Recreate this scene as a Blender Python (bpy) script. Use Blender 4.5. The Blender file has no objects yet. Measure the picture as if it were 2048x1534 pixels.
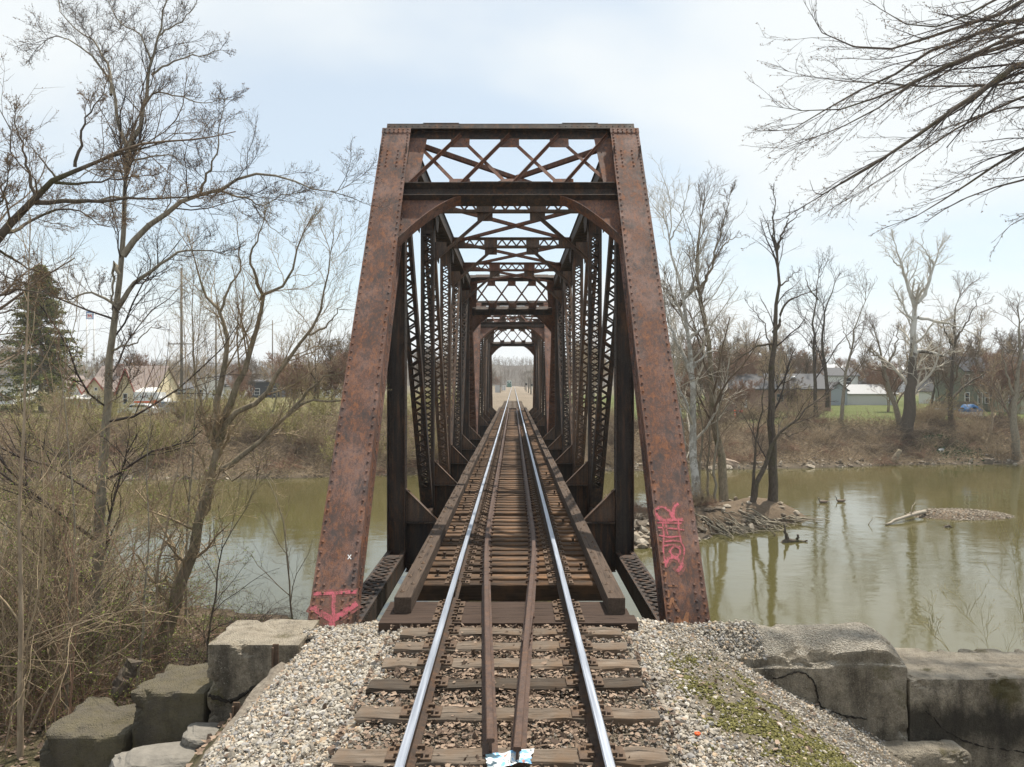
import bpy, math, random
import numpy as np
from mathutils import Vector, Matrix
SC = bpy.context.scene
COL = SC.collection
RNG = np.random.default_rng(7)
random.seed(7)
F = 1420.0; CX = 1026.5; CY = 764.0; CAMZ = 2.736   # focal length and principal point measured on the photograph
XC = -0.06                                          # track centre line
def U(px, py, d):
    """world point seen at a photograph pixel at distance d along the track"""
    return np.array([(px-CX)/F*d, d, CAMZ-(py-CY)/F*d])
def UZ(px, py, z):
    d = (CAMZ-z)*F/(py-CY)
    return np.array([(px-CX)/F*d, d, z])
def unit(v):
    v = np.asarray(v, float); return v/np.linalg.norm(v)

# ------------------------------------------------------------------ mesh collector
BOXV = np.array([[-1,-1,-1],[1,-1,-1],[1,1,-1],[-1,1,-1],[-1,-1,1],[1,-1,1],[1,1,1],[-1,1,1]], float)*.5
BOXF = np.array([[0,3,2,1],[4,5,6,7],[0,1,5,4],[1,2,6,5],[2,3,7,6],[3,0,4,7]])
def dome_template():
    v=[]; 
    for k in range(7): a=k*math.tau/7; v.append((math.cos(a),math.sin(a),-.1))
    for k in range(7): a=(k+.5)*math.tau/7; v.append((.72*math.cos(a),.72*math.sin(a),.5))
    v.append((0,0,.75))
    t=[]
    for k in range(7):
        n=(k+1)%7
        t+= [(k,n,7+k),(n,7+n,7+k),(7+k,7+n,14)]
    return np.array(v), np.array(t)
DOMEV, DOMEF = dome_template()
class MB:
    def __init__(self): self.v=[]; self.f=[]; self.m=[]; self.s=[]; self.n=0
    def add(self, v, faces, mat=0, smooth=False):
        v=np.asarray(v,float).reshape(-1,3)
        for f in (faces if isinstance(faces,list) else [faces]):
            f=np.asarray(f,int)
            if f.ndim==1: f=f[None]
            self.f.append(f+self.n); self.m.append(mat); self.s.append(smooth)
        self.v.append(v); self.n+=len(v); return self
    def box(self, c, s, R=None, mat=0):
        v=BOXV*np.asarray(s,float)
        if R is not None: v=v@np.asarray(R).T
        return self.add(v+np.asarray(c,float), BOXF, mat)
    def span(self, x0,x1,y0,y1,z0,z1,mat=0):
        return self.box(((x0+x1)/2,(y0+y1)/2,(z0+z1)/2),(abs(x1-x0),abs(y1-y0),abs(z1-z0)),None,mat)
    def bar(self, p0, p1, w, h, side=(1,0,0), mat=0):
        p0=np.asarray(p0,float); p1=np.asarray(p1,float); a=p1-p0; L=np.linalg.norm(a)
        if L<1e-6: return self
        a=a/L; side=np.asarray(side,float); side=side-a*side.dot(a)
        if np.linalg.norm(side)<1e-6: side=np.cross(a,(0.3,0.5,0.8))
        side=unit(side); o=np.cross(a,side)
        R=np.stack([side,o,a],1)
        return self.box((p0+p1)/2,(w,h,L),R,mat)
    def prism(self, pts, nvec, mat=0):
        p=np.asarray(pts,float); n=len(p); q=p+np.asarray(nvec,float)
        i=np.arange(n); j=(i+1)%n
        return self.add(np.vstack([p,q]),[i[::-1][None],(i+n)[None],np.stack([i,j,j+n,i+n],1)],mat)
    def rivets(self, pts, nrm, r=.02, mat=0):
        p=np.asarray(pts,float).reshape(-1,3); N=len(p)
        if N==0: return self
        nrm=unit(nrm); u=np.cross(nrm,(0.31,0.77,0.21)); u=unit(u); w=np.cross(nrm,u)
        t=(DOMEV*r)@np.stack([u,w,nrm],0)
        v=(p[:,None,:]+t[None]).reshape(-1,3)
        f=(DOMEF[None]+(np.arange(N)*len(DOMEV))[:,None,None]).reshape(-1,3)
        return self.add(v,f,mat,True)
    def tubes(self, P, R, S=4, mat=0, cap=False):
        P=np.asarray(P,float); R=np.asarray(R,float)
        if P.ndim==2: P=P[None]; R=R[None]
        N,K,_=P.shape
        if N==0: return self
        T=np.empty_like(P); T[:,1:-1]=P[:,2:]-P[:,:-2]; T[:,0]=P[:,1]-P[:,0]; T[:,-1]=P[:,-1]-P[:,-2]
        T/=np.linalg.norm(T,axis=2,keepdims=True)+1e-9
        D=P[:,-1]-P[:,0]; ref=np.where(np.abs(D[:,2:3])>.8*np.linalg.norm(D,axis=1,keepdims=True),[[1.,.13,0]],[[.1,.05,1.]])
        A=np.cross(T,ref[:,None,:]); A/=np.linalg.norm(A,axis=2,keepdims=True)+1e-9
        B=np.cross(T,A)
        an=np.arange(S)*math.tau/S
        ring=A[:,:,None,:]*np.cos(an)[None,None,:,None]+B[:,:,None,:]*np.sin(an)[None,None,:,None]
        V=P[:,:,None,:]+ring*R[:,:,None,None]
        idx=np.arange(N*K*S).reshape(N,K,S); nx=np.roll(idx,-1,axis=2)
        Q=np.stack([idx[:,:-1],nx[:,:-1],nx[:,1:],idx[:,1:]],-1).reshape(-1,4)
        fs=[Q]
        if cap: fs+= [idx[:,0,::-1].reshape(-1,S), idx[:,-1].reshape(-1,S)]
        return self.add(V.reshape(-1,3),fs,mat,True)
    def tube(self,pts,r,S=6,mat=0,cap=True):
        pts=np.asarray(pts,float); r=np.broadcast_to(np.asarray(r,float),(len(pts),))
        return self.tubes(pts[None],r[None],S,mat,cap)
    def lathe(self, c, prof, S=12, mat=0, smooth=True):
        prof=np.asarray(prof,float); a=np.arange(S)*math.tau/S
        V=np.stack([prof[:,None,0]*np.cos(a),prof[:,None,0]*np.sin(a),np.repeat(prof[:,1:2],S,1)],-1)+np.asarray(c,float)
        K=len(prof); idx=np.arange(K*S).reshape(K,S); nx=np.roll(idx,-1,1)
        Q=np.stack([idx[:-1],nx[:-1],nx[1:],idx[1:]],-1).reshape(-1,4)
        return self.add(V.reshape(-1,3),[Q,idx[0,::-1][None],idx[-1][None]],mat,smooth)
    def mesh(self, name, mats, origin=(0,0,0)):
        me=bpy.data.meshes.new(name)
        V=np.vstack(self.v)-np.asarray(origin,float)
        loops=np.concatenate([f.ravel() for f in self.f]).astype(np.int32)
        tot=np.concatenate([np.full(len(f),f.shape[1]) for f in self.f]).astype(np.int32)
        st=np.concatenate([[0],np.cumsum(tot)[:-1]]).astype(np.int32)
        mi=np.concatenate([np.full(len(f),m) for f,m in zip(self.f,self.m)]).astype(np.int32)
        sm=np.concatenate([np.full(len(f),s) for f,s in zip(self.f,self.s)]).astype(bool)
        me.vertices.add(len(V)); me.vertices.foreach_set('co',V.astype(np.float32).ravel())
        me.loops.add(len(loops)); me.loops.foreach_set('vertex_index',loops)
        me.polygons.add(len(tot)); me.polygons.foreach_set('loop_start',st)
        me.polygons.foreach_set('loop_total',tot)
        for m in (mats if isinstance(mats,(list,tuple)) else [mats]): me.materials.append(m)
        me.polygons.foreach_set('material_index',mi); me.polygons.foreach_set('use_smooth',sm)
        me.update(calc_edges=True); return me
    def obj(self, name, mats, parent=None, origin=None, loc=None):
        """ONE mesh object; verts are given in world space, `origin` becomes the object's origin"""
        po=np.array(parent['org']) if parent is not None and 'org' in parent else np.zeros(3)
        og=po if origin is None else np.asarray(origin,float)
        o=bpy.data.objects.new(name,self.mesh(name,mats,og)); COL.objects.link(o)
        if parent is not None:
            o.parent=parent; o.location=og-po
        else: o.location=og
        if parent is not None and origin is None: o.location=(0,0,0)
        return o
def tag(o,label=None,cat=None,group=None,kind=None):
    if label: o['label']=label
    if cat: o['category']=cat
    if group: o['group']=group
    if kind: o['kind']=kind
    return o
def thing(name,label,cat,org=(0,0,0),group=None):
    o=bpy.data.objects.new(name,None); COL.objects.link(o); o.location=org; o['org']=[float(a) for a in org]
    o.empty_display_size=.2
    return tag(o,label,cat,group)
def fix_org():
    for o in bpy.data.objects:
        if 'org' in o: del o['org']
def kids(o): return [c for c in CHILD.get(o.name,[])]
def dup(root,loc,rotz=0,scale=1.,label=None,group=None,skip=()):
    """a copy of a thing with copies of its parts and sub-parts (mesh data shared)"""
    r=root.copy(); COL.objects.link(r); r.location=loc; r.rotation_euler=(0,0,rotz)
    r.scale=(scale,)*3 if np.isscalar(scale) else scale
    if label: r['label']=label
    if group: r['group']=group
    for ch in list(root.children):
        if ch.name.split('.')[0] in skip: continue
        c=ch.copy(); COL.objects.link(c); c.parent=r
        for g in list(ch.children):
            if g.name.split('.')[0] in skip: continue
            d=g.copy(); COL.objects.link(d); d.parent=c
    return r

# ------------------------------------------------------------------ materials
class NT:
    def __init__(self,name):
        self.m=bpy.data.materials.new(name); self.m.use_nodes=True
        self.t=self.m.node_tree; self.N=self.t.nodes; self.L=self.t.links
        self.b=self.N['Principled BSDF']
        self.b.inputs['Specular IOR Level'].default_value=.3
    def n(self,typ,**kw):
        nd=self.N.new('ShaderNode'+typ)
        for k,v in kw.items():
            if k in nd.inputs: 
                self.set(nd.inputs[k],v)
            else: setattr(nd,k,v)
        return nd
    def set(self,inp,v):
        if isinstance(v,bpy.types.NodeSocket): self.L.new(v,inp)
        else: inp.default_value=v
    def co(self,kind='Object',scale=(1,1,1)):
        tc=self.n('TexCoord'); mp=self.n('Mapping'); mp.inputs['Scale'].default_value=scale
        self.L.new(tc.outputs[kind],mp.inputs['Vector']); return mp.outputs['Vector']
    def noise(self,vec,scale,detail=5,rough=.6,dist=0):
        nd=self.n('TexNoise'); nd.inputs['Scale'].default_value=scale; nd.inputs['Detail'].default_value=detail
        nd.inputs['Roughness'].default_value=rough; nd.inputs['Distortion'].default_value=dist
        self.L.new(vec,nd.inputs['Vector']); return nd.outputs['Fac']
    def vor(self,vec,scale,feature='F1',out='Distance'):
        nd=self.n('TexVoronoi'); nd.feature=feature; nd.inputs['Scale'].default_value=scale
        self.L.new(vec,nd.inputs['Vector']); return nd.outputs[out]
    def ramp(self,fac,stops):
        r=self.n('ValToRGB'); el=r.color_ramp.elements
        while len(el)<len(stops): el.new(.5)
        for e,(p,c) in zip(el,stops):
            e.position=p; e.color=(c,c,c,1) if np.isscalar(c) else tuple(c)+(1,)
        self.L.new(fac,r.inputs['Fac']); return r.outputs['Color']
    def mix(self,fac,a,b,mode='MIX'):
        m=self.n('Mix'); m.data_type='RGBA'; m.blend_type=mode; m.clamp_factor=True
        for i,v in ((0,fac),(6,a),(7,b)):
            if isinstance(v,bpy.types.NodeSocket): self.L.new(v,m.inputs[i])
            elif np.isscalar(v): m.inputs[i].default_value=v
            else: m.inputs[i].default_value=tuple(v)+(1,)
        return m.outputs[2]
    def math(self,op,a,b=0.,c=0.):
        m=self.n('Math'); m.operation=op
        for i,v in enumerate((a,b,c)): self.set(m.inputs[i],v)
        return m.outputs[0]
    def bump(self,h,strength=.5,dist=.01):
        b=self.n('Bump'); b.inputs['Strength'].default_value=strength; b.inputs['Distance'].default_value=dist
        self.L.new(h,b.inputs['Height']); self.L.new(b.outputs['Normal'],self.b.inputs['Normal'])
    def done(self,col,rough=.8,metal=0.,spec=None):
        self.set(self.b.inputs['Base Color'],col if isinstance(col,bpy.types.NodeSocket) else tuple(col)+(1,))
        self.set(self.b.inputs['Roughness'],rough); self.b.inputs['Metallic'].default_value=metal
        if spec is not None: self.b.inputs['Specular IOR Level'].default_value=spec
        return self.m
MAT={}
def plain(name,col,rough=.8,metal=0.,var=.25,scale=6.,bump=.0):
    if name in MAT: return MAT[name]
    t=NT(name); v=t.co()
    n=t.noise(v,scale,4)
    c=t.mix(n,tuple(a*(1-var) for a in col),tuple(min(1,a*(1+var)) for a in col))
    if bump: t.bump(t.noise(v,scale*4,3),bump,.01)
    MAT[name]=t.done(c,rough,metal); return MAT[name]
def rust(name,base,orange,dark,pale,amt_orange,amt_dark,amt_pale,rough=.8,fs=1.):
    t=NT(name); v=t.co(); vs=t.co('Object',(1,1,.22))
    fine=t.noise(v,38*fs,6,.78); mid=t.noise(vs,4.5*fs,9,.78,.4); big=t.noise(v,1.1,5,.6); d2=t.noise(vs,2.7,9,.75,.3)
    c=t.mix(t.ramp(fine,[(.3,.0),(.72,1.)]),tuple(a*.55 for a in base),tuple(a*1.35 for a in base))
    c=t.mix(t.math('MULTIPLY',t.ramp(mid,[(.50,.0),(.62,1.)]),amt_orange),c,orange)
    k=t.math('MULTIPLY',t.ramp(t.math('ADD',t.math('MULTIPLY',fine,.45),t.math('MULTIPLY',big,.75)),[(.55,.0),(.72,1.)]),amt_pale)
    c=t.mix(k,c,pale)
    c=t.mix(t.math('MULTIPLY',t.ramp(d2,[(.5,.0),(.62,1.)]),amt_dark),c,dark)
    run=t.noise(t.co('Object',(1,1,.05)),13*fs,5,.65); c=t.mix(t.math('MULTIPLY',t.ramp(run,[(.52,0.),(.62,1.)]),.55),c,dark); c=t.mix(t.math('MULTIPLY',t.ramp(run,[(.36,1.),(.44,0.)]),.35),c,orange)
    spk=t.ramp(t.noise(v,90,3,.6),[(.62,.0),(.75,1.)])
    c=t.mix(t.math('MULTIPLY',spk,.35),c,tuple(a*1.5 for a in orange))
    t.bump(t.math('ADD',fine,mid),.35,.006)
    return t.done(c,t.ramp(mid,[(.3,rough-.2),(.7,min(1,rough+.1))]),0,.25)
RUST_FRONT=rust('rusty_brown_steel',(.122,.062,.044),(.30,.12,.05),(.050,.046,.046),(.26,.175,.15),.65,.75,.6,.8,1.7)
RUST_DARK=rust('dark_weathered_shaded_steel',(.044,.034,.028),(.17,.08,.04),(.020,.020,.022),(.10,.085,.072),.45,.7,.3)
RUST_MID=rust('brown_weathered_steel',(.105,.070,.050),(.24,.115,.055),(.05,.044,.042),(.18,.145,.12),.55,.6,.35)
RUST_RED=rust('orange_rust_steel',(.13,.056,.034),(.26,.11,.055),(.055,.045,.04),(.2,.13,.11),.7,.35,.4)
def wood(name,dark,light,axis,stain=None,grain=26,rnd=True):
    t=NT(name); sc=[1,1,1]; sc[axis]=.05; v=t.co('Object',tuple(sc)); v0=t.co()
    g=t.noise(v,grain,6,.7,.3); b=t.noise(v0,3,4)
    c=t.mix(t.ramp(g,[(.28,0.),(.7,1.)]),dark,light)
    if stain is not None: c=t.mix(t.math('MULTIPLY',t.ramp(b,[(.45,0.),(.7,1.)]),.8),c,stain)
    cr=t.ramp(t.noise(v,grain*1.7,4,.6,.5),[(.33,1.),(.40,0.)])
    c=t.mix(t.math('MULTIPLY',cr,.8),c,tuple(a*.25 for a in dark))
    if rnd:
        oi=t.n('ObjectInfo'); r=t.math('MULTIPLY_ADD',oi.outputs['Random'],.85,.5)
        c=t.mix(1.,c,t.n('CombineColor',Red=r,Green=r,Blue=r).outputs[0],'MULTIPLY')
    t.bump(t.math('ADD',g,t.math('MULTIPLY',cr,-1.5)),.6,.008)
    return t.done(c,.85,0,.25)
TIE_BRIDGE=wood('creosoted_tie_wood',(.036,.025,.018),(.135,.088,.057),0,(.19,.10,.048))
TIE_OLD=wood('weathered_grey_tie_wood',(.042,.033,.025),(.185,.148,.115),0,(.115,.075,.046),30)
TIMBER=wood('brown_guard_timber_wood',(.045,.032,.024),(.125,.088,.064),1,None,30)
HEADER=wood('dark_header_timber_wood',(.034,.022,.017),(.095,.062,.045),0,None,24)
DRIFT=wood('bleached_driftwood',(.20,.17,.13),(.42,.37,.30),0,None,20,False)
def bark(name,dark,light,sc=14,moss=None,patch=None):
    t=NT(name); v=t.co('Object',(1,1,.25)); v0=t.co()
    g=t.noise(v,sc,6,.7,.5); c=t.mix(t.ramp(g,[(.3,0.),(.68,1.)]),dark,light)
    if patch is not None: c=t.mix(t.ramp(t.noise(v0,2.2,5,.65),[(.5,0.),(.56,1.)]),c,patch)
    if moss is not None: c=t.mix(t.math('MULTIPLY',t.ramp(t.noise(v0,1.7,5,.6),[(.52,0.),(.66,1.)]),.6),c,moss)
    t.bump(g,.7,.015); return t.done(c,.9,0,.2)
BARK=bark('grey_brown_bark',(.13,.112,.085),(.35,.31,.235))
BARK_DARK=bark('dark_bark',(.045,.037,.03),(.15,.122,.095),14,(.075,.075,.03))
BARK_MOSS=bark('mossy_bark',(.12,.10,.07),(.38,.315,.225),14,(.075,.08,.03))
BARK_WHITE=bark('pale_sycamore_bark',(.16,.14,.115),(.52,.50,.45),5,None,(.60,.59,.55))
BARK_TAN=bark('tan_sapling_bark',(.20,.15,.10),(.44,.35,.25))
TWIG=plain('twig_brown',(.16,.12,.085),.9,0,.35,3)
TWIG_DARK=plain('twig_dark',(.065,.052,.045),.9,0,.35,3)
TWIG_TAN=plain('twig_tan',(.33,.255,.165),.9,0,.3,2)
TWIG_RED=plain('twig_reddish',(.25,.155,.105),.9,0,.3,2)
TWIG_PALE=plain('twig_pale_sycamore',(.47,.43,.36),.9,0,.25,2)
TWIG_OLIVE=plain('twig_olive',(.31,.27,.12),.9,0,.3,2)
def leafmat(name,c0,c1,trans=.25):
    t=NT(name); g=t.n('NewGeometry'); r=g.outputs['Random Per Island']
    c=t.mix(r,c0,c1); t.b.inputs['Transmission Weight'].default_value=0
    return t.done(c,.7,0,.2)
BUD_GREEN=leafmat('fresh_green_buds',(.12,.19,.03),(.26,.30,.06))
BUD_OLIVE=leafmat('olive_buds',(.20,.20,.055),(.34,.32,.11))
BUD_TAN=leafmat('tan_bud_clusters',(.16,.10,.055),(.30,.20,.10))
LEAF_DRY=leafmat('dry_leaf',(.075,.050,.036),(.34,.25,.185))
NEEDLE=leafmat('conifer_needles',(.09,.115,.035),(.26,.25,.08))
IVY=leafmat('ivy_leaf',(.02,.05,.018),(.06,.10,.04))
def stone_mat(name,stops,rough=.85,dirt=False):
    t=NT(name); g=t.n('NewGeometry'); r=g.outputs['Random Per Island']
    c=t.ramp(r,stops); v=t.co(); n=t.noise(v,60,4)
    c=t.mix(.35,c,t.ramp(n,[(.25,.25),(.75,1.)]),'MULTIPLY')
    so=t.n('SeparateXYZ'); t.L.new(v,so.inputs[0]); dx=t.math('ABSOLUTE',so.outputs['X']); big=t.noise(v,1.3,5,.7)
    grime=t.math('MULTIPLY',t.ramp(t.math('ADD',dx,t.math('MULTIPLY',big,1.1)),[(.0,1.),(.999,1.),(1.,1.)]),0.) if not dirt else t.ramp(t.math('MULTIPLY',t.math('ADD',dx,t.math('MULTIPLY',t.math('SUBTRACT',big,.5),2.2)),.4),[(.42,.62),(.62,.0)])
    c=t.mix(grime,c,(.13,.10,.075))
    return t.done(c,rough,0,.25)
GRAVEL=stone_mat('limestone_gravel',[(0,(.15,.13,.11)),(.2,(.32,.285,.235)),(.45,(.49,.44,.36)),(.58,(.46,.33,.21)),(.66,(.53,.485,.41)),(.84,(.29,.28,.275)),(1,(.70,.65,.57))],.85,True)
RUBBLE=stone_mat('bank_rubble',[(0,(.15,.12,.09)),(.5,(.30,.25,.19)),(1,(.42,.37,.30))])
def concrete(nm='old_stained_concrete',band=None,agg=False,dark=False):
    t=NT(nm); v=t.co(); vs=t.co('Object',(1.2,1.2,.25))
    n=t.noise(v,2.2,8,.7); s=t.noise(vs,3.0,6,.65); f=t.noise(v,55,4,.7)
    c=t.ramp(n,[(.25,(.145,.122,.088)),(.5,(.285,.242,.18)),(.75,(.42,.37,.29))])
    c=t.mix(t.math('MULTIPLY',t.ramp(s,[(.48,0.),(.66,1.)]),.75),c,(.06,.052,.042))
    c=t.mix(.5,c,t.ramp(f,[(.3,.25),(.58,1.)]),'MULTIPLY')
    c=t.mix(.55,c,t.ramp(t.noise(v,13,6,.75),[(.36,.35),(.60,1.1)]),'MULTIPLY')
    c=t.mix(t.math('MULTIPLY',t.ramp(t.noise(v,70,2,.5),[(.64,0.),(.70,1.)]),.5),c,(.46,.42,.35))
    g=t.n('NewGeometry'); sx=t.n('SeparateXYZ'); t.L.new(g.outputs['Normal'],sx.inputs[0])
    top=t.ramp(sx.outputs['Z'],[(.55,0.),(.85,1.)])
    c=t.mix(t.math('MULTIPLY',top,t.ramp(t.noise(v,5,6,.7),[(.35,.15),(.65,.85)])),c,(.40,.355,.285))  # upward faces mixed paler: sunlight on the tops put into the colour
    mo=t.ramp(t.noise(v,1.6,6,.65),[(.56,0.),(.64,1.)])
    c=t.mix(t.math('MULTIPLY',mo,.75),c,(.075,.065,.022))
    if band is not None:
        so=t.n('SeparateXYZ'); t.L.new(v,so.inputs[0]); zz=t.math('ADD',so.outputs['Z'],t.math('MULTIPLY',t.math('SUBTRACT',t.noise(t.co('Object',(1,1,.6)),2.6,6,.75),.5),.75))
        bm=t.ramp(t.math('MULTIPLY_ADD',zz,1./1.2,-(band-.95)/1.2),[(.30,0.),(.52,1.),(.70,1.),(.86,0.)])
        c=t.mix(t.math('MULTIPLY',bm,.85),c,(.028,.025,.02))
    if dark: c=t.mix(.78,c,t.mix(t.ramp(t.noise(v,3.,6,.7),[(.4,0.),(.6,1.)]),(.07,.062,.048),(.095,.082,.045)))
    ag=t.vor(v,52)
    if agg: c=t.mix(t.math('MULTIPLY',top,t.ramp(t.noise(v,34,5,.75),[(.38,0.),(.60,.9)])),c,(.56,.51,.43)); c=t.mix(t.math('MULTIPLY',top,t.ramp(t.noise(v,44,4,.7),[(.58,0.),(.70,.5)])),c,(.15,.13,.10))
    pit=t.ramp(t.vor(v,16),[(.05,1.),(.12,0.)])
    c=t.mix(t.math('MULTIPLY',pit,.6),c,(.04,.035,.03))
    t.bump(t.math('ADD',t.math('ADD',n,t.math('MULTIPLY',f,.4)),t.math('ADD',t.math('MULTIPLY',pit,-.6),t.math('MULTIPLY',t.math('MULTIPLY',ag,top),-1.0 if agg else -.4))),1.,.05)
    return t.done(c,.92,0,.2)
CONC=concrete(); CONC_TOP=concrete('aggregate_topped_concrete',None,True); CONC_BAND=concrete('black_stained_concrete',3.30); CONC_DARK=concrete('mossy_dark_concrete',None,False,True)
STEEL_HEAD=None
def railhead():
    t=NT('polished_rail_head'); v=t.co('Object',(1,.02,1)); n=t.noise(v,60,4)
    t.b.inputs['Metallic'].default_value=1
    c=t.ramp(n,[(.3,(.60,.65,.74)),(.7,(.74,.79,.87))]); m=t.done(c,t.ramp(n,[(.3,.36),(.7,.46)]),1.); return m
RAIL_HEAD=railhead()
RAIL_WEB=rust('rusty_rail_web',(.055,.036,.026),(.12,.062,.032),(.03,.025,.022),(.09,.07,.055),.5,.4,.2)
GUARD_TOP=rust('brown_guard_rail_steel',(.085,.052,.038),(.16,.085,.045),(.05,.038,.034),(.13,.095,.085),.5,.3,.4,.6)
PLATE=rust('rusty_tie_plate',(.105,.070,.048),(.20,.12,.065),(.06,.046,.038),(.17,.135,.105),.6,.3,.3)
def spray(name,c0,cover):
    t=NT(name); v=t.co(); n=t.noise(v,42,6,.8); n2=t.noise(v,7,5,.7)
    k=t.ramp(t.math('ADD',t.math('MULTIPLY',n,.7),t.math('MULTIPLY',n2,.5)),[(cover-.10,0.),(cover+.06,1.)])
    c=t.mix(k,t.mix(n,(.10,.055,.042),(.20,.11,.08)),c0); return t.done(c,.75,0,.2)
PINK=spray('pink_spray_paint',(.56,.13,.165),.60); PINK_MIST=spray('pink_overspray',(.42,.12,.13),.70)
WHITE_PAINT=plain('white_chalk_paint',(.75,.75,.74),.8,0,.1)
OLD_ORANGE=spray('old_orange_paint',(.32,.15,.075),.58)
SKYSEED=3.46; HAZE=.00030; SKYSC=1.1
# ================================================================== truss spans
FOOT=-.17; PAN=5.64; W2=2.515; Y0=10.1; ZB=-1.05; ZT=8.0; NP=6
XH=np.array([1.,0,0])
def laced(mb, p0, p1, w, dep, pitch=.33, end0=.35, end1=.35, front=True, lw=.048, riv=True, side=XH, mats=(0,0)):
    """two channels tied by zigzag lacing on both faces"""
    p0=np.asarray(p0,float); p1=np.asarray(p1,float); L=np.linalg.norm(p1-p0); a=(p1-p0)/L
    s=unit(side); n=np.cross(s,a); n=unit(n)
    for k in (-1,1):
        mb.bar(p0+s*k*(w/2-.007),p1+s*k*(w/2-.007),.014,dep,s)
        for q in (-1,1):
            c=s*k*(w/2-.052)+n*q*(dep/2-.006)
            mb.bar(p0+c,p1+c,.074,.012,s)
    A,B=end0,L-end1; cnt=max(2,int(round((B-A)/(pitch/2)))); st=(B-A)/cnt
    for q in (-1,1):
        off=n*q*(dep/2+.0075)
        for i in range(cnt):
            k=1 if (i+(q>0))%2 else -1
            mb.bar(p0+a*(A+i*st)+s*k*(w/2-.05)+off,p0+a*(A+(i+1)*st)-s*k*(w/2-.05)+off,lw,.012,s,mats[0])
        for e0,e1 in ((0,end0),(L-end1,L)):
            mb.bar(p0+a*e0+n*q*(dep/2+.007),p0+a*e1+n*q*(dep/2+.007),w-.004,.011,s)
        if riv:
            pts=[]
            for i in range(cnt+1):
                k=1 if (i+(q>0))%2 else -1
                pts.append(p0+a*(A+i*st)+s*k*(w/2-.05)+n*q*(dep/2+.014))
            for e0,e1 in ((0.04,end0-.04),(L-end1+.04,L-.04)):
                for z in np.arange(e0,e1,.09):
                    for k in (-1,1): pts.append(p0+a*z+s*k*(w/2-.04)+n*q*(dep/2+.013))
            mb.rivets(pts,n*q,.019)
    return mb
def P3(x,y,z): return np.array([x,y,z],float)
ORG=np.array([XC,Y0,-1.45])
span=thing('truss_span','near rusted steel through truss span with pink graffiti on its end posts','bridge truss',ORG)
def member(mb,name,mat=RUST_DARK,parent=None):
    o=bpy.data.objects.new(name,mb.mesh(name,mat,(0,0,0))); COL.objects.link(o)
    o.parent=parent or span
    o.location=(0,0,0) if parent else (-ORG[0]+XC, -ORG[1]+Y0, -ORG[2])
    return o
# local coordinates: x from the track centre line, y along the span from its near end, z world height
def endpost_frame(far):
    y0,y1=(FOOT,PAN) if not far else (NP*PAN-FOOT,(NP-1)*PAN)
    b=P3(0,y0,ZB); t=P3(0,y1,ZT); L=np.linalg.norm(t-b); a=(t-b)/L
    n=np.cross(a,XH); n=n if (n[2]>0) else -n      # outward and up
    return b,t,L,a,n
def endpost(sx,far):
    b,t,L,a,n=endpost_frame(far); x=P3(sx*W2,0,0); mb=MB(); w=.62
    lo,hi=-.45,L+.27
    mb.bar(b+x+a*lo+n*.213,b+x+a*hi+n*.213,w,.014,XH)                   # cover plate
    for k in (-1,1):
        mb.bar(b+x+a*lo+XH*k*.262,b+x+a*hi+XH*k*.262,.014,.41,XH)        # webs
        mb.bar(b+x+a*lo+XH*k*.286-n*.207,b+x+a*hi+XH*k*.286-n*.207,.062,.012,XH)
        mb.bar(b+x+a*lo+XH*k*.277+n*.15,b+x+a*hi+XH*k*.277+n*.15,.016,.10,XH)
        mb.bar(b+x+a*lo+XH*k*.276-n*.15,b+x+a*hi+XH*k*.276-n*.15,.014,.10,XH)
    cnt=int(L/.17)
    for i in range(cnt):                                                # lacing on the hidden back
        k=1 if i%2 else -1
        mb.bar(b+x+a*(i*L/cnt)+XH*k*.26-n*.22,b+x+a*((i+1)*L/cnt)-XH*k*.26-n*.22,.055,.012,XH)
    mb.bar(b+x+a*(hi-.16)+n*.226,b+x+a*hi+n*.226,w+.012,.012,XH)          # cap plate
    f=[];z=lo+.05
    while z<hi-.2:
        f.append(z); z+= .10 if (z<1.2 or z>L-1.3) else .165
    pts=[b+x+a*z+XH*k*.262+n*.2215 for z in f for k in (-1,1)]
    pts+=[b+x+a*(z+.05)+XH*k*.15+n*.2215 for z in np.arange(lo+.02,.95,.115) for k in (-1,1)]
    pts+=[b+x+a*z+XH*k*.13+n*.2215 for z in np.arange(L-.95,L-.45,.12) for k in (-1,.75)]
    pts+=[b+x+a*(hi-.05-j*.08)+XH*u+n*.233 for j in (0,1) for u in np.linspace(-.25,.25,6)]
    mb.rivets(pts,n,.023)
    for k in (-1,1):
        mb.rivets([b+x+a*z+XH*k*.286+n*.15 for z in f],XH*k,.02)
        mb.rivets([b+x+a*(z+.05)+XH*k*.284-n*.15 for z in f],XH*k,.02)
    return member(mb,'end_post',RUST_FRONT)
def strip(mb,pts,nrm,w,lift,th=.0025,mat=0,rng=random):
    """a painted stroke lying on a plate"""
    pts=np.asarray(pts,float)
    for i in range(len(pts)-1):
        d=pts[i+1]-pts[i]; s=np.cross(unit(d),nrm)
        e=unit(d)*w*.3; l=lift+rng.uniform(0,.0012)
        mb.bar(pts[i]-e+nrm*l,pts[i+1]+e+nrm*l,w*rng.uniform(.85,1.15),th,s,mat)
def smooth_line(p,n=5):
    p=np.asarray(p,float); out=[]
    q=np.vstack([2*p[0]-p[1],p,2*p[-1]-p[-2]])
    for i in range(1,len(q)-2):
        for k in range(n):
            t=k/n; out.append(.5*((2*q[i])+(-q[i-1]+q[i+1])*t+(2*q[i-1]-5*q[i]+4*q[i+1]-q[i+2])*t*t+(-q[i-1]+3*q[i]-3*q[i+1]+q[i+2])*t**3))
    out.append(p[-1]); return np.array(out)
posts={}
for far in (False,True):
    for sx in (-1,1): posts[(sx,far)]=endpost(sx,far)
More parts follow.
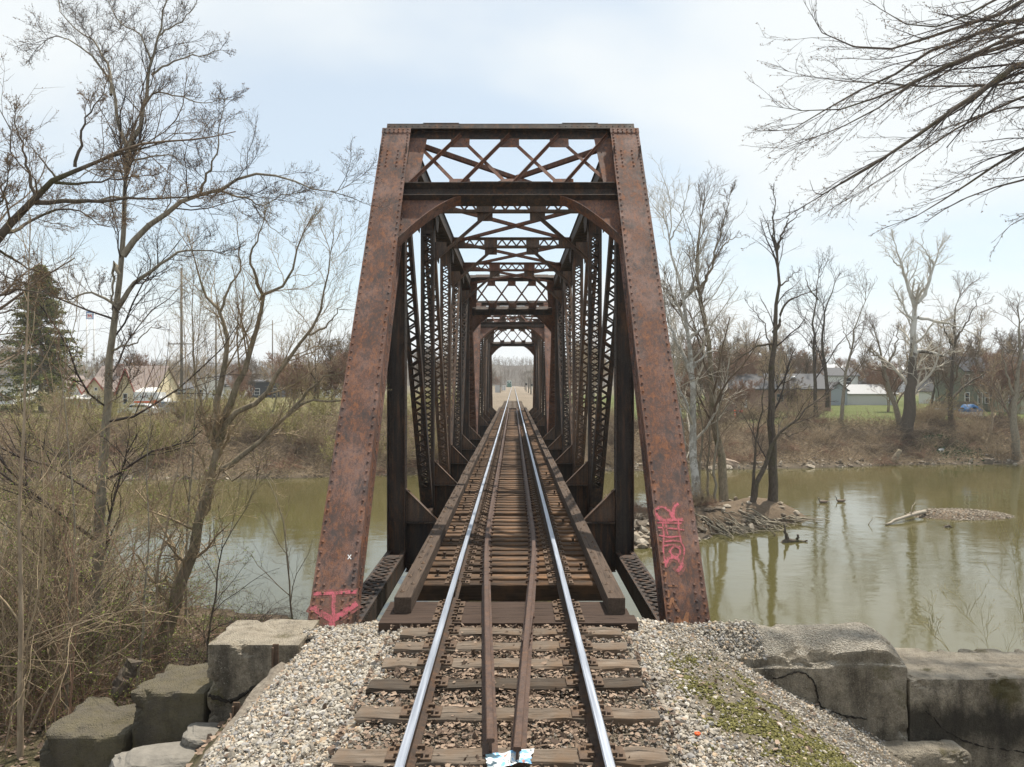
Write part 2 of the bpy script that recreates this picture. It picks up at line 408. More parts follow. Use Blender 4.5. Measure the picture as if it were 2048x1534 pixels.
def onplate(px,py):
    """photograph pixel -> point on the near end posts' cover plate, span coordinates"""
    b,t,L,a,n=endpost_frame(False); d=np.array([(px-CX)/F,1.,-(py-CY)/F]); o=np.array([0,0,CAMZ])-np.array([XC,Y0,0])
    pl=b+n*.2205; k=(pl-o).dot(n)/d.dot(n); return o+d*k
gn=endpost_frame(False)[4]
g=MB()
gm=MB()
def L(pts,w):
    q=[onplate(*p) for p in pts]; strip(g,q,gn,w*.85,.0030); strip(gm,q,gn,w*1.9,.0004,.0018)
L([(629,1188),(655,1187),(690,1185),(711,1184)],.06); L([(668,1190),(667,1215),(667,1250)],.06)
L([(625,1216),(645,1228),(665,1240)],.10); L([(665,1240),(690,1224),(711,1209)],.10); L([(664,1240),(664,1252)],.10)
member(g,'graffiti_arrow',PINK,posts[(-1,False)]); member(gm,'overspray',PINK_MIST,posts[(-1,False)])
g=MB(); L([(696,1110),(702,1118)],.016); L([(702,1110),(696,1118)],.016); member(g,'chalk_cross',WHITE_PAINT,posts[(-1,False)])
g=MB()
C7=lambda x,y:(1160+x/4.51,950+y/4.51)
gm=MB()
def S(pts,w=.022):
    q=[onplate(*a) for a in smooth_line([C7(*p) for p in pts],4)]; strip(g,q,gn,w*.9,.0030); strip(gm,q,gn,w*2.1,.0004,.0018)
S([(748,402),(700,372),(685,330),(705,297),(750,290),(800,320),(830,370),(852,412)],.04)
S([(880,262),(852,290),(840,340),(852,405)],.045); S([(705,385),(750,408),(850,407),(920,402)],.05)
for q in ([(745,410),(750,480),(757,548)],[(772,415),(778,480),(792,540)],[(887,410),(893,500),(912,602)],
          [(700,430),(800,433),(910,436)],[(705,475),(800,480),(935,496)],[(715,545),(800,560),(900,552)],
          [(755,602),(840,595),(900,602),(932,642),(940,700),(926,770),(900,830),(880,872)],
          [(757,560),(750,650),(755,720),(776,832)],[(840,650),(812,690),(840,730),(880,735),(905,700),(890,660),(850,645)],
          [(760,640),(830,630),(905,648)]): S(q)
S([(772,790),(800,748),(860,746),(910,790),(915,822),(882,862)],.06)
member(g,'graffiti_tag',PINK,posts[(1,False)]); member(gm,'overspray',PINK_MIST,posts[(1,False)])
for q,w in (([(800,1195),(820,1150),(835,1118),(860,1180),(892,1228)],.045),([(885,1400),(885,1290),(930,1345),(968,1245),(962,1362)],.045),([(775,880),(770,960)],.03),([(800,1000),(875,1002)],.03),([(795,1040),(800,1100)],.03)):
    g=MB(); S(q,w); member(g,'old_paint_mark',OLD_ORANGE,posts[(1,False)])

def portal(far):
    b,t,L,a,n=endpost_frame(far); q=np.sign(n[1])    # q=-1 near portal faces the camera
    pt=lambda x,u,k=0.: b+(t-b)*u+XH*x+n*k
    mb=MB()
    # top strut: double angles and a wide flange with riveted splice plates
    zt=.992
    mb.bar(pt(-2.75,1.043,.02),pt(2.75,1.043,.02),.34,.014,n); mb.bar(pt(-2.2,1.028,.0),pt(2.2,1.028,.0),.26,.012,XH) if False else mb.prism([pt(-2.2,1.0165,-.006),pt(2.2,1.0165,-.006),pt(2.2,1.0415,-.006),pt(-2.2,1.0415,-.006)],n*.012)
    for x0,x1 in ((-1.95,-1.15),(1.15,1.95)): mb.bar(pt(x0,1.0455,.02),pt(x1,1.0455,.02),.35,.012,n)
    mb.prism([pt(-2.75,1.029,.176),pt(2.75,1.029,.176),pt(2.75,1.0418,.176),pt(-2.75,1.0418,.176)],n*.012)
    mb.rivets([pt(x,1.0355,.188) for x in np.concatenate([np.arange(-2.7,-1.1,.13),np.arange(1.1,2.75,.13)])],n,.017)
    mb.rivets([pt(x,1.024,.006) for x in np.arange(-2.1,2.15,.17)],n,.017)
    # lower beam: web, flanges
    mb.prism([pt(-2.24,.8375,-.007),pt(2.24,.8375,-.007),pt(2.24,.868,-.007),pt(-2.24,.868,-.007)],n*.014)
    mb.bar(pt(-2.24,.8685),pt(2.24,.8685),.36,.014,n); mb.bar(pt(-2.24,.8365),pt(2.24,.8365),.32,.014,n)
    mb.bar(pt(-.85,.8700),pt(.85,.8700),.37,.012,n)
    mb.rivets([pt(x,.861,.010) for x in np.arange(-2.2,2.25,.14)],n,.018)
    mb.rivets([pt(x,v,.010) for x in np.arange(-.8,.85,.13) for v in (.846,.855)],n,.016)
    o=member(mb,'portal_frame',RUST_DARK)  # dark steel colour stands in for shade on the beam and top strut
    m2=MB()
    for i in range(4):
        xb=-2.18+i*1.09; xt=xb+1.06
        m2.bar(pt(xb,.873,.03),pt(xt,1.026,.03),.085,.012,np.cross(unit(pt(xt,1.026)-pt(xb,.873)),n))
        m2.bar(pt(xb,.873,.065),pt(xt,1.026,.065),.012,.075,np.cross(unit(pt(xt,1.026)-pt(xb,.873)),n))
        m2.bar(pt(xt-1.06,1.018,-.02),pt(xb+1.09,.876,-.02),.08,.012,np.cross(unit(pt(xt,1.026)-pt(xb,.873)),n))
        m2.rivets([pt(xb+(xt-xb)*s,.873+.153*s,.037) for s in (.02,.06,.1,.5,.9,.94,.98)],n,.016)
    member(m2,'portal_lattice',RUST_RED,o)
    for x in (-1.1,0,1.1):
        m3=MB(); m3.prism([pt(x-.23,.991,.002),pt(x+.19,.991,.002),pt(x+.19,1.018,.002),pt(x-.23,1.018,.002)],n*.012); m3.rivets([pt(x+.08+j*.05,1.012-j*.006,.016) for j in range(3)],n,.016); member(m3,'portal_gusset',RUST_FRONT,o)
        m3=MB(); m3.prism([pt(x-.20,.869,.002),pt(x+.24,.869,.002),pt(x+.24,.896,.002),pt(x-.20,.896,.002)],n*.012); m3.rivets([pt(x-.06-j*.05,.8765+j*.005,.016) for j in range(3)],n,.016); member(m3,'portal_gusset',RUST_FRONT,o)
    for k in (-1,1):
        m3=MB(); m3.prism([pt(k*2.24,.87,.008),pt(k*1.98,.872,.008),pt(k*1.86,1.018,.008),pt(k*2.24,1.018,.008)],n*.012)
        m3.rivets([pt(k*(2.15-.03*j),1.010-.007*j,.022) for j in range(6)],n,.017); member(m3,'portal_gusset',RUST_FRONT,o)
    for k in (-1,1):
        kb=MB(); arc=[]
        for s in np.linspace(0,1,13): arc.append((2.27-1.24*s,.722+.115*(1-(1-s)**1.5)))
        poly=[pt(k*x,u,-.006) for x,u in arc]+[pt(k*1.03,.846,-.006),pt(k*2.27,.846,-.006)]
        kb.prism(poly,n*.014)
        for i in range(12):
            (x0,u0),(x1,u1)=arc[i],arc[i+1]
            kb.bar(pt(k*x0,u0-.001),pt(k*x1,u1-.001),.25,.016,n)
        kb.rivets([pt(k*x,.841,.012) for x in np.arange(1.15,2.25,.13)],n,.017)
        kb.rivets([pt(k*2.215,u,.012) for u in np.arange(.73,.84,.014)],n,.017)
        member(kb,'portal_knee',RUST_FRONT,o)
for far in (False,True): portal(far)

TOPZ=ZT+.22
for k in (-1,1):                                                     # chords
    mb=MB(); x=P3(k*W2,0,0); ya,yb=PAN+.10,(NP-1)*PAN-.10
    A=x+P3(0,ya,0); B=x+P3(0,yb,0)
    mb.span(k*W2-.31,k*W2+.31,ya,yb,TOPZ+.05,TOPZ+.064)
    for q in (-1,1):
        mb.span(k*W2+q*.262-.007,k*W2+q*.262+.007,ya,yb,TOPZ-.42,TOPZ+.05)
        mb.span(k*W2+q*.285-.045,k*W2+q*.285+.045,ya,yb,TOPZ-.434,TOPZ-.42)
        mb.span(k*W2+q*.276-.006,k*W2+q*.276+.006,ya,yb,TOPZ-.419,TOPZ-.33)
        mb.rivets([P3(k*W2+q*.282,y,TOPZ-.37) for y in np.arange(ya,yb,.16)],XH*q,.018)
        mb.rivets([P3(k*W2+q*.30,y,TOPZ-.434) for y in np.arange(ya,yb,.2)],(0,0,-1),.018)
    c=int((yb-ya)/.24)
    for i in range(c):
        q=1 if i%2 else -1
        mb.bar(P3(k*W2+q*.25,ya+i*.24,TOPZ-.443),P3(k*W2-q*.25,ya+(i+1)*.24,TOPZ-.443),.06,.012,(1,0,0))
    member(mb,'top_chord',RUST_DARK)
    mb=MB(); za,zb=-1.37,-.99; w=.40
    for q in (-1,1):
        mb.span(k*W2+q*.2-.008,k*W2+q*.2+.008,-.35,NP*PAN+.35,za,zb)
        for z in (za,zb-.012): mb.span(k*W2+q*.2-q*.008,k*W2+q*.2-q*.095,-.35,NP*PAN+.35,z,z+.012)
        mb.rivets([P3(k*W2+q*.209,y,z) for y in np.arange(-.3,NP*PAN,.13) for z in (za+.05,zb-.05)],XH*q,.016)
    for i in range(int(NP*PAN/.125)):
        y=i*.125; r=(y%PAN)
        q=1 if i%2 else -1
        if .75<r<PAN-.75: mb.bar(P3(k*W2+q*.15,y,zb+.007),P3(k*W2-q*.15,y+.125,zb+.007),.06,.012,(0,1,0))
    for p in range(NP+1):
        for d in (-.62,.62):
            if -.2<p*PAN+d<NP*PAN+.2:
                mb.span(k*W2-.19,k*W2+.19,p*PAN+d-.13,p*PAN+d+.13,zb+.001,zb+.012)
                mb.rivets([P3(k*W2+u,p*PAN+d+v,zb+.012) for u in (-.15,.15) for v in (-.09,0,.09)],(0,0,1),.016)
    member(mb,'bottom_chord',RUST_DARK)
for k in (-1,1):                                                     # posts and diagonals
    for p in range(1,NP):
        y=p*PAN; x=k*W2; mb=MB()
        if p in (1,NP-1):
            for q in (-1,1):
                mb.span(x+q*.19-.008,x+q*.19+.008,y-.16,y+.16,-1.3,ZT-.3)
                for s in (-1,1): 
                    mb.span(x+q*.182,x+q*.09,y+s*.009,y+s*.020,-1.3,ZT-.3); 
                    mb.rivets([P3(x+q*.135,y+s*.020,z) for z in np.arange(-.9,ZT-.35,.16)],(0,s,0),.018)
                    mb.rivets([P3(x+q*.198,y+s*.08,z) for z in np.arange(-.9,ZT-.35,.18)],XH*q,.016)
            mb.span(x-.182,x+.182,y-.009,y+.009,-1.3,ZT-.3)
            member(mb,'hip_vertical',RUST_DARK)
        else:
            laced(mb,P3(x,y,-1.3),P3(x,y,ZT-.28),.39,.30,.33,1.0,.55)
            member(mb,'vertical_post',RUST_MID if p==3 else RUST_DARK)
    for p0,p1 in ((1,2),(2,3),(5,4),(4,3)):
        mb=MB(); 
        top=P3(k*W2,p0*PAN,ZT-.1); bot=P3(k*W2,p1*PAN,ZB-.1); d=unit(bot-top)
        laced(mb,top+d*.5,bot-d*.25,.355,.26,.36,.3,.75)
        member(mb,'diagonal',RUST_MID if p0 in (2,4) else RUST_DARK)
    for p in range(1,NP):                                            # panel point gussets on the truss planes
        for q in (-1,1):
            mb=MB(); zc=TOPZ-.1
            mb.prism([P3(k*W2+q*.273,p*PAN+u,zc+v) for u,v in ((-.5,-.3),(-.5,-.45),(-.25,-.85),(.25,-.85),(.5,-.45),(.5,-.3))],P3(q*.012,0,0))
            mb.rivets([P3(k*W2+q*.285,p*PAN+u,zc+v) for u in np.arange(-.4,.45,.13) for v in (-.36,-.45)],XH*q,.017)
            member(mb,'chord_gusset',RUST_DARK)
for p in (2,3,4):                                                    # sway struts and their knees
    y=p*PAN; mb=MB(); zt,zb=ZT+.22,ZT-.16
    for z,d in ((zt,1),(zb,1)):
        mb.span(-2.25,2.25,y-.11,y+.11,z-.006,z+.006); 
    for q in (-1,1):
        mb.span(-2.25,2.25,y+q*.012,y+q*.022,zb+.006,zb+.09); mb.span(-2.25,2.25,y+q*.012,y+q*.022,zt-.09,zt-.006)
    for x0,x1 in ((-2.25,-1.78),(-1.05,-.55),(.55,1.05),(1.78,2.25)):
        mb.span(x0,x1,y-.011,y+.011,zb+.006,zt-.006)
        mb.rivets([P3(x,y-.013,z) for x in np.arange(x0+.05,x1,.1) for z in (zb+.13,zt-.13)],(0,-1,0),.014)
    for x0,x1,c in ((-1.78,-1.05,4),(-.55,.55,6),(1.05,1.78,4)):
        w=(x1-x0)/c
        for i in range(c):
            a0,a1=(zb+.07,zt-.07) if i%2==0 else (zt-.07,zb+.07)
            mb.bar(P3(x0+i*w,y,a0),P3(x0+(i+1)*w,y,a1),.012,.055,(0,1,0))
    mb.rivets([P3(x,y-.022,z) for x in np.arange(-2.2,2.25,.13) for z in (zb+.045,zt-.045)],(0,-1,0),.015)
    o=member(mb,'sway_strut',RUST_RED if p==4 else RUST_MID)
    for k in (-1,1):
        kb=MB(); p0=P3(k*.62,y-.03,zb+.02); p1=P3(k*2.30,y-.03,6.40); d=unit(p1-p0); s=np.cross(d,(0,1,0))
        kb.bar(p0,p1,.105,.012,s); kb.bar(p0+P3(0,-.05,0)+s*.05,p1+P3(0,-.05,0)+s*.05,.012,.10,s)
        kb.rivets([p0+d*z+P3(0,-.008,0) for z in np.arange(.15,2.2,.16)],(0,-1,0),.015)
        kb.span(k*.56,k*1.02,y-.010,y+.010,zb-.26,zb-.008)
        kb.prism([P3(k*2.30,y-.010,6.3),P3(k*2.30,y-.010,6.95),P3(k*1.95,y-.010,6.95),P3(k*1.95,y-.010,6.75)],P3(0,.02,0))
        kb.rivets([P3(k*2.25,y-.011,z) for z in np.arange(6.35,6.95,.09)],(0,-1,0),.015)
        member(kb,'knee_brace',RUST_MID)
for p in range(1,NP-1):                                              # top lateral crosses
    mb=MB()
    for k in (-1,1):
        z=ZT+.10+(.05 if k>0 else -.03); p0=P3(-k*2.25,p*PAN+.12,z); p1=P3(k*2.25,(p+1)*PAN-.12,z)
        s=np.cross(unit(p1-p0),(0,0,1))
        mb.bar(p0,p1,.10,.012,s); mb.bar(p0+s*.045-P3(0,0,.05),p1+s*.045-P3(0,0,.05),.012,.10,s); mb.bar(p0-s*.045-P3(0,0,.05),p1-s*.045-P3(0,0,.05),.012,.10,s)
    member(mb,'lateral_brace',RUST_RED)
for p in range(1,NP):                                              # floor beams with corner gussets
    y=p*PAN+(.18 if p==0 else -.18 if p==NP else 0); mb=MB()
    mb.span(-2.31,2.31,y-.008,y+.008,-1.42,-.372); mb.span(-2.31,2.31,y-.16,y+.16,-.372,-.356); mb.span(-2.31,2.31,y-.16,y+.16,-1.436,-1.42)
    for q in (-1,1):
        mb.rivets([P3(x,y+q*.010,z) for x in np.arange(-2.25,2.3,.12) for z in (-.43,-1.37)],(0,q,0),.017)
        for x in (-2.0,-1.25,-.55,.55,1.25,2.0):
            mb.span(x-.04,x+.04,y+q*.0085,y+q*.021,-1.40,-.38)
    for k in (-1,1):
        mb.rivets([P3(k*x,y+q*.12,-.356) for x in np.arange(1.7,2.25,.11) for q in (-1,1)],(0,0,1),.018)
    o=member(mb,'floor_beam',RUST_DARK)
    if 0<p<NP:
        for k in (-1,1):
            gb=MB(); gb.prism([P3(k*2.31,y-.007,.36),P3(k*2.31,y-.007,-.354),P3(k*1.63,y-.007,-.354)],P3(0,.014,0))
            d=unit(P3(k*1.62,0,-.35)-P3(k*2.32,0,.37))
            gb.bar(P3(k*2.32,y,.372),P3(k*1.60,y,-.345),.16,.014,(0,1,0))
            for q in (-1,1):
                gb.span(k*2.31-k*.0,k*2.31-k*.08,y+q*.008,y+q*.02,-.35,.34)
                gb.span(k*2.23,k*1.68,y+q*.008,y+q*.02,-.352,-.272)
                gb.rivets([P3(k*2.27,y+q*.021,z) for z in np.arange(-.22,.33,.1)]+[P3(k*x,y+q*.021,-.312) for x in np.arange(1.8,2.25,.1)]+[P3(k*2.25,y+q*.008,0)+d*0+P3(k*(-.08-.52*s),0,.20-.52*s) for s in np.linspace(.05,.95,6)],(0,q,0),.016)
            member(gb,'corner_gusset',RUST_MID,o)
for k in (-1,1):                                                     # stringers under the ties
    mb=MB(); 
    for p in range(NP):
        ya,yb=p*PAN+.2,(p+1)*PAN-.2; x=k*.86
        mb.span(x-.007,x+.007,ya,yb,-1.15,-.445); mb.span(x-.12,x+.12,ya,yb,-.445,-.431); mb.span(x-.12,x+.12,ya,yb,-1.164,-1.15)
    member(mb,'stringer',RUST_DARK)
mb=MB()
for p in range(NP):                                                  # bottom laterals
    for k in (-1,1): mb.bar(P3(-k*2.3,p*PAN+.2,-1.30-.03*k),P3(k*2.3,(p+1)*PAN-.2,-1.30-.03*k),.1,.012,(0,0,1))
member(mb,'bottom_lateral',RUST_DARK)
Y1=Y0+NP*PAN+.75
dup(span,(XC,Y1,-1.45),0,1,'second rusted steel truss span beyond the river pier, seen through the first',None,skip=('overspray','graffiti_arrow','graffiti_tag','chalk_cross','old_paint_mark'))
YE=Y1+NP*PAN
# ================================================================== track and deck
def sweep(mb, prof, path, xaxis=None, mats=None):
    """sweep a 2-D profile (x across, z up) along a polyline path lying in plan"""
    prof=np.asarray(prof,float); path=np.asarray(path,float); K=len(path); n=len(prof)
    T=np.empty_like(path); T[1:-1]=path[2:]-path[:-2]; T[0]=path[1]-path[0]; T[-1]=path[-1]-path[-2]
    T[:,2]=0; T/=np.linalg.norm(T,axis=1,keepdims=True); S=np.stack([T[:,1],-T[:,0],0*T[:,0]],1)
    V=path[:,None,:]+S[:,None,:]*prof[None,:,0:1]+np.array([0,0,1.])*prof[None,:,1:2]
    idx=np.arange(K*n).reshape(K,n); nx=np.roll(idx,-1,1)
    V=V.reshape(-1,3); base=mb.n; first=True
    mats=mats or [0]*n
    for m in sorted(set(mats)):
        sel=[i for i in range(n) if mats[i]==m]
        Q=np.stack([idx[:-1][:,sel],nx[:-1][:,sel],nx[1:][:,sel],idx[1:][:,sel]],-1).reshape(-1,4)
        if first: mb.add(V,[Q],m); first=False
        else: mb.f.append(Q+base); mb.m.append(m); mb.s.append(False)
    mb.f.append(idx[0,::-1][None]+base); mb.m.append(0); mb.s.append(False)
    mb.f.append(idx[-1][None]+base); mb.m.append(0); mb.s.append(False)
RH=.185
PROF=[(-.072,-RH),(.072,-RH),(.072,-RH+.014),(.014,-RH+.03),(.011,-.05),(.036,-.038),(.037,-.012),(.027,0),(-.027,0),(-.037,-.012),(-.036,-.038),(-.011,-.05),(-.014,-RH+.03),(-.072,-RH+.014)]
PM=[0]*14
for i in (6,7,8): PM[i]=1
YF=520.
ZTIE=-.195
for k,nm in ((-1,'left steel running rail with a worn shiny head, crossing the bridge'),(1,'right steel running rail with a worn shiny head, crossing the bridge')):
    mb=MB(); xr=XC+k*.755
    ys=np.concatenate([np.arange(1.5,YE+2,2.),np.linspace(YE+3,YF,40)])
    sweep(mb,PROF,[(xr+.0*y,y,(0 if y<YE else -.0)) for y in ys],None,PM)
    for y in ((7.4,46.) if k>0 else (9.9,62.)):
        for s in (-1,1):
            mb.span(xr+s*.015,xr+s*.032,y-.35,y+.35,-.15,-.055)
            mb.rivets([(xr+s*.032,y+d,-.10) for d in (-.25,-.09,.09,.25)],(s,0,0),.02)
    tag(mb.obj('running_rail',[RAIL_WEB,RAIL_HEAD],None,(xr,1.5,-RH)),nm,'rail','running rails of the track')
GP=[(-.062,-.14),(.062,-.14),(.062,-.128),(.013,-.115),(.010,-.04),(.032,-.03),(.033,-.010),(.024,0),(-.024,0),(-.033,-.010),(-.032,-.03),(-.010,-.04),(-.013,-.115),(-.062,-.128)]
tie_y=[]
for p in range(12):
    a=(Y0 if p<6 else Y1)+(p%6)*PAN
    for i in range(15): tie_y.append(a+.286+i*.362)
for k in (-1,1):
    mb=MB(); zt=ZTIE+.145
    if k<0: pts=[(-.118,5.55),(-.25,8.4),(-.345,10.6),(-.385,11.7),(-.41,12.6),(-.425,13.6)]
    else:   pts=[(.090,5.42),(.235,8.4),(.345,10.6),(.395,11.7),(.42,12.6),(.435,13.6)]
    pts=[(x,y) for x,y in smooth_line(np.array(pts),4)]
    yend=YE-3.2
    pts+=[(k*.432,y) for y in np.arange(15,yend,2.)]
    pts+=[(k*(.432-.40*(1-math.cos(a))),yend+.42*math.sin(a)) for a in np.linspace(0,math.pi/2,7)]+[(k*.012,yend+.42)]
    path=[(XC+x,y,zt) for x,y in pts]
    sweep(mb,GP,path)
    py=np.array([p[1] for p in path[:-7]]); px=np.array([p[0] for p in path[:-7]])
    for y in tie_y[:150]:                                            # spikes on the ties
        x=np.interp(y,py,px)
        for s in (-1,1):
            mb.box((x+s*.068,y+.03*s,ZTIE+.026),(.05,.026,.028))
            mb.box((x+s*.082,y+.03*s,ZTIE+.008),(.02,.02,.05))
    if k>0:
        x0,y0=XC+.25,8.0
        for s in (-1,1):
            mb.bar((XC+.195+s*.03,7.75,zt-.075),(XC+.275+s*.03,8.75,zt-.075),.02,.085,(1,0,0))
            mb.rivets([(XC+.195+.08*u+s*.042,7.75+u,zt-.075) for u in (.12,.35,.65,.9)],(s,0,0),.022)
    nm='left inner guard rail bent towards the track centre, rusty brown' if k<0 else 'right inner guard rail with a bolted joint, rusty brown'
    tag(mb.obj('guard_rail',[GUARD_TOP],None,(path[0][0],path[0][1],zt-.14)),nm,'guard rail','inner guard rails')
# ---- one tie plate with spikes, three wood variants
def tie_mesh(L,w,h,mat,seed,jag=.0,nm='wood'):
    r=np.random.default_rng(seed); mb=MB(); n=14
    xs=np.linspace(-L/2,L/2,n); 
    ring=np.array([(-w/2,-h),(w/2,-h),(w/2,-.012),(w/2-.012,0),(-w/2+.012,0),(-w/2,-.012)])
    V=np.zeros((n,6,3)); V[:,:,0]=xs[:,None]; V[:,:,1:]=ring[None]
    V[:,2:,1:]+=r.normal(0,jag,(n,4,2)); V[0,:,0]+=r.normal(0,jag*2.5,6); V[-1,:,0]+=r.normal(0,jag*2.5,6)
    idx=np.arange(n*6).reshape(n,6); nx=np.roll(idx,-1,1)
    Q=np.stack([idx[:-1],idx[1:],nx[1:],nx[:-1]],-1).reshape(-1,4)
    mb.add(V.reshape(-1,3),[Q,idx[0][None],idx[-1,::-1][None]],0)
    return mb.mesh(nm,[mat])
TPLATE=MB()
TPLATE.box((0,0,.008),(.36,.19,.016)); 
for s in (-1,1):
    TPLATE.box((s*.085,0,.020),(.02,.19,.012))
    for y in (-.055,.06):
        TPLATE.box((s*.086,y,.036),(.055,.03,.026)); TPLATE.box((s*.105,y,.02),(.02,.022,.05))
    TPLATE.box((s*.145,-.05*s,.022),(.028,.028,.03))
TPM=TPLATE.mesh('tie_plate',[PLATE])
bolt=MB(); bolt.lathe((0,0,0),[(.045,0),(.045,.008),(.018,.009),(.018,.075),(.03,.076),(.03,.10),(.006,.104)],8); BOLTM=bolt.mesh('deck_bolt',[PLATE])
def place_tie(mesh,x,y,z,label,group,plates=True,bolts=(),rot=0.):
    o=bpy.data.objects.new('railway_tie',mesh); COL.objects.link(o); o.location=(x,y,z); o.rotation_euler=(0,0,rot)
    tag(o,label,'railway tie',group)
    if plates:
        for k in (-1,1):
            c=bpy.data.objects.new('tie_plate',TPM); COL.objects.link(c); c.parent=o; c.location=(k*.755+XC-x,0,.002)
    for bx in bolts:
        c=bpy.data.objects.new('deck_bolt',BOLTM); COL.objects.link(c); c.parent=o; c.location=(bx,0,.0)
    return o
VB=[tie_mesh(3.06,.222,.235,TIE_BRIDGE,s,.003) for s in range(6)]
for i,y in enumerate(tie_y):
    bl=[]
    if y<34 and i%3==1: bl=[-1.10]
    if y<24 and i%5==2: bl=bl+[1.12]
    place_tie(VB[i%6],XC+random.uniform(-.03,.03),y+random.uniform(-.012,.012),ZTIE+random.uniform(-.006,.003),
              'dark creosoted timber tie across the bridge deck, one of the closely spaced row','bridge deck ties',y<60,bl)
for j,(y,nm) in enumerate(((8.62,'front'),(8.92,'mid'),(9.20,'back'))):
    pass
HD=[]
lab=['thick dark header timber at the bridge end, its broad front face above the gravel','middle one of the three flat header planks at the near bridge end','rear header plank beside the first bridge tie']
for j,(ya,yb,zb) in enumerate(((8.63,8.93,-.55),(8.945,9.21,-.40),(9.225,9.50,-.40))):
    mb=MB(); x0,x1=XC-1.58,XC+1.58-(.05*j)
    mb.span(x0,x1,ya,yb,zb,ZTIE-.004*j)
    h=mb.obj('header_timber',[HEADER],None,(XC,(ya+yb)/2,zb)); tag(h,lab[j],'timber','header timbers at the bridge end')
    for k in (-1,1):
        c=bpy.data.objects.new('tie_plate',TPM); COL.objects.link(c); c.parent=h; c.location=(k*.755,0,ZTIE-.004*j-zb+.002)
near=[(8.36,2.55,0.,'first weathered tie in the ballast, against the header timber'),
      (7.90,2.58,.008,'second weathered ballast tie from the bridge, leaves along its edge'),
      (7.42,2.66,-.006,'third weathered ballast tie from the bridge, grey with cracks'),
      (6.92,2.66,.012,'fourth weathered ballast tie from the bridge, right end broken and split'),
      (6.29,2.66,-.010,'fifth ballast tie from the bridge, brown and half buried where the guard rails meet'),
      (5.58,2.60,.006,'ballast tie under the torn paper, nearest to the front'),
      (4.95,2.60,.006,'tie at the very front edge of the ballast')]
for i,(y,L,r,lb) in enumerate(near):
    if y<5.2: continue
    place_tie(tie_mesh(L,.225,.17,TIE_OLD,40+i,.0065),XC+(.03 if i<3 else .0)-(.05 if i==5 else 0),y,ZTIE,lb,'weathered ties in the near ballast',True,(),r)
VF=[tie_mesh(2.6,.24,.17,TIE_OLD,70+s,.004) for s in range(3)]
for i in range(55):
    place_tie(VF[i%3],XC+random.uniform(-.04,.04),YE+.6+i*.58,ZTIE,'grey tie in the gravel track bed beyond the far end of the bridge','ties beyond the bridge',i<6)
for k in (-1,1):                                                     # timber guards along the deck edge
    mb=MB(); x=XC+(-1.355 if k<0 else 1.375); y=9.02 if k<0 else 8.98; i=0
    while y<YE-.6:
        L=min(5.64+random.uniform(-.3,.3),YE-.2-y); dx=random.uniform(-.012,.012)
        mb.span(x-.108+dx,x+.108+dx,y,y+L-.012,ZTIE-.006,ZTIE+.195+random.uniform(-.006,.006)); 
        if y<60:
            for yy in np.arange(y+.25,y+L-.1,.36):
                sx=random.choice((-.045,.045)); mb.lathe((x+dx+sx,yy,ZTIE+.196),[(.034,0),(.034,.006),(.016,.007),(.016,.028),(.004,.03)],7,1)
        y+=L; i+=1
    nm='left brown guard timber bolted along the edge of the deck' if k<0 else 'right brown guard timber with its square dark end, along the deck edge'
    tag(mb.obj('guard_timber',[TIMBER,PLATE],None,(x,9,ZTIE)),nm,'guard timber','timbers along the deck edges')
# ================================================================== terrain
ZW=-6.5
def vnoise(x,y,s,seed=0):
    """smooth value noise, vectorised"""
    x=np.asarray(x)/s; y=np.asarray(y)/s; xi=np.floor(x).astype(int); yi=np.floor(y).astype(int); fx=x-xi; fy=y-yi
    def h(i,j):
        n=(i*374761393+j*668265263+seed*1442695041)&0x7fffffff; n=((n^(n>>13))*1274126177)&0x7fffffff; return ((n^(n>>16))&0xffff)/65535.
    fx=fx*fx*(3-2*fx); fy=fy*fy*(3-2*fy)
    return (h(xi,yi)*(1-fx)+h(xi+1,yi)*fx)*(1-fy)+(h(xi,yi+1)*(1-fx)+h(xi+1,yi+1)*fx)*fy
def fbm(x,y,s,seed=0,o=4):
    t=0;a=1;n=0
    for k in range(o): t=t+a*(vnoise(x,y,s,seed+k)-.5); n+=a; a*=.5; s=s*.5
    return t/n*2
def sstep(a,b,x): t=np.clip((x-a)/(b-a),0,1); return t*t*(3-2*t)
LX=np.array([-400,-60,-14,-9,-6,-4.6,-3.7,-2.9,-2.5,-1.5, 1.5,2.3,3.25,4.35,6,9,14,60,400.])
LZ=np.array([-4,-3.8,-3.3,-2.8,-2.35,-1.95,-1.62,-.86,-.52,-.30, -.30,-.42,-1.02,-1.56,-2.3,-3.2,-3.9,-4.2,-4.4])
def shore_near(x): return np.interp(x,[-200,-60,-25,-9,-4,0,3,8,30,80,200],[44,38,31,28,24,19,16,17,19,20,24])
def shore_far(x): return np.interp(x,[-200,-60,-20,0,24,58,100,200],[62,65,68,71.5,75.4,80.5,88,100])
def island(x,y):
    a=np.array([6.5,43.0]); b=np.array([17.0,49.2]); ab=b-a; t=np.clip(((x-a[0])*ab[0]+(y-a[1])*ab[1])/ab.dot(ab),0,1)
    d=np.hypot(x-a[0]-t*ab[0],y-a[1]-t*ab[1])+1.2*fbm(x,y,3.,9)
    return -7.3+1.95*(1-sstep(.8,6.0-1.6*t,d))
def bar(x,y): 
    d=np.hypot((x-30.9)/5.2,(y-49.2)/2.9)+.10*fbm(x,y,2.,15); return -7.0+.80*(1-sstep(.25,1.2,d))
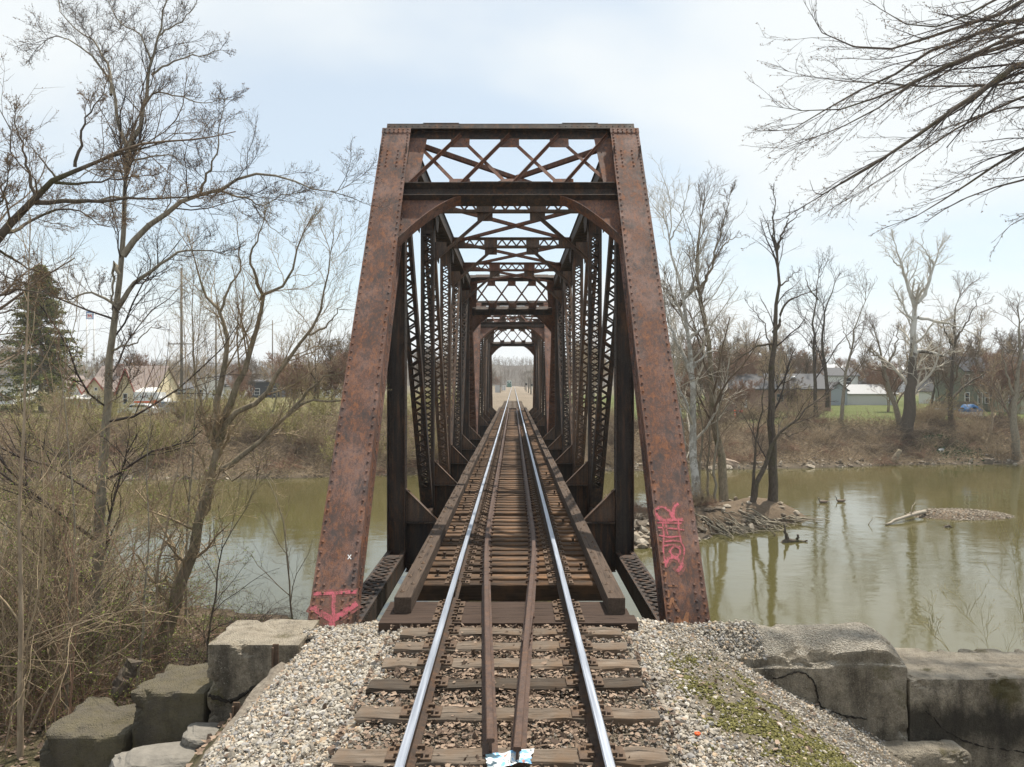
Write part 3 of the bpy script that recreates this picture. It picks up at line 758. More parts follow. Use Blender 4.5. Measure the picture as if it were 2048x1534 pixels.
def height(x,y):
    x=np.asarray(x,float); y=np.asarray(y,float)
    base=np.interp(x,LX,LZ)
    base=base+.10*fbm(x,y,1.5,3)*sstep(1.9,3.4,np.abs(x))+.30*fbm(x,y,5,5)*sstep(5,9,np.abs(x))
    base=np.where((np.abs(x)<1.5)&(y>8.5),np.maximum(base,-.30-.12*sstep(8.5,8.7,y)),base)
    # river side of the abutment line
    sn=shore_near(x)+1.5*fbm(x,y,9,11)
    w0=np.where(x<0,np.interp(x,[-14,-6,-3],[-2.7,-2.5,-3.2]),np.interp(x,[0,3,8,20],[-3.4,-3.2,-3.6,-4.6]))
    t=np.clip((y-9.6)/(sn-9.6),0,1)
    bank=w0+(ZW-w0)*t**1.35+.35*fbm(x,y,4,21)*(1-t)*sstep(9.6,12,y)
    bank=np.where(y>sn,ZW-.15-(y-sn)*.12,bank); bank=np.maximum(bank,-8)
    m=sstep(9.15,9.75,y)
    h=base*(1-m)+np.minimum(bank,base)*m
    # far bank
    sf=shore_far(x)+1.6*fbm(x,x*0+3,14,31)
    bw=np.where(x<0,11.5,14.5)
    top=np.where(x<0,-1.45,-2.05)+.5*fbm(x,y,26,41)+sstep(100,150,y)*.45+sstep(190,320,y)*1.0
    u=(y-sf)/bw
    fb=np.where(u<0,ZW-.1+np.maximum(u*bw*.14,-1.5),ZW+.35*sstep(0,.12,u)+(top-ZW-.35)*sstep(.02,1.05,u)**.9+.55*fbm(x,y,3.2,51)*sstep(.05,.3,u)*(1-sstep(.85,1.2,u)))
    # track embankment beyond the bridge
    ax=np.abs(x-XC); emb=-.36-.30*sstep(2.6,5.5,ax)-.9*sstep(6,12,ax)
    e=sstep(YE-3.5,YE+.6,y)*(1-sstep(10,15,ax)); fb=fb*(1-e)+np.maximum(fb,emb)*e
    fb=np.where(e>.98,emb,fb)
    mid=(sn+sf)/2; h=np.where(y>mid,fb,h)
    h=np.maximum(h,np.where((y>30)&(y<62)&(x>-2)&(x<30),island(x,y),-99))
    h=np.maximum(h,np.where((y>44)&(y<55)&(x>22)&(x<40),bar(x,y),-99))
    return h
def axis(segs):
    out=[]
    for a,b,s in segs: out.append(np.arange(a,b,s))
    return np.concatenate(out+[[segs[-1][1]]])
gx=axis([(-900,-200,40),(-200,-80,8),(-80,-24,2.),(-24,-10,.6),(-10,8,.16),(8,20,.5),(20,80,1.6),(80,200,8),(200,900,40)])
gy=axis([(-8,3,1.),(3,9.1,.16),(9.1,9.8,.07),(9.8,16,.3),(16,30,.8),(30,34,1.),(34,58,.55),(58,66,1.),(66,100,.7),(100,150,4),(150,400,15),(400,1500,60)])
GX,GY=np.meshgrid(gx,gy); GZ=height(GX,GY)
ny,nx_=GX.shape
def lerp(a,b,t): return np.asarray(a)*(1-t[...,None])+np.asarray(b)*t[...,None]
def ground_colour(x,y,z):
    n=fbm(x,y,2.2,61)*.5+.5; n2=fbm(x,y,9,71)*.5+.5
    litter=lerp((.115,.085,.058),(.19,.145,.10),n); soil=lerp((.12,.09,.06),(.20,.155,.105),n2)
    c=lerp(litter,soil,n2*.5)
    grn=sstep(.52,.75,n2)*.55*(y<40)*(x<-3); c=lerp(c,(.085,.105,.035),grn)
    gravel=(1-sstep(2.7,3.5,-x))*(1-sstep(4.3,6,x))*(y<9.8); c=lerp(c,lerp((.17,.145,.11),(.27,.235,.185),n),np.clip(gravel,0,1))
    far=sstep(58,64,y); fc=lerp((.16,.12,.08),(.27,.21,.145),n); c=lerp(c,fc,far)
    sf=shore_far(x); mud=far*(1-sstep(.2,2.6,y-sf)); c=lerp(c,(.20,.165,.12),mud*.8)
    up=sstep(9.5,13.5,y-sf)*far
    lawn=lerp((.105,.132,.042),(.165,.182,.07),n); dry=lerp((.20,.165,.09),(.17,.175,.065),n2)
    c=lerp(c,np.where((x>8)[...,None],lawn,dry),up*(1-sstep(200,260,y)))
    c=lerp(c,(.17,.15,.10),sstep(200,260,y))
    ax=np.abs(x-XC); bal=sstep(YE-3,YE,y)*(1-sstep(9,13,ax)); c=lerp(c,lerp((.20,.165,.125),(.33,.275,.21),fbm(x,y,5,77)*.5+.5),bal)
    isl=((y>30)&(y<62)&(x>-2)&(x<30)&(z>-7))*1.; c=lerp(c,lerp((.15,.11,.075),(.22,.17,.12),n),isl)
    br=((y>44)&(y<55)&(x>22)&(x<40)&(z>-6.9))*1.; c=lerp(c,(.24,.18,.125),br)
    wet=(1-sstep(ZW+.02,ZW+.28,z))*(y>14); c=c*(1-.5*wet[...,None])
    return c
mb=MB(); idx=np.arange(ny*nx_).reshape(ny,nx_)
mb.add(np.stack([GX,GY,GZ],-1).reshape(-1,3),[np.stack([idx[:-1,:-1],idx[:-1,1:],idx[1:,1:],idx[1:,:-1]],-1).reshape(-1,4)],0,True)
def ground_mat():
    t=NT('ground_soil_and_litter'); a=t.n('VertexColor'); a.layer_name='zone'; v=t.co()
    f=t.noise(v,7,8,.75); g=t.vor(v,22,'F1','Distance'); h=t.noise(v,1.3,6,.7)
    c=t.mix(.75,a.outputs['Color'],t.ramp(f,[(.3,.25),(.5,.95),(.72,1.)]),'MULTIPLY')
    c=t.mix(.35,c,t.ramp(h,[(.35,(.5,.45,.4)),(.65,(1.,1.,1.))]),'MULTIPLY')
    t.bump(t.math('ADD',f,t.math('MULTIPLY',g,.6)),.9,.07); return t.done(c,.95,0,.15)
gm=ground_mat()
ground=mb.obj('ground',[gm]); tag(ground,'river banks and ground on both sides, brown soil, litter and lawn','ground',None,'structure')
ca=ground.data.color_attributes.new('zone','FLOAT_COLOR','POINT')
cc=np.concatenate([ground_colour(GX,GY,GZ),np.ones(GX.shape+(1,))],-1).astype(np.float32); ca.data.foreach_set('color',cc.ravel())
# ---- river
def water_mat():
    t=NT('murky_green_brown_river'); v=t.co('Object',(.5,1.,1)); v0=t.co()
    big=t.noise(v0,.045,4,.6); c=t.mix(t.ramp(big,[(.35,0.),(.65,1.)]),(.074,.068,.024),(.100,.088,.036))
    w=t.noise(v,1.1,5,.62,.35); w2=t.noise(v0,.22,3,.5,.6); calm=t.ramp(t.noise(v0,.06,3),[(.38,.25),(.62,1.)])
    t.bump(t.math('ADD',t.math('MULTIPLY',w,calm),t.math('MULTIPLY',w2,1.6)),.15,.11)
    t.b.inputs['IOR'].default_value=1.75
    return t.done(c,.05,0,.5)
mb=MB(); nn=2; mb.add([(-900,8,ZW),(900,8,ZW),(900,110,ZW),(-900,110,ZW)],[[0,1,2,3]])
tag(mb.obj('river',[water_mat()]),'murky olive green river passing under the bridge','river',None,'structure')

# ================================================================== concrete
def rough_block(name,x0,x1,y0,y1,z0,z1,label,cat,seed,amp=.03,round_=.08,cut=None,mat=None,parts=None,n=9,group=None,step=.04):
    """a cast block with chipped, weathered surface"""
    r=np.random.default_rng(seed); mb=MB()
    nx=max(3,int((x1-x0)/step)); nyy=max(3,int((y1-y0)/step)); nz=max(3,int((z1-z0)/step))
    def face(o,u,v,nu,nv):
        a=np.linspace(0,1,nu+1); b=np.linspace(0,1,nv+1); A,B=np.meshgrid(a,b)
        V=np.asarray(o)+A[...,None]*np.asarray(u)+B[...,None]*np.asarray(v); V=V.reshape(-1,3)
        i=np.arange((nu+1)*(nv+1)).reshape(nv+1,nu+1)
        return V,np.stack([i[:-1,:-1],i[:-1,1:],i[1:,1:],i[1:,:-1]],-1).reshape(-1,4)
    X,Y,Z=x1-x0,y1-y0,z1-z0
    for o,u,v,nu,nv in (((x0,y0,z0),(X,0,0),(0,0,Z),nx,nz),((x1,y1,z0),(-X,0,0),(0,0,Z),nx,nz),((x1,y0,z0),(0,Y,0),(0,0,Z),nyy,nz),((x0,y1,z0),(0,-Y,0),(0,0,Z),nyy,nz),((x0,y0,z1),(X,0,0),(0,Y,0),nx,nyy)):
        V,Q=face(o,u,v,nu,nv)
        c=np.array([(x0+x1)/2,(y0+y1)/2,(z0+z1)/2]); hs=np.array([X,Y,Z])/2
        d=V-c; q=np.maximum(np.abs(d)-(hs-round_),0); l=np.linalg.norm(q,axis=1,keepdims=True)
        V=c+np.sign(d)*np.minimum(np.abs(d),hs-round_)+np.sign(d)*q/np.maximum(l,1e-9)*np.minimum(l,round_)
        amp2=amp*(1+1.6*sstep(z1-.25,z1,V[:,2]))
        ed=np.sort(np.maximum(0,1-(hs-np.abs(d))/.16),axis=1)[:,1]; chip=ed*sstep(.05,.45,fbm(V[:,0]+V[:,2]*1.1,V[:,1]-V[:,2]*.9,.30,seed+31,3))*.085
        nn=fbm(V[:,0]*1.3+V[:,2]*.7,V[:,1]*1.3+V[:,2]*.9,.55,seed,4)
        nrm=(V-c)/hs; nrm/=np.linalg.norm(nrm,axis=1,keepdims=True)
        V=V-np.sign(d)*(chip[:,None]*(np.abs(d)>hs-.17))+nrm*(nn*amp2*.6+.008*fbm(V[:,0]+V[:,2]*.8,V[:,1]+V[:,2],.13,seed+7,2))[:,None]
        if cut is not None: V=cut(V)
        mb.add(V,[Q],0,False)
    o=mb.obj(name,[mat or CONC],None,((x0+x1)/2,(y0+y1)/2,z0)); tag(o,label,cat,group); return o
WG='stepped concrete wing wall blocks'
b1=rough_block('concrete_block',-3.75,-2.62,8.70,9.62,-2.3,-.48,'tallest left concrete block beside the gravel, pitted grey, cracked at its base','concrete block',1,.022,.015,group=WG)
b2=rough_block('concrete_block',-4.66,-3.77,8.66,9.60,-2.9,-1.06,'middle step of the left concrete wing wall, dark with a mossy top','concrete block',2,.045,.03,None,CONC_DARK,group=WG)
b3=rough_block('concrete_block',-5.75,-4.68,8.55,9.55,-3.3,-1.52,'lowest left concrete block at the corner among leaves, dark with moss','concrete block',3,.07,.06,None,CONC_DARK,group=WG)
def cutr(V):
    V=V.copy(); k=sstep(3.2,1.4,V[:,0]) if False else 1-sstep(1.6,3.2,V[:,0]); V[:,2]-=np.where(V[:,2]>-.9,.05*k,0)
    e=sstep(4.52,4.80,V[:,0]+.12*fbm(V[:,1],V[:,2],.3,8)); V[:,2]-=np.where(V[:,2]>-.75,.13*e,0); V[:,2]+=np.where(V[:,2]>-.5,.05*fbm(V[:,0],V[:,1],.55,19,3),0)
    f=(1-sstep(8.55,9.1,V[:,1]))*sstep(-.75,-.5,V[:,2])*(.35+.9*vnoise(V[:,0],V[:,0]*0,.45,5)*(.5+vnoise(V[:,0],V[:,0]*0,.14,6))); V[:,2]-=.28*f; V[:,1]+=.10*f
    return V
b4=rough_block('concrete_wall',1.55,4.78,8.58,9.28,-3.4,-.40,'long right concrete wing wall block with an eroded gravelly top','concrete wall',4,.035,.04,cutr,CONC_TOP,group=WG)
b5=rough_block('concrete_wall',4.80,9.5,8.60,9.60,-4.5,-.86,'lower right concrete wall with black stains and a mossy top edge','concrete wall',5,.022,.025,None,CONC_BAND,group=WG)
b6=rough_block('concrete_ledge',4.15,5.3,8.15,8.57,-3.3,-1.56,'small broken concrete ledge at the foot of the right wall','concrete block',6,.05,.1,group=WG)
# cracks and spalled seams as parts of the walls
CRK=plain('crack_dark',(.022,.018,.014),1.,0,.2); SPALL=plain('pale_spalled_concrete',(.40,.37,.30),.95,0,.3,20,.6)  # near-black tone for the crack lines
def seam(parent,name,pts,w,mat,th=.02,yface=8.57):
    """a crack (thin jagged dark line) or a ragged ledge of spalled lumps on a wall face"""
    mb=MB(); r=np.random.default_rng(len(pts)+int(w*1000)); p=smooth_line(np.array(pts),14); n=len(p)
    p=p+np.cumsum(r.normal(0,.006,(n,2)),0)-np.linspace(0,1,n)[:,None]*0; P=np.stack([p[:,0],np.full(n,yface)+r.normal(0,.004,n),p[:,1]],1)
    if 'crack' in name: mb.tube(P,np.abs(r.normal(w*.33,w*.14,n)).clip(.003,.03),5)
    else:
        N=n*5; q=P[r.integers(0,n,N)]+r.normal(0,1,(N,3))*np.array([.03,.006,w*.32]); stones_late.append((parent,name,q,r.uniform(.012,.035,N),mat)); return
    o=bpy.data.objects.new(name,mb.mesh(name,[mat])); COL.objects.link(o); o.parent=parent; o.location=-np.array(parent.location)
stones_late=[]
seam(b4,'crack',[(2.7,-.83),(3.2,-.81),(3.55,-.80),(3.66,-.95),(3.72,-1.15),(3.9,-1.27),(4.2,-1.33)],.028,CRK,.03,8.575)
seam(b5,'crack',[(5.0,-1.25),(5.2,-1.45),(5.6,-1.6),(6.3,-1.72),(7.2,-1.80)],.026,CRK,.03,8.60)
seam(b1,'crack',[(-3.72,-1.10),(-3.45,-1.16),(-3.2,-1.02),(-2.95,-.86),(-2.72,-.72)],.06,CRK,.03,8.695)
# abutments and pier
mb=MB(); mb.span(XC-3.4,XC+3.4,9.55,11.4,-7.5,-1.47); mb.span(XC-1.58,XC+1.58,9.0,9.40,-4,-.56)
tag(mb.obj('bridge_abutment',[CONC],None,(XC,10.4,-7.5)),'near concrete abutment carrying the first truss','abutment')
mb=MB(); mb.span(XC-3.6,XC+3.6,43.0,45.7,-8,-2.0); mb.span(XC-3.8,XC+3.8,42.9,45.8,-2.0,-1.47)
tag(mb.obj('bridge_pier',[CONC],None,(XC,44.3,-8)),'stone pier standing in the river between the two trusses','pier')
mb=MB(); mb.span(XC-3.4,XC+3.4,YE-.6,YE+1.6,-7,-1.47); mb.span(XC-2.2,XC+2.2,YE+.25,YE+.6,-3,-.6)
tag(mb.obj('bridge_abutment',[CONC],None,(XC,YE,-7)),'far abutment where the second truss meets the gravel bed','abutment')
# shoes under the near end posts
# ================================================================== stones, leaves
PHI=(1+5**.5)/2
ICV=np.array([[-1,PHI,0],[1,PHI,0],[-1,-PHI,0],[1,-PHI,0],[0,-1,PHI],[0,1,PHI],[0,-1,-PHI],[0,1,-PHI],[PHI,0,-1],[PHI,0,1],[-PHI,0,-1],[-PHI,0,1]]); ICV/=np.linalg.norm(ICV[0])
ICF=np.array([[0,11,5],[0,5,1],[0,1,7],[0,7,10],[0,10,11],[1,5,9],[5,11,4],[11,10,2],[10,7,6],[7,1,8],[3,9,4],[3,4,2],[3,2,6],[3,6,8],[3,8,9],[4,9,5],[2,4,11],[6,2,10],[8,6,7],[9,8,1]])
def rotm(N,rng):
    q=rng.normal(size=(N,4)); q/=np.linalg.norm(q,axis=1,keepdims=True); w,x,y,z=q.T
    return np.stack([np.stack([1-2*(y*y+z*z),2*(x*y-z*w),2*(x*z+y*w)],-1),np.stack([2*(x*y+z*w),1-2*(x*x+z*z),2*(y*z-x*w)],-1),np.stack([2*(x*z-y*w),2*(y*z+x*w),1-2*(x*x+y*y)],-1)],1)
def stones(mb,P,size,rng,flat=.62,mat=0):
    N=len(P); V=ICV[None]*(1+rng.uniform(-.42,.34,(N,12,1)))*np.asarray(size)[:,None,None]
    V=V*np.stack([rng.uniform(.8,1.25,N),rng.uniform(.65,1.,N),rng.uniform(flat*.75,flat*1.25,N)],-1)[:,None,:]
    az=rng.uniform(0,math.tau,N); R=rotm(N,rng); tilt=.35
    Rz=np.zeros((N,3,3)); Rz[:,0,0]=np.cos(az); Rz[:,0,1]=-np.sin(az); Rz[:,1,0]=np.sin(az); Rz[:,1,1]=np.cos(az); Rz[:,2,2]=1
    V1=np.einsum('nij,nkj->nki',Rz,V); V2=np.einsum('nij,nkj->nki',R,V)
    m=rng.random(N)<.45; V=np.where(m[:,None,None],V2,V1)+P[:,None,:]
    f=(ICF[None]+(np.arange(N)*12)[:,None,None]).reshape(-1,3); mb.add(V.reshape(-1,3),[f],mat)
rg=np.random.default_rng(5)
def scatter(N,x0,x1,y0,y1,acc,rng=rg):
    x=rng.uniform(x0,x1,N); y=rng.uniform(y0,y1,N); k=rng.random(N)<acc(x,y); return x[k],y[k]
def mossmask(x,y):
    c=np.exp(-(((x-2.5-.22*(7.2-y))/1.25)**2+((y-6.8)/1.35)**2)*1.1); return sstep(.42,.62,c*.62+.38*(fbm(x,y,.8,91)*.5+.5)+.05)
def gravel_acc(x,y):
    a=np.where(x<0,1-sstep(2.7,3.05,-x),1-sstep(1.5,2.6,x)*.45-sstep(2.6,5,x)*.3)
    a=a*(1-.85*mossmask(x,y))
    return np.where(np.abs(x)<1.32,.55,a)*(y<9.5)
x,y=scatter(150000,-3.2,6.5,4.6,9.5,gravel_acc); s=rg.gamma(4,.0036,len(x)).clip(.006,.04)*np.where(x>1.8,.72,1.)*np.where(np.abs(x)<1.3,.8,1.)
z=height(x,y)+s*.25-np.where(np.abs(x)<1.32,.0,0); near_in=np.abs(x-XC)<1.3; z=np.where(near_in,np.maximum(z,-.258)+rg.uniform(-.01,.02,len(x)),z+rg.uniform(-.006,.012,len(x)))
mb=MB(); stones(mb,np.stack([x,y,z],-1),s,rg)
x=1.5+1.6*rg.random(3800)**1.8; y=rg.uniform(8.62,9.22,3800); s=rg.gamma(5,.003,3800).clip(.007,.03)   # loose stones on top of the right wall
k=(x<4.4)&(rg.random(3800)<.9); x,y,s=x[k],y[k],s[k]; stones(mb,np.stack([x,y,-.375-.05*(1-sstep(1.6,3.2,x))-.24*(1-sstep(8.6,9.05,y))+rg.uniform(-.01,.02,len(x))],-1),s,rg)
x=rg.uniform(-3.3,-1.5,2600); y=rg.uniform(9.0,9.36,2600); s=rg.gamma(5,.003,2600).clip(.007,.03)
stones(mb,np.stack([x,y,np.interp(x,[-3.3,-2.6,-1.5],[-.62,-.50,-.42])+rg.uniform(-.03,.02,len(x))],-1),s,rg)
tag(mb.obj('ballast_gravel',[GRAVEL]),'pale limestone ballast gravel around the near track','gravel',None,'stuff')
for par,nm,q,sz,mt_ in stones_late:
    mb=MB(); stones(mb,q,sz,rg,.5); o=bpy.data.objects.new(nm,mb.mesh(nm,[mt_])); COL.objects.link(o); o.parent=par; o.location=-np.array(par.location)
# gravel shelf between block and track on top of the abutment backwall
def leaf_quads(mb,P,size,rng,mat=0,curl=.5,up=.7):
    N=len(P); 
    T=np.array([[-1,0,0],[-.35,.55,.18],[.45,.5,.12],[1,0,.1],[.45,-.5,.12],[-.35,-.55,.18]])*1.0
    T=np.repeat(T[None],N,0); T[:,:,2]*=rng.uniform(-1,1.6,(N,1))*curl*2; T+=rng.normal(0,.12,T.shape); T*=np.asarray(size)[:,None,None]
    R=rotm(N,rng); az=rng.uniform(0,math.tau,N); Rz=np.zeros((N,3,3)); Rz[:,0,0]=np.cos(az); Rz[:,0,1]=-np.sin(az); Rz[:,1,0]=np.sin(az); Rz[:,1,1]=np.cos(az); Rz[:,2,2]=1
    V=np.where((rng.random(N)<up)[:,None,None],np.einsum('nij,nkj->nki',Rz,T),np.einsum('nij,nkj->nki',R,T))+P[:,None,:]
    b=(np.arange(N)*6)[:,None]; mb.add(V.reshape(-1,3),[np.concatenate([b+np.array([[0,1,4,5]]),b+np.array([[1,2,3,4]])],0)],mat)
mb=MB(); N=9500; x=rg.normal(0,.75,N).clip(-1.4,1.4)+XC; y=rg.uniform(4.9,8.62,N); z=-.236+rg.uniform(0,.03,N)
tz=np.array([t[0] for t in near]); on=(np.abs(y[:,None]-tz[None]).min(1)<.10); k=(~on)|(rg.random(N)<.05); x,y,z,on=x[k],y[k],z[k],on[k]; z=np.where(on,ZTIE+.008,z)
leaf_quads(mb,np.stack([x,y,z],-1),rg.gamma(4,.0050,len(x)).clip(.008,.045),rg)
N=9000; x=rg.uniform(-12,-2.95,N); y=rg.uniform(7.5,22,N); z=height(x,y)+.02
leaf_quads(mb,np.stack([x,y,z],-1),rg.gamma(5,.010,N).clip(.02,.09),rg)
N=260; x=np.where(rg.random(N)<.5,rg.uniform(-3,-1.4,N),rg.uniform(1.3,4.2,N)); y=rg.uniform(5,9,N); leaf_quads(mb,np.stack([x,y,height(x,y)+.03],-1),rg.uniform(.015,.045,N),rg)
tag(mb.obj('dry_leaves',[LEAF_DRY]),'dry curled leaf litter between the rails and under the trees','leaves',None,'stuff')
GCOV=leafmat('low_green_plants',(.06,.11,.02),(.16,.21,.05))
N=16000; x=rg.uniform(-13,-3.6,N); y=rg.uniform(8.6,24,N); k=fbm(x,y,2.4,131)>.12; x,y=x[k],y[k]; mb=MB(); leaf_quads(mb,np.stack([x,y,height(x,y)+rg.uniform(.0,.16,len(x))],-1),rg.uniform(.015,.045,len(x)),rg,0,.4,.35)
tag(mb.obj('ground_cover',[GCOV]),'patches of low fresh green plants on the near left bank','ground cover',None,'stuff')
# moss on the right slope: tiny cushions
MOSS=leafmat('yellow_green_moss',(.070,.066,.020),(.165,.15,.045))
x,y=scatter(70000,1.4,5.5,4.8,8.4,lambda x,y:mossmask(x,y)*(.04+.60*sstep(.42,.55,fbm(x,y,.22,97)*.5+.5))); s=rg.uniform(.008,.022,len(x))
mb=MB(); stones(mb,np.stack([x,y,height(x,y)+.006],-1),s,rg,.35); tag(mb.obj('moss',[MOSS]),'yellow green moss spreading over the right gravel slope','moss',None,'stuff')
# riprap on the island and shores
mb=MB(); N=2600; x=rg.uniform(3,19,N); y=rg.uniform(36,51,N); z=height(x,y); k=(z>ZW-.1)&(z<-5.4)&(rg.random(N)<np.where(x<11,1,.45)*np.where(y<44,1.,.35)); x,y,z=x[k],y[k],z[k]
stones(mb,np.stack([x,y,z+.05],-1),rg.gamma(3,.075,len(x)).clip(.06,.5),rg,.5)
N=5200; x=rg.uniform(-60,70,N); y=shore_far(x)+rg.normal(.9,.9,N); z=height(x,y); k=(z>ZW-.1)&(rg.random(N)<np.where(x>8,.30,.05)); x,y,z=x[k],y[k],z[k]
stones(mb,np.stack([x,y,z+.03],-1),rg.gamma(2.,.085,len(x)).clip(.05,.7),rg,.45)
N=5200; x=rg.uniform(25.5,36.5,N); y=rg.uniform(46,52.6,N); z=height(x,y); k=z>ZW-.03; x,y,z=x[k],y[k],z[k]; stones(mb,np.stack([x,y,z],-1),rg.uniform(.03,.09,len(x)),rg)
tag(mb.obj('shore_rubble',[RUBBLE]),'broken stones along the island and the far river edge','gravel',None,'stuff')
# big slab, timbers, scrap beside the gravel on the left
def rock(name,c,s,label,seed,rot=(0,0,0),mat=None,group=None):
    r=np.random.default_rng(seed); mb=MB(); V=ICV.copy(); Fc=ICF.copy()
    for _ in range(3):
        mids={}; V=list(map(tuple,V)); nf=[]
        def mid(a,b):
            k=(min(a,b),max(a,b))
            if k not in mids: m=unit(np.array(V[a])+np.array(V[b])); V.append(tuple(m)); mids[k]=len(V)-1
            return mids[k]
        for a,b,cc_ in Fc: x=mid(a,b);y=mid(b,cc_);z=mid(cc_,a); nf+=[(a,x,z),(b,y,x),(cc_,z,y),(x,y,z)]
        V=np.array(V); Fc=np.array(nf)
    V=np.sign(V)*np.abs(V)**.62; V*=(1+.22*fbm(V[:,0]+3*V[:,2],V[:,1]+2*V[:,2],1.,seed,4))[:,None]
    R=Matrix.Rotation(rot[2],3,'Z')@Matrix.Rotation(rot[1],3,'Y')@Matrix.Rotation(rot[0],3,'X'); V=(V*np.asarray(s))@np.array(R).T+np.asarray(c)
    mb.add(V,[Fc],0,False); o=mb.obj(name,[mat or CONC],None,c); return tag(o,label,'rock',group)
rock('rock_slab',(-3.95,8.12,-1.72),(.62,.34,.24),'pale broken rock slab lying below the left concrete blocks',11,(.1,.15,.5),plain('pale_grey_rock',(.20,.185,.16),.9,0,.45,9,1.))
rock('rock_slab',(-3.55,8.45,-1.52),(.35,.22,.13),'smaller flat stone wedged between block and slab',12,(0,.2,.2),plain('pale_grey_rock',(.27,.26,.24)))
rock('rock_slab',(-4.35,7.9,-2.0),(.4,.3,.2),'dark low stone left of the pale slab',13,(0,0,.9))
def log(name,p0,p1,w,h,label,mat,seed,cat='timber'):
    r=np.random.default_rng(seed); mb=MB(); p0=np.array(p0,float); p1=np.array(p1,float); a=unit(p1-p0); s=unit(np.cross(a,(0,0,1))); u=np.cross(s,a); n=12;S=8
    V=[]
    for i in range(n):
        for k in range(S):
            an=k*math.tau/S; q=np.array([math.copysign(abs(math.cos(an))**.6,math.cos(an))*w/2,math.copysign(abs(math.sin(an))**.6,math.sin(an))*h/2])*(1+r.normal(0,.10))
            V.append(p0+(p1-p0)*i/(n-1)+s*q[0]+u*q[1]+a*r.normal(0,.05 if i in(0,n-1) else .01))
    idx=np.arange(n*S).reshape(n,S); nx=np.roll(idx,-1,1)
    mb.add(V,[np.stack([idx[:-1],nx[:-1],nx[1:],idx[1:]],-1).reshape(-1,4),idx[0,::-1][None],idx[-1][None]],0)
    return tag(mb.obj(name,[mat],None,p0),label,cat)
WEATH=bark('split_weathered_timber',(.09,.075,.06),(.27,.235,.19),22)
log('old_timber',(-2.98,6.9,-1.02),(-2.80,8.45,-.74),.20,.17,'split grey timber holding back the edge of the gravel',WEATH,3)
log('old_timber',(-3.15,6.6,-1.22),(-2.96,7.5,-1.02),.17,.15,'short dark broken timber end beside the gravel edge',TIE_OLD,4)
log('driftwood_plank',(-3.75,7.45,-1.68),(-3.1,8.25,-1.18),.15,.07,'thin pale plank leaning along the rubble below the gravel',DRIFT,5,'plank')
for c,l,s in (((-2.86,8.55,-.72),'short rusty steel stub standing by the tallest concrete block',0.3),((-3.02,7.75,-1.02),'small rusty steel stub at the gravel edge',.26)):
    mb=MB(); mb.span(c[0]-.035,c[0]+.035,c[1]-.01,c[1]+.01,c[2]-.2,c[2]+s); mb.span(c[0]-.035,c[0]-.015,c[1]-.05,c[1]-.0105,c[2]-.2,c[2]+s-.03); tag(mb.obj('steel_stub',[PLATE],None,c),l,'steel stub')
# torn paper and cap
t=NT('torn_printed_paper'); v=t.co(); n=t.noise(v,9,3,.6,.8); n2=t.noise(v,5,2,.5,1.)
c=t.ramp(n,[(.36,(.05,.09,.12)),(.42,(.70,.72,.70)),(.5,(.74,.75,.74)),(.54,(.20,.42,.66)),(.66,(.16,.36,.60))]); c=t.mix(t.ramp(n2,[(.55,0.),(.57,1.)]),c,(.05,.10,.13)); c=t.mix(t.ramp(n2,[(.36,1.),(.38,0.)]),c,(.45,.22,.18))
PAPER=t.done(c,.6)
mb=MB(); n=14; A,B=np.meshgrid(np.linspace(-.5,.5,n),np.linspace(-.5,.5,n)); r=np.random.default_rng(3)
e=1+.16*fbm(A*9,B*9,2.,5); PX=A*.36*e+.02*fbm(A*8,B*8,1.5,8); PY=B*.20*e+.03*fbm(A*8,B*8,1.2,9)+.05*A; PZ=.016+.022*(fbm(A*10,B*10,2.2,12)+.5)
i=np.arange(n*n).reshape(n,n); mb.add(np.stack([PX,PY,PZ],-1).reshape(-1,3)+np.array([-.03,5.46,ZTIE+.012]),[np.stack([i[:-1,:-1],i[:-1,1:],i[1:,1:],i[1:,:-1]],-1).reshape(-1,4)],0)
tag(mb.obj('torn_paper',[PAPER],None,(-.03,5.46,ZTIE)),'torn crumpled paper printed blue and white, lying on a tie','paper')
mb=MB(); p=np.array([1.575,6.07,float(height(1.575,6.07))+.035]); mb.lathe(p,[(.004,0),(.026,.002),(.026,.014),(.022,.016),(.021,.006),(.003,.005)],10); tag(mb.obj('bottle_cap',[plain('orange_plastic',(.75,.12,.03),.4)],None,p),'small orange plastic cap on the gravel','bottle cap')
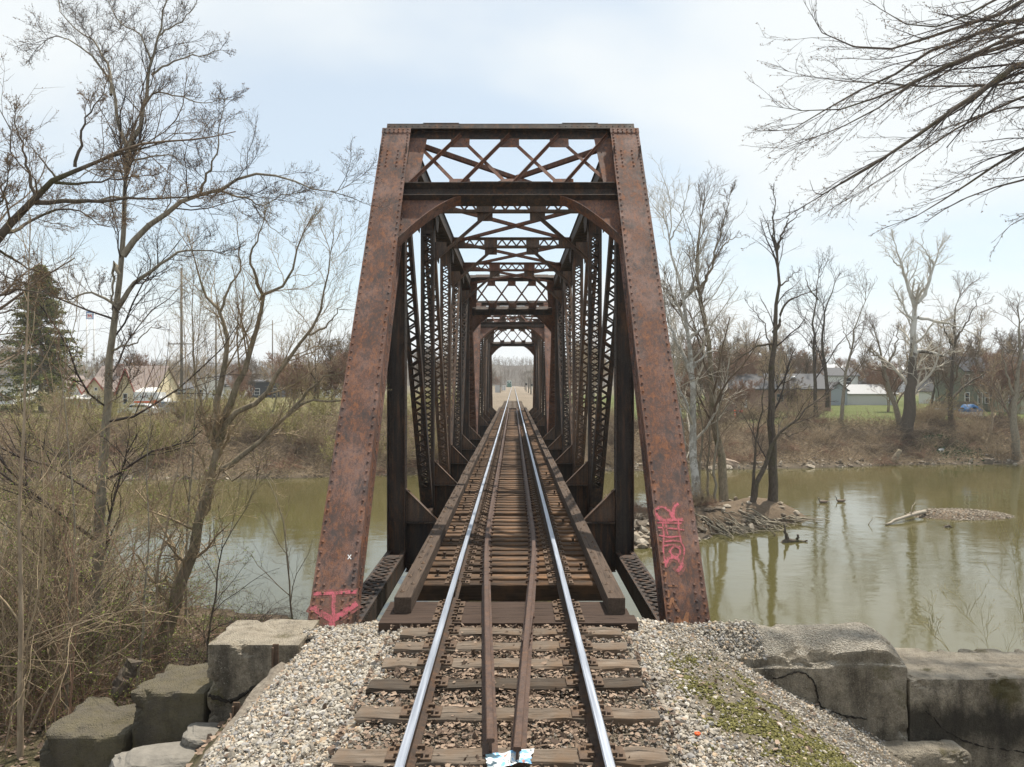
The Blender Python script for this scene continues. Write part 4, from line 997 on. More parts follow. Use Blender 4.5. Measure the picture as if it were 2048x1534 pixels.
# ================================================================== trees
def resample(p,K):
    q=smooth_line(np.asarray(p,float),6); d=np.concatenate([[0],np.cumsum(np.linalg.norm(np.diff(q,axis=0),axis=1))])
    return np.stack([np.interp(np.linspace(0,d[-1],K),d,q[:,i]) for i in range(3)],1)
def limbs_to(arr,K=14,jit=.0,rng=RNG):
    P=[];R=[]
    for pts,r0,r1 in arr:
        p=resample(pts,K); p[1:-1]+=rng.normal(0,jit,(K-2,3)); P.append(p); R.append(r0+(r1-r0)*np.linspace(0,1,K)**.85)
    return np.array(P),np.array(R)
def spawn(P,R,n,u0,u1,a0,a1,lf,lv=.35,rr=.6,up=.25,wob=.18,K=6,rng=RNG,rmin=.002,taper=.55,tip=.3,lmax=99):
    N,Kp,_=P.shape
    u=(np.arange(n)[None]+rng.random((N,n)))/n; un=u; u=u0+(u1-u0)*u; f=u*(Kp-1); i0=np.minimum(f.astype(int),Kp-2); fr=(f-i0)[...,None]
    ii=np.arange(N)[:,None]; A=P[ii,i0]; B=P[ii,i0+1]; base=A*(1-fr)+B*fr; T=B-A; T/=np.linalg.norm(T,axis=2,keepdims=True)+1e-9
    r=(R[ii,i0]*(1-fr[...,0])+R[ii,i0+1]*fr[...,0])
    Lp=np.linalg.norm(np.diff(P,axis=1),axis=2).sum(1)[:,None]
    q=rng.normal(size=(N,n,3)); q-=T*(q*T).sum(2,keepdims=True); q/=np.linalg.norm(q,axis=2,keepdims=True)+1e-9
    a=np.radians(rng.uniform(a0,a1,(N,n)))[...,None]; d=T*np.cos(a)+q*np.sin(a); d[...,2]+=up*.5; d/=np.linalg.norm(d,axis=2,keepdims=True)
    ln=np.minimum(Lp*lf*(1-taper*un)*rng.uniform(1-lv,1+lv,(N,n)),lmax)
    M=N*n; d=d.reshape(M,3); pos=base.reshape(M,3); st=(ln.reshape(M)/(K-1))[:,None]
    out=[pos]
    for k in range(K-1):
        d=d+rng.normal(0,wob,(M,3)); d[:,2]+=up*.22; d/=np.linalg.norm(d,axis=1,keepdims=True); pos=pos+d*st; out.append(pos)
    r2=np.maximum(r.reshape(M)*rr,rmin); keep=rng.random((N,n))<np.clip(Lp/np.quantile(Lp,.6),.15,1.)**1.3; keep=keep.reshape(M); out=[o_[keep] for o_ in out]; r2=r2[keep]
    return np.stack(out,1), r2[:,None]*(1-(1-tip)*np.linspace(0,1,K))[None]
def buds(mb,P,n,size,rng,mat):
    N,K,_=P.shape; f=rng.random((N,n))**.6*(K-1.01); i=f.astype(int); fr=(f-i)[...,None]; ii=np.arange(N)[:,None]
    B=(P[ii,i]*(1-fr)+P[ii,i+1]*fr).reshape(-1,3); M=len(B); T=np.array([[-.5,-.3,0],[.5,-.3,0],[.5,.3,.1],[-.5,.3,.1]])
    V=np.einsum('nij,kj->nki',rotm(M,rng),T)*rng.uniform(.5,1.2,(M,1,1))*size+B[:,None]+rng.normal(0,size*.5,(M,1,3))
    mb.add(V.reshape(-1,3),[(np.arange(M)*4)[:,None]+np.arange(4)[None]],mat)
def tree(name,label,cat,limbs,levels,mats,bud=None,base=None,seed=0,jit=.0,group=None,trunk_levels=0,K=14,S=8,thin=1.,term=.20):
    """limbs: (points, r0, r1) main stems; levels: spawn() settings; thing > trunk, crown"""
    rng=np.random.default_rng(seed); limbs=[(a,b*thin,c*thin*.5) for a,b,c in limbs]; P,R=limbs_to(limbs,K,jit,rng)
    if base is None:
        b0=np.array(limbs[0][0][0],float); gz=float(height(b0[0],b0[1]))
        if b0[2]>gz-.1: limbs=[([np.array([b0[0],b0[1],gz-.15])]+list(limbs[0][0]),limbs[0][1],limbs[0][2])]+list(limbs[1:]); P,R=limbs_to(limbs,K,jit,rng)
    org=np.array(limbs[0][0][0],float) if base is None else np.array(base,float)
    t=thing(name,label,cat,org,group); mt=MB(); mc=MB()
    mt.tubes(P,R,S); cur=(P,R); allc=[]
    for li,lv in enumerate(levels):
        nxt=spawn(cur[0],cur[1],rng=rng,**lv)
        if li==0:
            tm=spawn(cur[0],cur[1],4,.90,1.,6,34,term,.35,.9,.2,.14,lv['K'],rng,lv.get('rmin',.003)); nxt=(np.concatenate([nxt[0],tm[0]]),np.concatenate([nxt[1],tm[1]]))
        cur=nxt
        if li<trunk_levels: mt.tubes(cur[0],cur[1],5)
        else: mc.tubes(cur[0],cur[1],4 if li==0 else 3)
        allc.append(cur)
    if bud: 
        for n,size,mat,lvl in bud: buds(mc,allc[lvl][0],n,size,rng,mat)
    mt.obj('trunk',[mats[0]],t); mc.obj('crown',list(mats[1:]),t)
    return t
def LV(n,lf,a0=30,a1=65,up=.25,wob=.16,rr=.55,K=6,u0=.15,u1=.98,**k): return dict(n=n,lf=lf,a0=a0,a1=a1,up=up,wob=wob,rr=rr,K=K,u0=u0,u1=u1,**k)
def px(pts,D,dd=None):
    return [U(p[0],p[1],D+(p[2] if len(p)>2 else 0)) for p in pts]
# ---- T1 tall tree left of the bridge
D=14.
T1=[(px([(183,1330),(192,1200),(205,960),(222,720),(236,600),(247,480),(252,390),(255,300)],D),.165,.075),
    (px([(255,300),(272,262),(283,244),(290,195),(302,134),(317,72),(331,20),(345,-60)],D),.060,.012),
    (px([(255,300),(242,262),(230,220),(222,170),(211,151),(190,118),(172,100),(140,82),(102,72),(72,98)],D),.048,.010),
    (px([(222,190,.0),(220,141,.3),(200,105,.6),(183,77,.8),(140,50,1.),(118,10,1.2),(112,-40,1.4)],D),.034,.010),
    (px([(234,618),(247,600),(262,575),(285,552),(306,541),(330,520),(352,507),(380,500),(420,502),(462,512)],D),.062,.012),
    (px([(246,512),(258,493),(280,470),(306,444),(340,422),(372,400),(398,391),(440,380),(470,362),(486,352),(535,347),(580,360),(620,373),(660,385),(704,368)],D),.075,.010),
    (px([(398,391,0),(410,360,-.4),(425,330,-.7),(440,290,-.9),(436,262,-1.),(450,210,-1.1),(448,190,-1.2)],D),.034,.009),
    (px([(430,384,0),(480,390,.5),(510,408,.9),(533,411,1.2),(560,390,1.4),(610,385,1.7)],D),.030,.008),
    (px([(505,408,.9),(530,440,1.3),(560,470,1.5),(600,500,1.6)],D),.016,.006),
    (px([(253,330),(275,318),(310,312),(345,310),(372,335),(400,330)],D),.030,.008),
    (px([(287,215),(300,190),(320,184),(350,192),(385,203),(420,206),(445,195),(470,200)],D),.028,.008),
    (px([(303,150),(325,135),(350,120),(375,112),(410,110),(440,98),(460,110)],D),.026,.008),
    (px([(317,72),(335,58),(360,45),(385,20),(400,-10)],D),.022,.008),
    (px([(303,125),(292,90),(270,62),(240,45),(220,10),(205,-40)],D),.026,.008),
    (px([(235,610),(215,600),(190,585),(160,590),(130,600),(100,590),(60,585)],D),.035,.008),
    (px([(240,560),(233,530),(228,525),(226,560),(224,620)],D-.25),.045,.03),
    (px([(227,700,.2),(243,693),(255,690),(270,690),(282,672),(300,655),(318,656)],D-.2),.03,.012),
    (px([(235,618,.2),(250,620),(280,640),(300,645)],D-.2),.018,.006),
    (px([(216,812,.4),(225,800,.2),(250,780),(262,745),(266,700),(262,670)],D-.4),.022,.008),
    (px([(253,400),(230,392),(200,400),(150,407),(100,425),(50,440)],D+.3),.030,.008),
    (px([(254,345),(225,340),(180,340),(150,360),(115,352)],D+.3),.024,.008)]
tree('bare_tree','tallest bare tree on the left bank, straight grey trunk, one long limb towards the bridge','tree',T1,
     [LV(14,.34,30,65,.30,.20,.32,K=7,rmin=.005),LV(11,.50,25,60,.3,.22,.55,K=5,rmin=.0034),LV(7,.50,25,60,.2,.22,.6,K=4,rmin=.0026)],
     [BARK,TWIG_DARK,BUD_TAN],[(1,.02,1,2)],seed=11,jit=.015,thin=.88)
# ---- T2 big dark limb entering from the left edge, tree standing outside the view
D=10.
T2=[([U(-330,1500,D-1.5),U(-310,1100,D-1.),U(-230,800,D-.5),U(-120,620,D),U(0,470,D),U(70,405,D),U(113,358,D),U(150,334,D),U(197,318,D),U(250,300,D+.3),U(330,285,D+.5)],.30,.012),
    (px([(70,405),(110,404),(160,402),(211,401),(270,398),(352,394),(420,388)],D),.045,.010),
    (px([(0,470,0),(40,455,.5),(80,430,.8),(150,418,1.),(200,450,1.),(240,455,1.)],D),.040,.008),
    (px([(72,400),(60,360),(50,320),(45,290),(30,250),(28,215)],D),.034,.008),
    (px([(113,358),(95,335),(60,290),(45,270)],D),.020,.006),
    (px([(150,334),(158,290),(162,265),(175,230),(205,190),(215,160)],D),.030,.006),
    (px([(110,365),(150,368),(200,362),(250,355),(310,350)],D),.030,.006),
    (px([(-20,490,.3),(30,520,.6),(80,545,.7),(120,570,.8)],D),.030,.006),
    (px([(-60,540,-.6),(-20,440,-.7),(10,380,-.8),(20,330,-.9)],D),.04,.01),
    (px([(-90,580,-.6),(-30,600,-.6),(40,580,-.7),(100,590,-.8)],D),.04,.008)]
tree('bare_tree','dark leaning bare tree whose big limb slants in from the left edge','tree',T2,
     [LV(14,.30,30,65,.35,.2,.30,K=7,u0=.35,rmin=.0045),LV(10,.48,25,60,.25,.22,.55,K=5,rmin=.0035),LV(7,.5,25,60,.15,.22,.6,K=4,rmin=.0025)],
     [BARK_DARK,TWIG,BUD_TAN],[(2,.014,1,2)],seed=12,jit=.012,thin=.85)
# ---- T3 leaning multi stem tree
D=15.
T3=[(px([(318,1310),(345,1220),(375,1130),(395,1060),(412,1000),(428,930),(433,860)],D),.185,.12),
    (px([(433,870),(433,820),(438,780),(455,704),(452,660),(440,624),(415,599),(400,552),(388,510),(375,470)],D),.085,.012),
    (px([(433,880),(448,834),(465,790),(480,754),(502,697),(516,642),(523,599),(545,580),(574,563),(590,520),(600,480),(625,430)],D),.090,.012),
    (px([(523,600,0),(515,565,-.4),(505,534,-.7),(505,500,-.9),(520,470,-1.),(530,420,-1.1)],D),.045,.009),
    (px([(438,890),(455,841),(490,815),(534,783),(567,729),(590,700),(614,668),(635,630),(646,588),(660,520),(668,470)],D),.075,.010),
    (px([(440,940),(480,915),(523,877),(555,850),(578,827),(600,808),(614,801),(650,802),(690,798),(730,790)],D),.070,.015),
    (px([(575,830),(600,800),(621,776),(650,755),(679,747),(700,720)],D),.04,.010),
    (px([(440,625),(452,590),(470,560),(480,530),(478,480),(470,430)],D),.03,.008),
    (px([(430,900),(415,860),(400,800),(390,740),(388,680),(385,600),(390,540)],D+.5),.04,.008),
    (px([(614,668),(640,660),(665,640),(690,600)],D),.03,.008),
    (px([(435,930),(470,960),(500,940),(540,960),(560,1010)],D+.4),.025,.006)]
tree('bare_tree','leaning bare tree with several spreading stems and mossy base beside the left end post','tree',T3,
     [LV(14,.36,25,60,.35,.18,.34,K=7,u0=.25,rmin=.005),LV(11,.5,25,60,.3,.2,.55,K=5,rmin=.0034),LV(7,.5,25,60,.25,.2,.6,K=4,rmin=.003)],
     [BARK_MOSS,TWIG_TAN,BUD_GREEN],[(1,.016,1,2)],seed=13,jit=.02)
# ---- overhanging tree on the right, trunk standing outside the view
D=11.5
T5=[([U(2560,1560,D),U(2540,1000,D),U(2520,500,D),U(2480,100,D),U(2440,-300,D)],.34,.16),
    (px([(2500,-40),(2250,-80),(2120,-50),(2047,5),(1969,38),(1891,60),(1788,100),(1750,91),(1666,91),(1634,47),(1606,0)],D),.075,.005),
    (px([(2480,60,.4),(2250,20,.4),(2048,37,.4),(1938,75,.4),(1844,110,.5),(1797,147,.6),(1719,181,.6),(1631,232,.7),(1562,269,.7),(1506,262,.8)],D),.070,.004),
    (px([(2500,180,-.5),(2260,100,-.5),(2048,128,-.5),(1985,169,-.5),(1926,207,-.6),(1844,263,-.6),(1797,297,-.6),(1750,328,-.7),(1688,363,-.7),(1600,415,-.7),(1560,440,-.7)],D),.095,.004),
    (px([(2480,120,-.2),(2250,60,-.2),(2048,80,-.2),(1969,106,-.2),(1891,135,-.2),(1797,175,-.2),(1735,203,-.2),(1660,225,-.2),(1600,222,-.2),(1530,210,-.2)],D),.072,.004),
    (px([(2520,300,.2),(2250,230,.2),(2048,297,.2),(1969,347,.2),(1875,407,.2),(1813,444,.2),(1770,455,.2)],D),.070,.004),
    (px([(2520,220,.8),(2300,190,.8),(2130,210,.8),(2048,213,.8),(1960,230,.8),(1880,262,.8),(1790,280,.9)],D),.05,.004),
    (px([(2520,260,-.9),(2300,240,-.9),(2120,330,-.9),(2040,360,-.9),(1960,385,-.9),(1890,420,-.9),(1840,452,-.9)],D),.05,.004),
    (px([(2520,200,.5),(2280,140,.5),(2060,190,.5),(1960,235,.5),(1870,285,.5),(1790,340,.5),(1720,385,.5),(1670,412,.5)],D),.05,.004),
    (px([(2500,60,-1.2),(2250,30,-1.2),(2060,60,-1.2),(1940,110,-1.2),(1830,165,-1.2),(1740,225,-1.2),(1660,262,-1.2),(1590,290,-1.2),(1540,305,-1.2)],D),.05,.004),
    (px([(2440,-150,-.8),(2250,-150,-.8),(2100,-60,-.8),(1990,0,-.8),(1900,45,-.8),(1830,55,-.8),(1760,20,-.8),(1710,-20,-.8)],D),.05,.004),
    (px([(2520,380,1.),(2300,330,1.),(2130,400,1.),(2040,440,1.),(1990,480,1.)],D),.05,.004),
    (px([(2500,100,1.2),(2250,130,1.2),(2048,165,1.2),(1950,172,1.2),(1850,172,1.2),(1760,165,1.2),(1650,160,1.2),(1545,135,1.2)],D),.05,.004)]
tree('bare_tree','overhanging bare tree sweeping fine budding branches down from the upper right','tree',T5,
     [LV(13,.23,8,26,-.03,.08,.5,K=8,u0=.25,rmin=.005,taper=.6),LV(7,.50,10,36,-.02,.12,.55,K=6,rmin=.0032),LV(5,.42,18,50,.05,.15,.6,K=4,rmin=.0024)],
     [BARK_DARK,TWIG_DARK,BUD_TAN],[(4,.017,1,2)],seed=15,jit=.01,term=.06)
# ---- trees on the river island
D=48.5
def isl(label,limbs,mats,seed,lv=None,cat='tree',name='bare_tree',jit=.05,bud=None):
    return tree(name,label,cat,limbs,lv or [LV(12,.34,28,60,.35,.18,.42,K=7,u0=.2,rmin=.018),LV(9,.5,25,60,.3,.2,.55,K=5,rmin=.012),LV(7,.5,25,60,.2,.22,.6,K=4,rmin=.010)],mats,bud,seed=seed,jit=jit)
isl('pale white sycamore with many limbs rising just right of the bridge, on the island',
    [(px([(1392,1003),(1390,940),(1386,850),(1384,760),(1378,690),(1370,640),(1364,590),(1350,540),(1340,480),(1330,420)],D),.34,.05),
     (px([(1384,760),(1370,720),(1350,680),(1335,640),(1322,600)],D),.18,.05),
     (px([(1376,680),(1400,660),(1425,650),(1440,665),(1460,690)],D),.12,.03),
     (px([(1370,640),(1350,600),(1335,580),(1318,560)],D),.13,.03),
     (px([(1366,600),(1385,570),(1395,540),(1400,500),(1410,440)],D),.12,.03),
     (px([(1384,740),(1410,710),(1440,700),(1470,705)],D),.10,.02),
     (px([(1340,480),(1360,440),(1370,400),(1378,370)],D),.06,.02),
     (px([(1386,860),(1370,800),(1352,760),(1340,700)],D),.12,.03)],[BARK_WHITE,TWIG_PALE],21)
isl('slim pale sycamore leaning left beside the white one, close to the right end post',
    [(px([(1376,1000),(1372,930),(1362,850),(1350,780),(1342,730),(1335,680),(1330,620),(1325,560)],D+1),.22,.05),
     (px([(1352,790),(1335,760),(1320,740)],D+1),.1,.03)],[BARK_WHITE,TWIG_PALE],22)
isl('dark trunked bare tree with a forked crown, second from the bridge on the island',
    [(px([(1448,1006),(1446,960),(1440,900),(1428,850),(1424,800),(1420,740),(1418,680),(1405,620),(1396,560),(1392,500),(1400,460),(1408,400)],D+.5),.36,.05),
     (px([(1396,580),(1410,560),(1425,530),(1440,500),(1450,480)],D+.5),.15,.03),
     (px([(1410,640),(1400,600),(1388,570),(1370,600)],D+.5),.15,.03),
     (px([(1394,575),(1375,590),(1355,610),(1330,545)],D+.5),.14,.03),
     (px([(1440,500),(1460,480),(1490,470)],D+.5),.06,.02),(px([(1425,530),(1440,470),(1455,420),(1462,380)],D+.5),.08,.02)],[BARK_MOSS,TWIG],23)
isl('tall straight dark tree with a high fork, standing at the island tip',
    [(px([(1545,1008),(1545,930),(1543,850),(1542,760),(1548,690),(1552,640),(1556,580),(1556,520),(1554,490)],D),.36,.13),
     (px([(1554,500),(1546,475),(1548,440),(1551,405),(1546,380)],D),.10,.025),
     (px([(1554,500),(1562,475),(1572,450),(1590,435),(1608,418)],D),.10,.025),
     (px([(1572,455),(1578,425),(1585,405)],D),.05,.02),
     (px([(1546,665),(1558,650),(1564,620),(1580,600),(1605,590),(1632,580)],D),.13,.03),
     (px([(1560,575),(1575,560),(1590,545),(1600,540)],D),.07,.02),
     (px([(1548,690),(1520,690),(1495,705),(1460,730),(1430,750)],D),.09,.02),
     (px([(1540,700),(1528,650),(1510,625),(1490,600)],D),.06,.02)],[BARK_DARK,TWIG_DARK],24,
    [LV(6,.26,28,60,.3,.2,.36,K=6,u0=.3,rmin=.016),LV(6,.5,25,60,.3,.2,.55,K=5,rmin=.012),LV(4,.5,25,60,.2,.22,.6,K=4,rmin=.009)])
isl('slanting dark tree leaning right from the island with a bare bent limb',
    [(px([(1503,1012),(1515,970),(1530,925),(1542,890),(1560,865),(1590,842),(1615,815),(1640,800),(1665,775)],D-.6),.22,.04),
     (px([(1530,925),(1545,900),(1552,880)],D-.6),.1,.03),(px([(1560,865),(1580,870),(1610,860)],D-.6),.06,.02),
     (px([(1503,1010),(1508,950),(1512,900),(1518,850),(1525,800),(1533,740)],D-.3),.14,.03)],[BARK_DARK,TWIG_DARK],25,
    [LV(8,.3,25,60,.3,.18,.4,K=6,u0=.3,rmin=.015),LV(6,.5,25,60,.3,.2,.55,K=5,rmin=.011),LV(4,.5,25,60,.2,.22,.6,K=4,rmin=.009)])
for i,(x0,D_) in enumerate(((1402,49.5),(1418,50.5),(1432,47.8))):
    xt=x0+(-8,6,10)[i]
    isl(('slender brown sapling between the pale sycamore and the dark tree','thin brown sapling just left of the dark forked tree','thin sapling rising in front of the dark forked tree')[i],
        [(px([(x0,1006),(x0-3,940),(x0+3,860),(xt,780),(xt+2,720)],D_),.12,.03)],[BARK,TWIG],30+i)
# ---- far bank right: big sycamore and companions
D=88.
def far(label,limbs,mats,seed,D_=88,lv=None):
    return tree('bare_tree',label,'tree',limbs,lv or [LV(11,.40,25,60,.35,.18,.42,K=7,u0=.2,rmin=.027),LV(8,.5,25,60,.3,.2,.55,K=5,rmin=.020),LV(6,.5,25,60,.2,.22,.6,K=4,rmin=.016)],mats,None,seed=seed,jit=.08)
sy=far('huge sycamore with a dark lower trunk and white upper limbs on the right bank',
    [(px([(1812,872),(1818,820),(1822,760),(1826,700),(1828,660),(1830,625),(1834,600)],D),.85,.42),
     (px([(1832,610),(1822,585),(1812,560),(1805,535),(1795,505),(1785,470)],D),.30,.05),
     (px([(1834,605),(1848,590),(1858,560),(1868,530),(1880,500),(1890,480)],D),.30,.05),
     (px([(1836,635),(1860,640),(1885,645),(1920,655),(1950,670)],D),.22,.05),
     (px([(1830,705),(1850,702),(1870,708),(1885,710),(1895,702),(1920,703)],D),.30,.06),
     (px([(1826,640),(1810,625),(1795,590),(1780,570)],D),.18,.05),
     (px([(1805,535),(1790,525),(1770,500)],D),.14,.04),(px([(1868,530),(1850,500),(1845,470)],D),.14,.04)],[BARK_WHITE,TWIG_PALE],41)
for ch in sy.children:
    if ch.name.startswith('trunk'):
        t=NT('sycamore_dark_to_white_bark'); tc=t.n('TexCoord'); sx=t.n('SeparateXYZ'); t.L.new(tc.outputs['Object'],sx.inputs[0]); v=t.co()
        n=t.noise(v,1.2,6,.7); m=t.math('ADD',t.math('MULTIPLY',sx.outputs['Z'],.09),t.math('MULTIPLY',t.math('SUBTRACT',n,.5),1.3)); g=t.noise(t.co('Object',(1,1,.25)),7,5,.7)
        c=t.mix(t.ramp(m,[(.86,0.),(1.02,1.)]),t.mix(g,(.05,.042,.034),(.16,.13,.10)),t.mix(g,(.42,.40,.36),(.66,.65,.60)))
        ch.data.materials[0]=t.done(c,.9,0,.2)
far('dark forked tree with twin trunks behind the white house lawn, right bank',
    [(px([(1632,812),(1630,760),(1628,700),(1626,650),(1632,600),(1636,560),(1640,530)],94),.30,.06),
     (px([(1655,815),(1652,760),(1648,715),(1645,660),(1655,610),(1668,570),(1680,545)],94),.30,.06),
     (px([(1630,700),(1622,680),(1618,700)],94),.15,.05),(px([(1636,600),(1615,570),(1610,540)],94),.12,.05)],[BARK_DARK,TWIG_DARK],42)
far('slim tree leaning right on the lawn edge, right bank',
    [(px([(1682,852),(1686,800),(1692,740),(1704,700),(1712,650),(1725,610),(1732,580)],91),.28,.05),
     (px([(1704,700),(1690,670),(1682,640)],91),.1,.04)],[BARK,TWIG],43)
far('tree with a leaning trunk crossing just left of the huge sycamore',
    [(px([(1800,862),(1790,810),(1776,770),(1768,740),(1765,710),(1755,680),(1745,650)],90),.42,.08),
     (px([(1768,740),(1785,710),(1795,680),(1800,650)],90),.2,.05),(px([(1766,720),(1740,700),(1725,680)],90),.2,.05)],[BARK,TWIG],44)
far('dark double trunked tree in front of the pale green house',
    [(px([(1902,845),(1903,790),(1905,740),(1910,690),(1908,640),(1915,600),(1925,575)],92),.36,.06),
     (px([(1903,800),(1925,775),(1955,755),(1985,735),(2005,715)],92),.2,.05),
     (px([(1908,700),(1890,660),(1880,630)],92),.14,.05),(px([(1910,680),(1930,650),(1950,610),(1960,590)],92),.14,.05)],[BARK_DARK,TWIG],45)
far('gnarled grey trunk at the water edge by the right border',
    [(px([(2038,921),(2030,880),(2026,830),(2032,780),(2040,720),(2040,660),(2036,620)],82),.50,.08),
     (px([(2030,800),(2050,760),(2065,700)],82),.2,.05),(px([(2030,790),(2010,740),(2005,690)],82),.16,.05)],[BARK,TWIG],46)
far('bare leafless sapling clump on the sandy right bank',
    [(px([(1975,890),(1985,850),(1986,800),(1984,760),(1990,720)],86),.16,.04),(px([(1985,850),(1980,800),(1970,770)],86),.10,.03)],[BARK_TAN,TWIG_TAN],47)
# ---- generic bare tree templates for the background
def generic(seed,H,spread,stems=1,mats=(BARK,TWIG),dens=1.,rmin=.018):
    r=np.random.default_rng(seed); limbs=[]
    for s in range(stems):
        lean=r.normal(0,.10*spread,2); pts=[np.array([0,0,-.3])+np.array([r.normal(0,.15)*(stems>1),r.normal(0,.15)*(stems>1),0])]
        for k in range(1,7): pts.append(pts[-1]+np.array([lean[0]+r.normal(0,.05),lean[1]+r.normal(0,.05),1])*H/6.5*(1 if k<6 else .7))
        limbs.append((pts,H*.017/stems**.4,.03))
        for b in range(int(5*spread+2)):
            u=r.uniform(.22,.75); i=int(u*6); p=pts[i]+(pts[i+1]-pts[i])*(u*6-i); a=r.uniform(0,math.tau); L=H*r.uniform(.25,.42)*spread
            q=[p]; d=unit((math.cos(a),math.sin(a),.6))
            for k in range(4): d=unit(d+r.normal(0,.16,3)+np.array([0,0,.16])); q.append(q[-1]+d*L/4)
            limbs.append((q,H*.007,.02))
    return tree('bare_tree','x','tree',limbs,[LV(12,.38,25,60,.3,.18,.42,K=6,u0=.25,rmin=rmin*1.5),LV(9,.5,25,60,.25,.2,.55,K=5,rmin=rmin*1.1),LV(int(6*dens),.5,25,60,.2,.22,.6,K=4,rmin=rmin)],mats,None,seed=seed,K=10,S=6,base=(0,0,0))
GT=[generic(101,14,1.,1,(BARK,TWIG)),generic(102,12,1.2,2,(BARK_DARK,TWIG)),generic(103,16,.9,1,(BARK,TWIG_TAN)),generic(104,11,1.3,3,(BARK_TAN,TWIG_RED)),generic(105,15,1.1,1,(BARK_DARK,TWIG_TAN))]
used=set()
def put_tree(k,x,y,s,label,group):
    z=float(height(x,y))
    if k not in used:
        used.add(k); o=GT[k]; o.location=(x,y,z); o.scale=(s,s,s); o['label']=label; o['group']=group
    else: dup(GT[k],(x,y,z),RNG.uniform(0,6.28),s,label,group)
rt=np.random.default_rng(77)
def xat(px_,d): return (px_-CX)/F*d
GL='bare trees among the houses beyond the left bank'; LL='bare brown tree among the houses beyond the left bank'
for px_,d,s,k in ((270,150,.95,3),(40,140,1.0,1),(-30,120,1.0,0),(95,150,.9,4),(340,180,.9,2),(500,150,.75,1),(560,170,.8,3),(610,120,.62,2),(665,105,.72,0),(640,92,.62,3),(700,98,.8,4),(745,130,.8,1),(590,96,.5,1),(480,95,.42,3),(380,200,.8,0),(150,190,.9,2),(-80,105,1.,2),(455,190,.8,4),(525,210,.8,0),(690,150,.8,3),(215,170,.85,1),(10,200,1.,4),(585,92,.75,3),(625,90,.8,4),(660,93,.85,1),(690,90,.8,3),(545,100,.7,2),(720,100,.9,0),(760,110,.9,3),(300,140,.7,3),(355,130,.6,2),(415,135,.6,4),(475,140,.7,3),(60,135,1.,2),(110,120,.8,3),(-10,150,1.1,4)):
    put_tree(k,xat(px_,d),d,s,LL,GL)
GR='bare trees among the houses beyond the right bank'; LR='bare brown tree among the houses beyond the right bank'
for px_,d,s,k in ((1330,98,.85,4),(1370,120,.85,0),(1420,105,.8,1),(1475,118,.85,3),(1510,125,.8,4),(1560,130,.85,2),(1600,120,.7,1),(1300,90,.75,2),(1350,85,.7,3),(1490,95,.5,3),(1575,96,.45,1),(1740,150,.8,0),(1775,110,.62,3),(1860,125,.9,4),(1880,105,.8,1),(1935,130,1.,2),(1965,100,.9,0),(2005,96,.85,3),(2055,105,.9,4),(1850,160,.9,1),(1700,180,.85,3),(1640,170,.9,4),(1455,150,.95,0),(1400,160,.9,2),(1990,170,1.,1),(2080,90,.8,2),(1345,110,.9,2),(1385,130,1.,3),(1440,140,1.05,4),(1520,145,1.,1),(1545,155,1.1,3),(1590,150,1.,0),(1615,140,.9,3),(1500,170,1.1,2),(1430,115,.7,3),(1560,112,.65,2),(1310,105,.9,0),(1720,170,.8,2),(1760,140,.7,3),(1830,140,.9,2),(1870,150,1.,3),(1895,118,.8,4),(1920,160,1.1,0),(1950,118,.8,3),(2020,120,1.,1),(2040,108,.8,3)):
    put_tree(k,xat(px_,d),d,s*(1.15 if d>108 else 1.),LR,GR)
GC='bare trees lining the track beyond the bridge'; LC='bare tree lining the straight track beyond the bridge'
for x,d,s,k in ((-9.5,300,.9,0),(-8.5,255,.7,1),(-12,370,1.,4),(10.5,330,.9,2),(9.5,270,.7,3),(13,410,1.,0),(-7.5,330,.6,3),(8,360,.6,1),(-12,118,.9,1),(-14,150,1.1,4),(13,115,1.,2),(15,145,1.2,0),(-17,190,1.,3),(18,185,1.1,1),(-20,240,1.2,0),(21,235,1.1,4),(-16,290,1.1,2),(19,300,1.2,3),(-26,160,1.,2),(27,170,1.1,3),(11,96,.75,4),(-11,98,.7,0),(10,130,.9,1),(-30,220,1.2,1),(32,260,1.2,0)):
    put_tree(k,x,d,s,LC,GC)
# ---- far woods as one mass
def woods(name,label,N,xr,yr,seed,H=(9,15)):
    r=np.random.default_rng(seed); mt=MB(); x=r.uniform(*xr,N); y=r.uniform(*yr,N); k=np.abs(x)>np.where(y<420,24,0); x=x[k];y=y[k]; N=len(x); z=height(x,y)+hillz(x,y)
    h=r.uniform(*H,N); P=np.stack([np.stack([x+r.normal(0,.4,N),y,z+h*f],-1) for f in (0,.35,.7,1.)],1); R=np.stack([h*.016,h*.012,h*.007,h*.002],1)
    mt.tubes(P,R,3); c=spawn(P,R,10,.25,.98,25,60,.42,.3,.5,.35,.18,5,r,.05); mt.tubes(c[0],c[1],3); c2=spawn(c[0],c[1],5,.2,1.,25,60,.5,.3,.6,.25,.2,3,r,.045); mt.tubes(c2[0],c2[1],3)
    return tag(mt.obj(name,[TWIG]),label,'woods',None,'stuff')
def hillz(x,y):
    r=sstep(520,900,y)*(19+10*fbm(x,y,230,5)+7*fbm(x,y,60,6)+8*np.exp(-((x-40)/260)**2))*(1-.25*sstep(950,1500,y)); return r
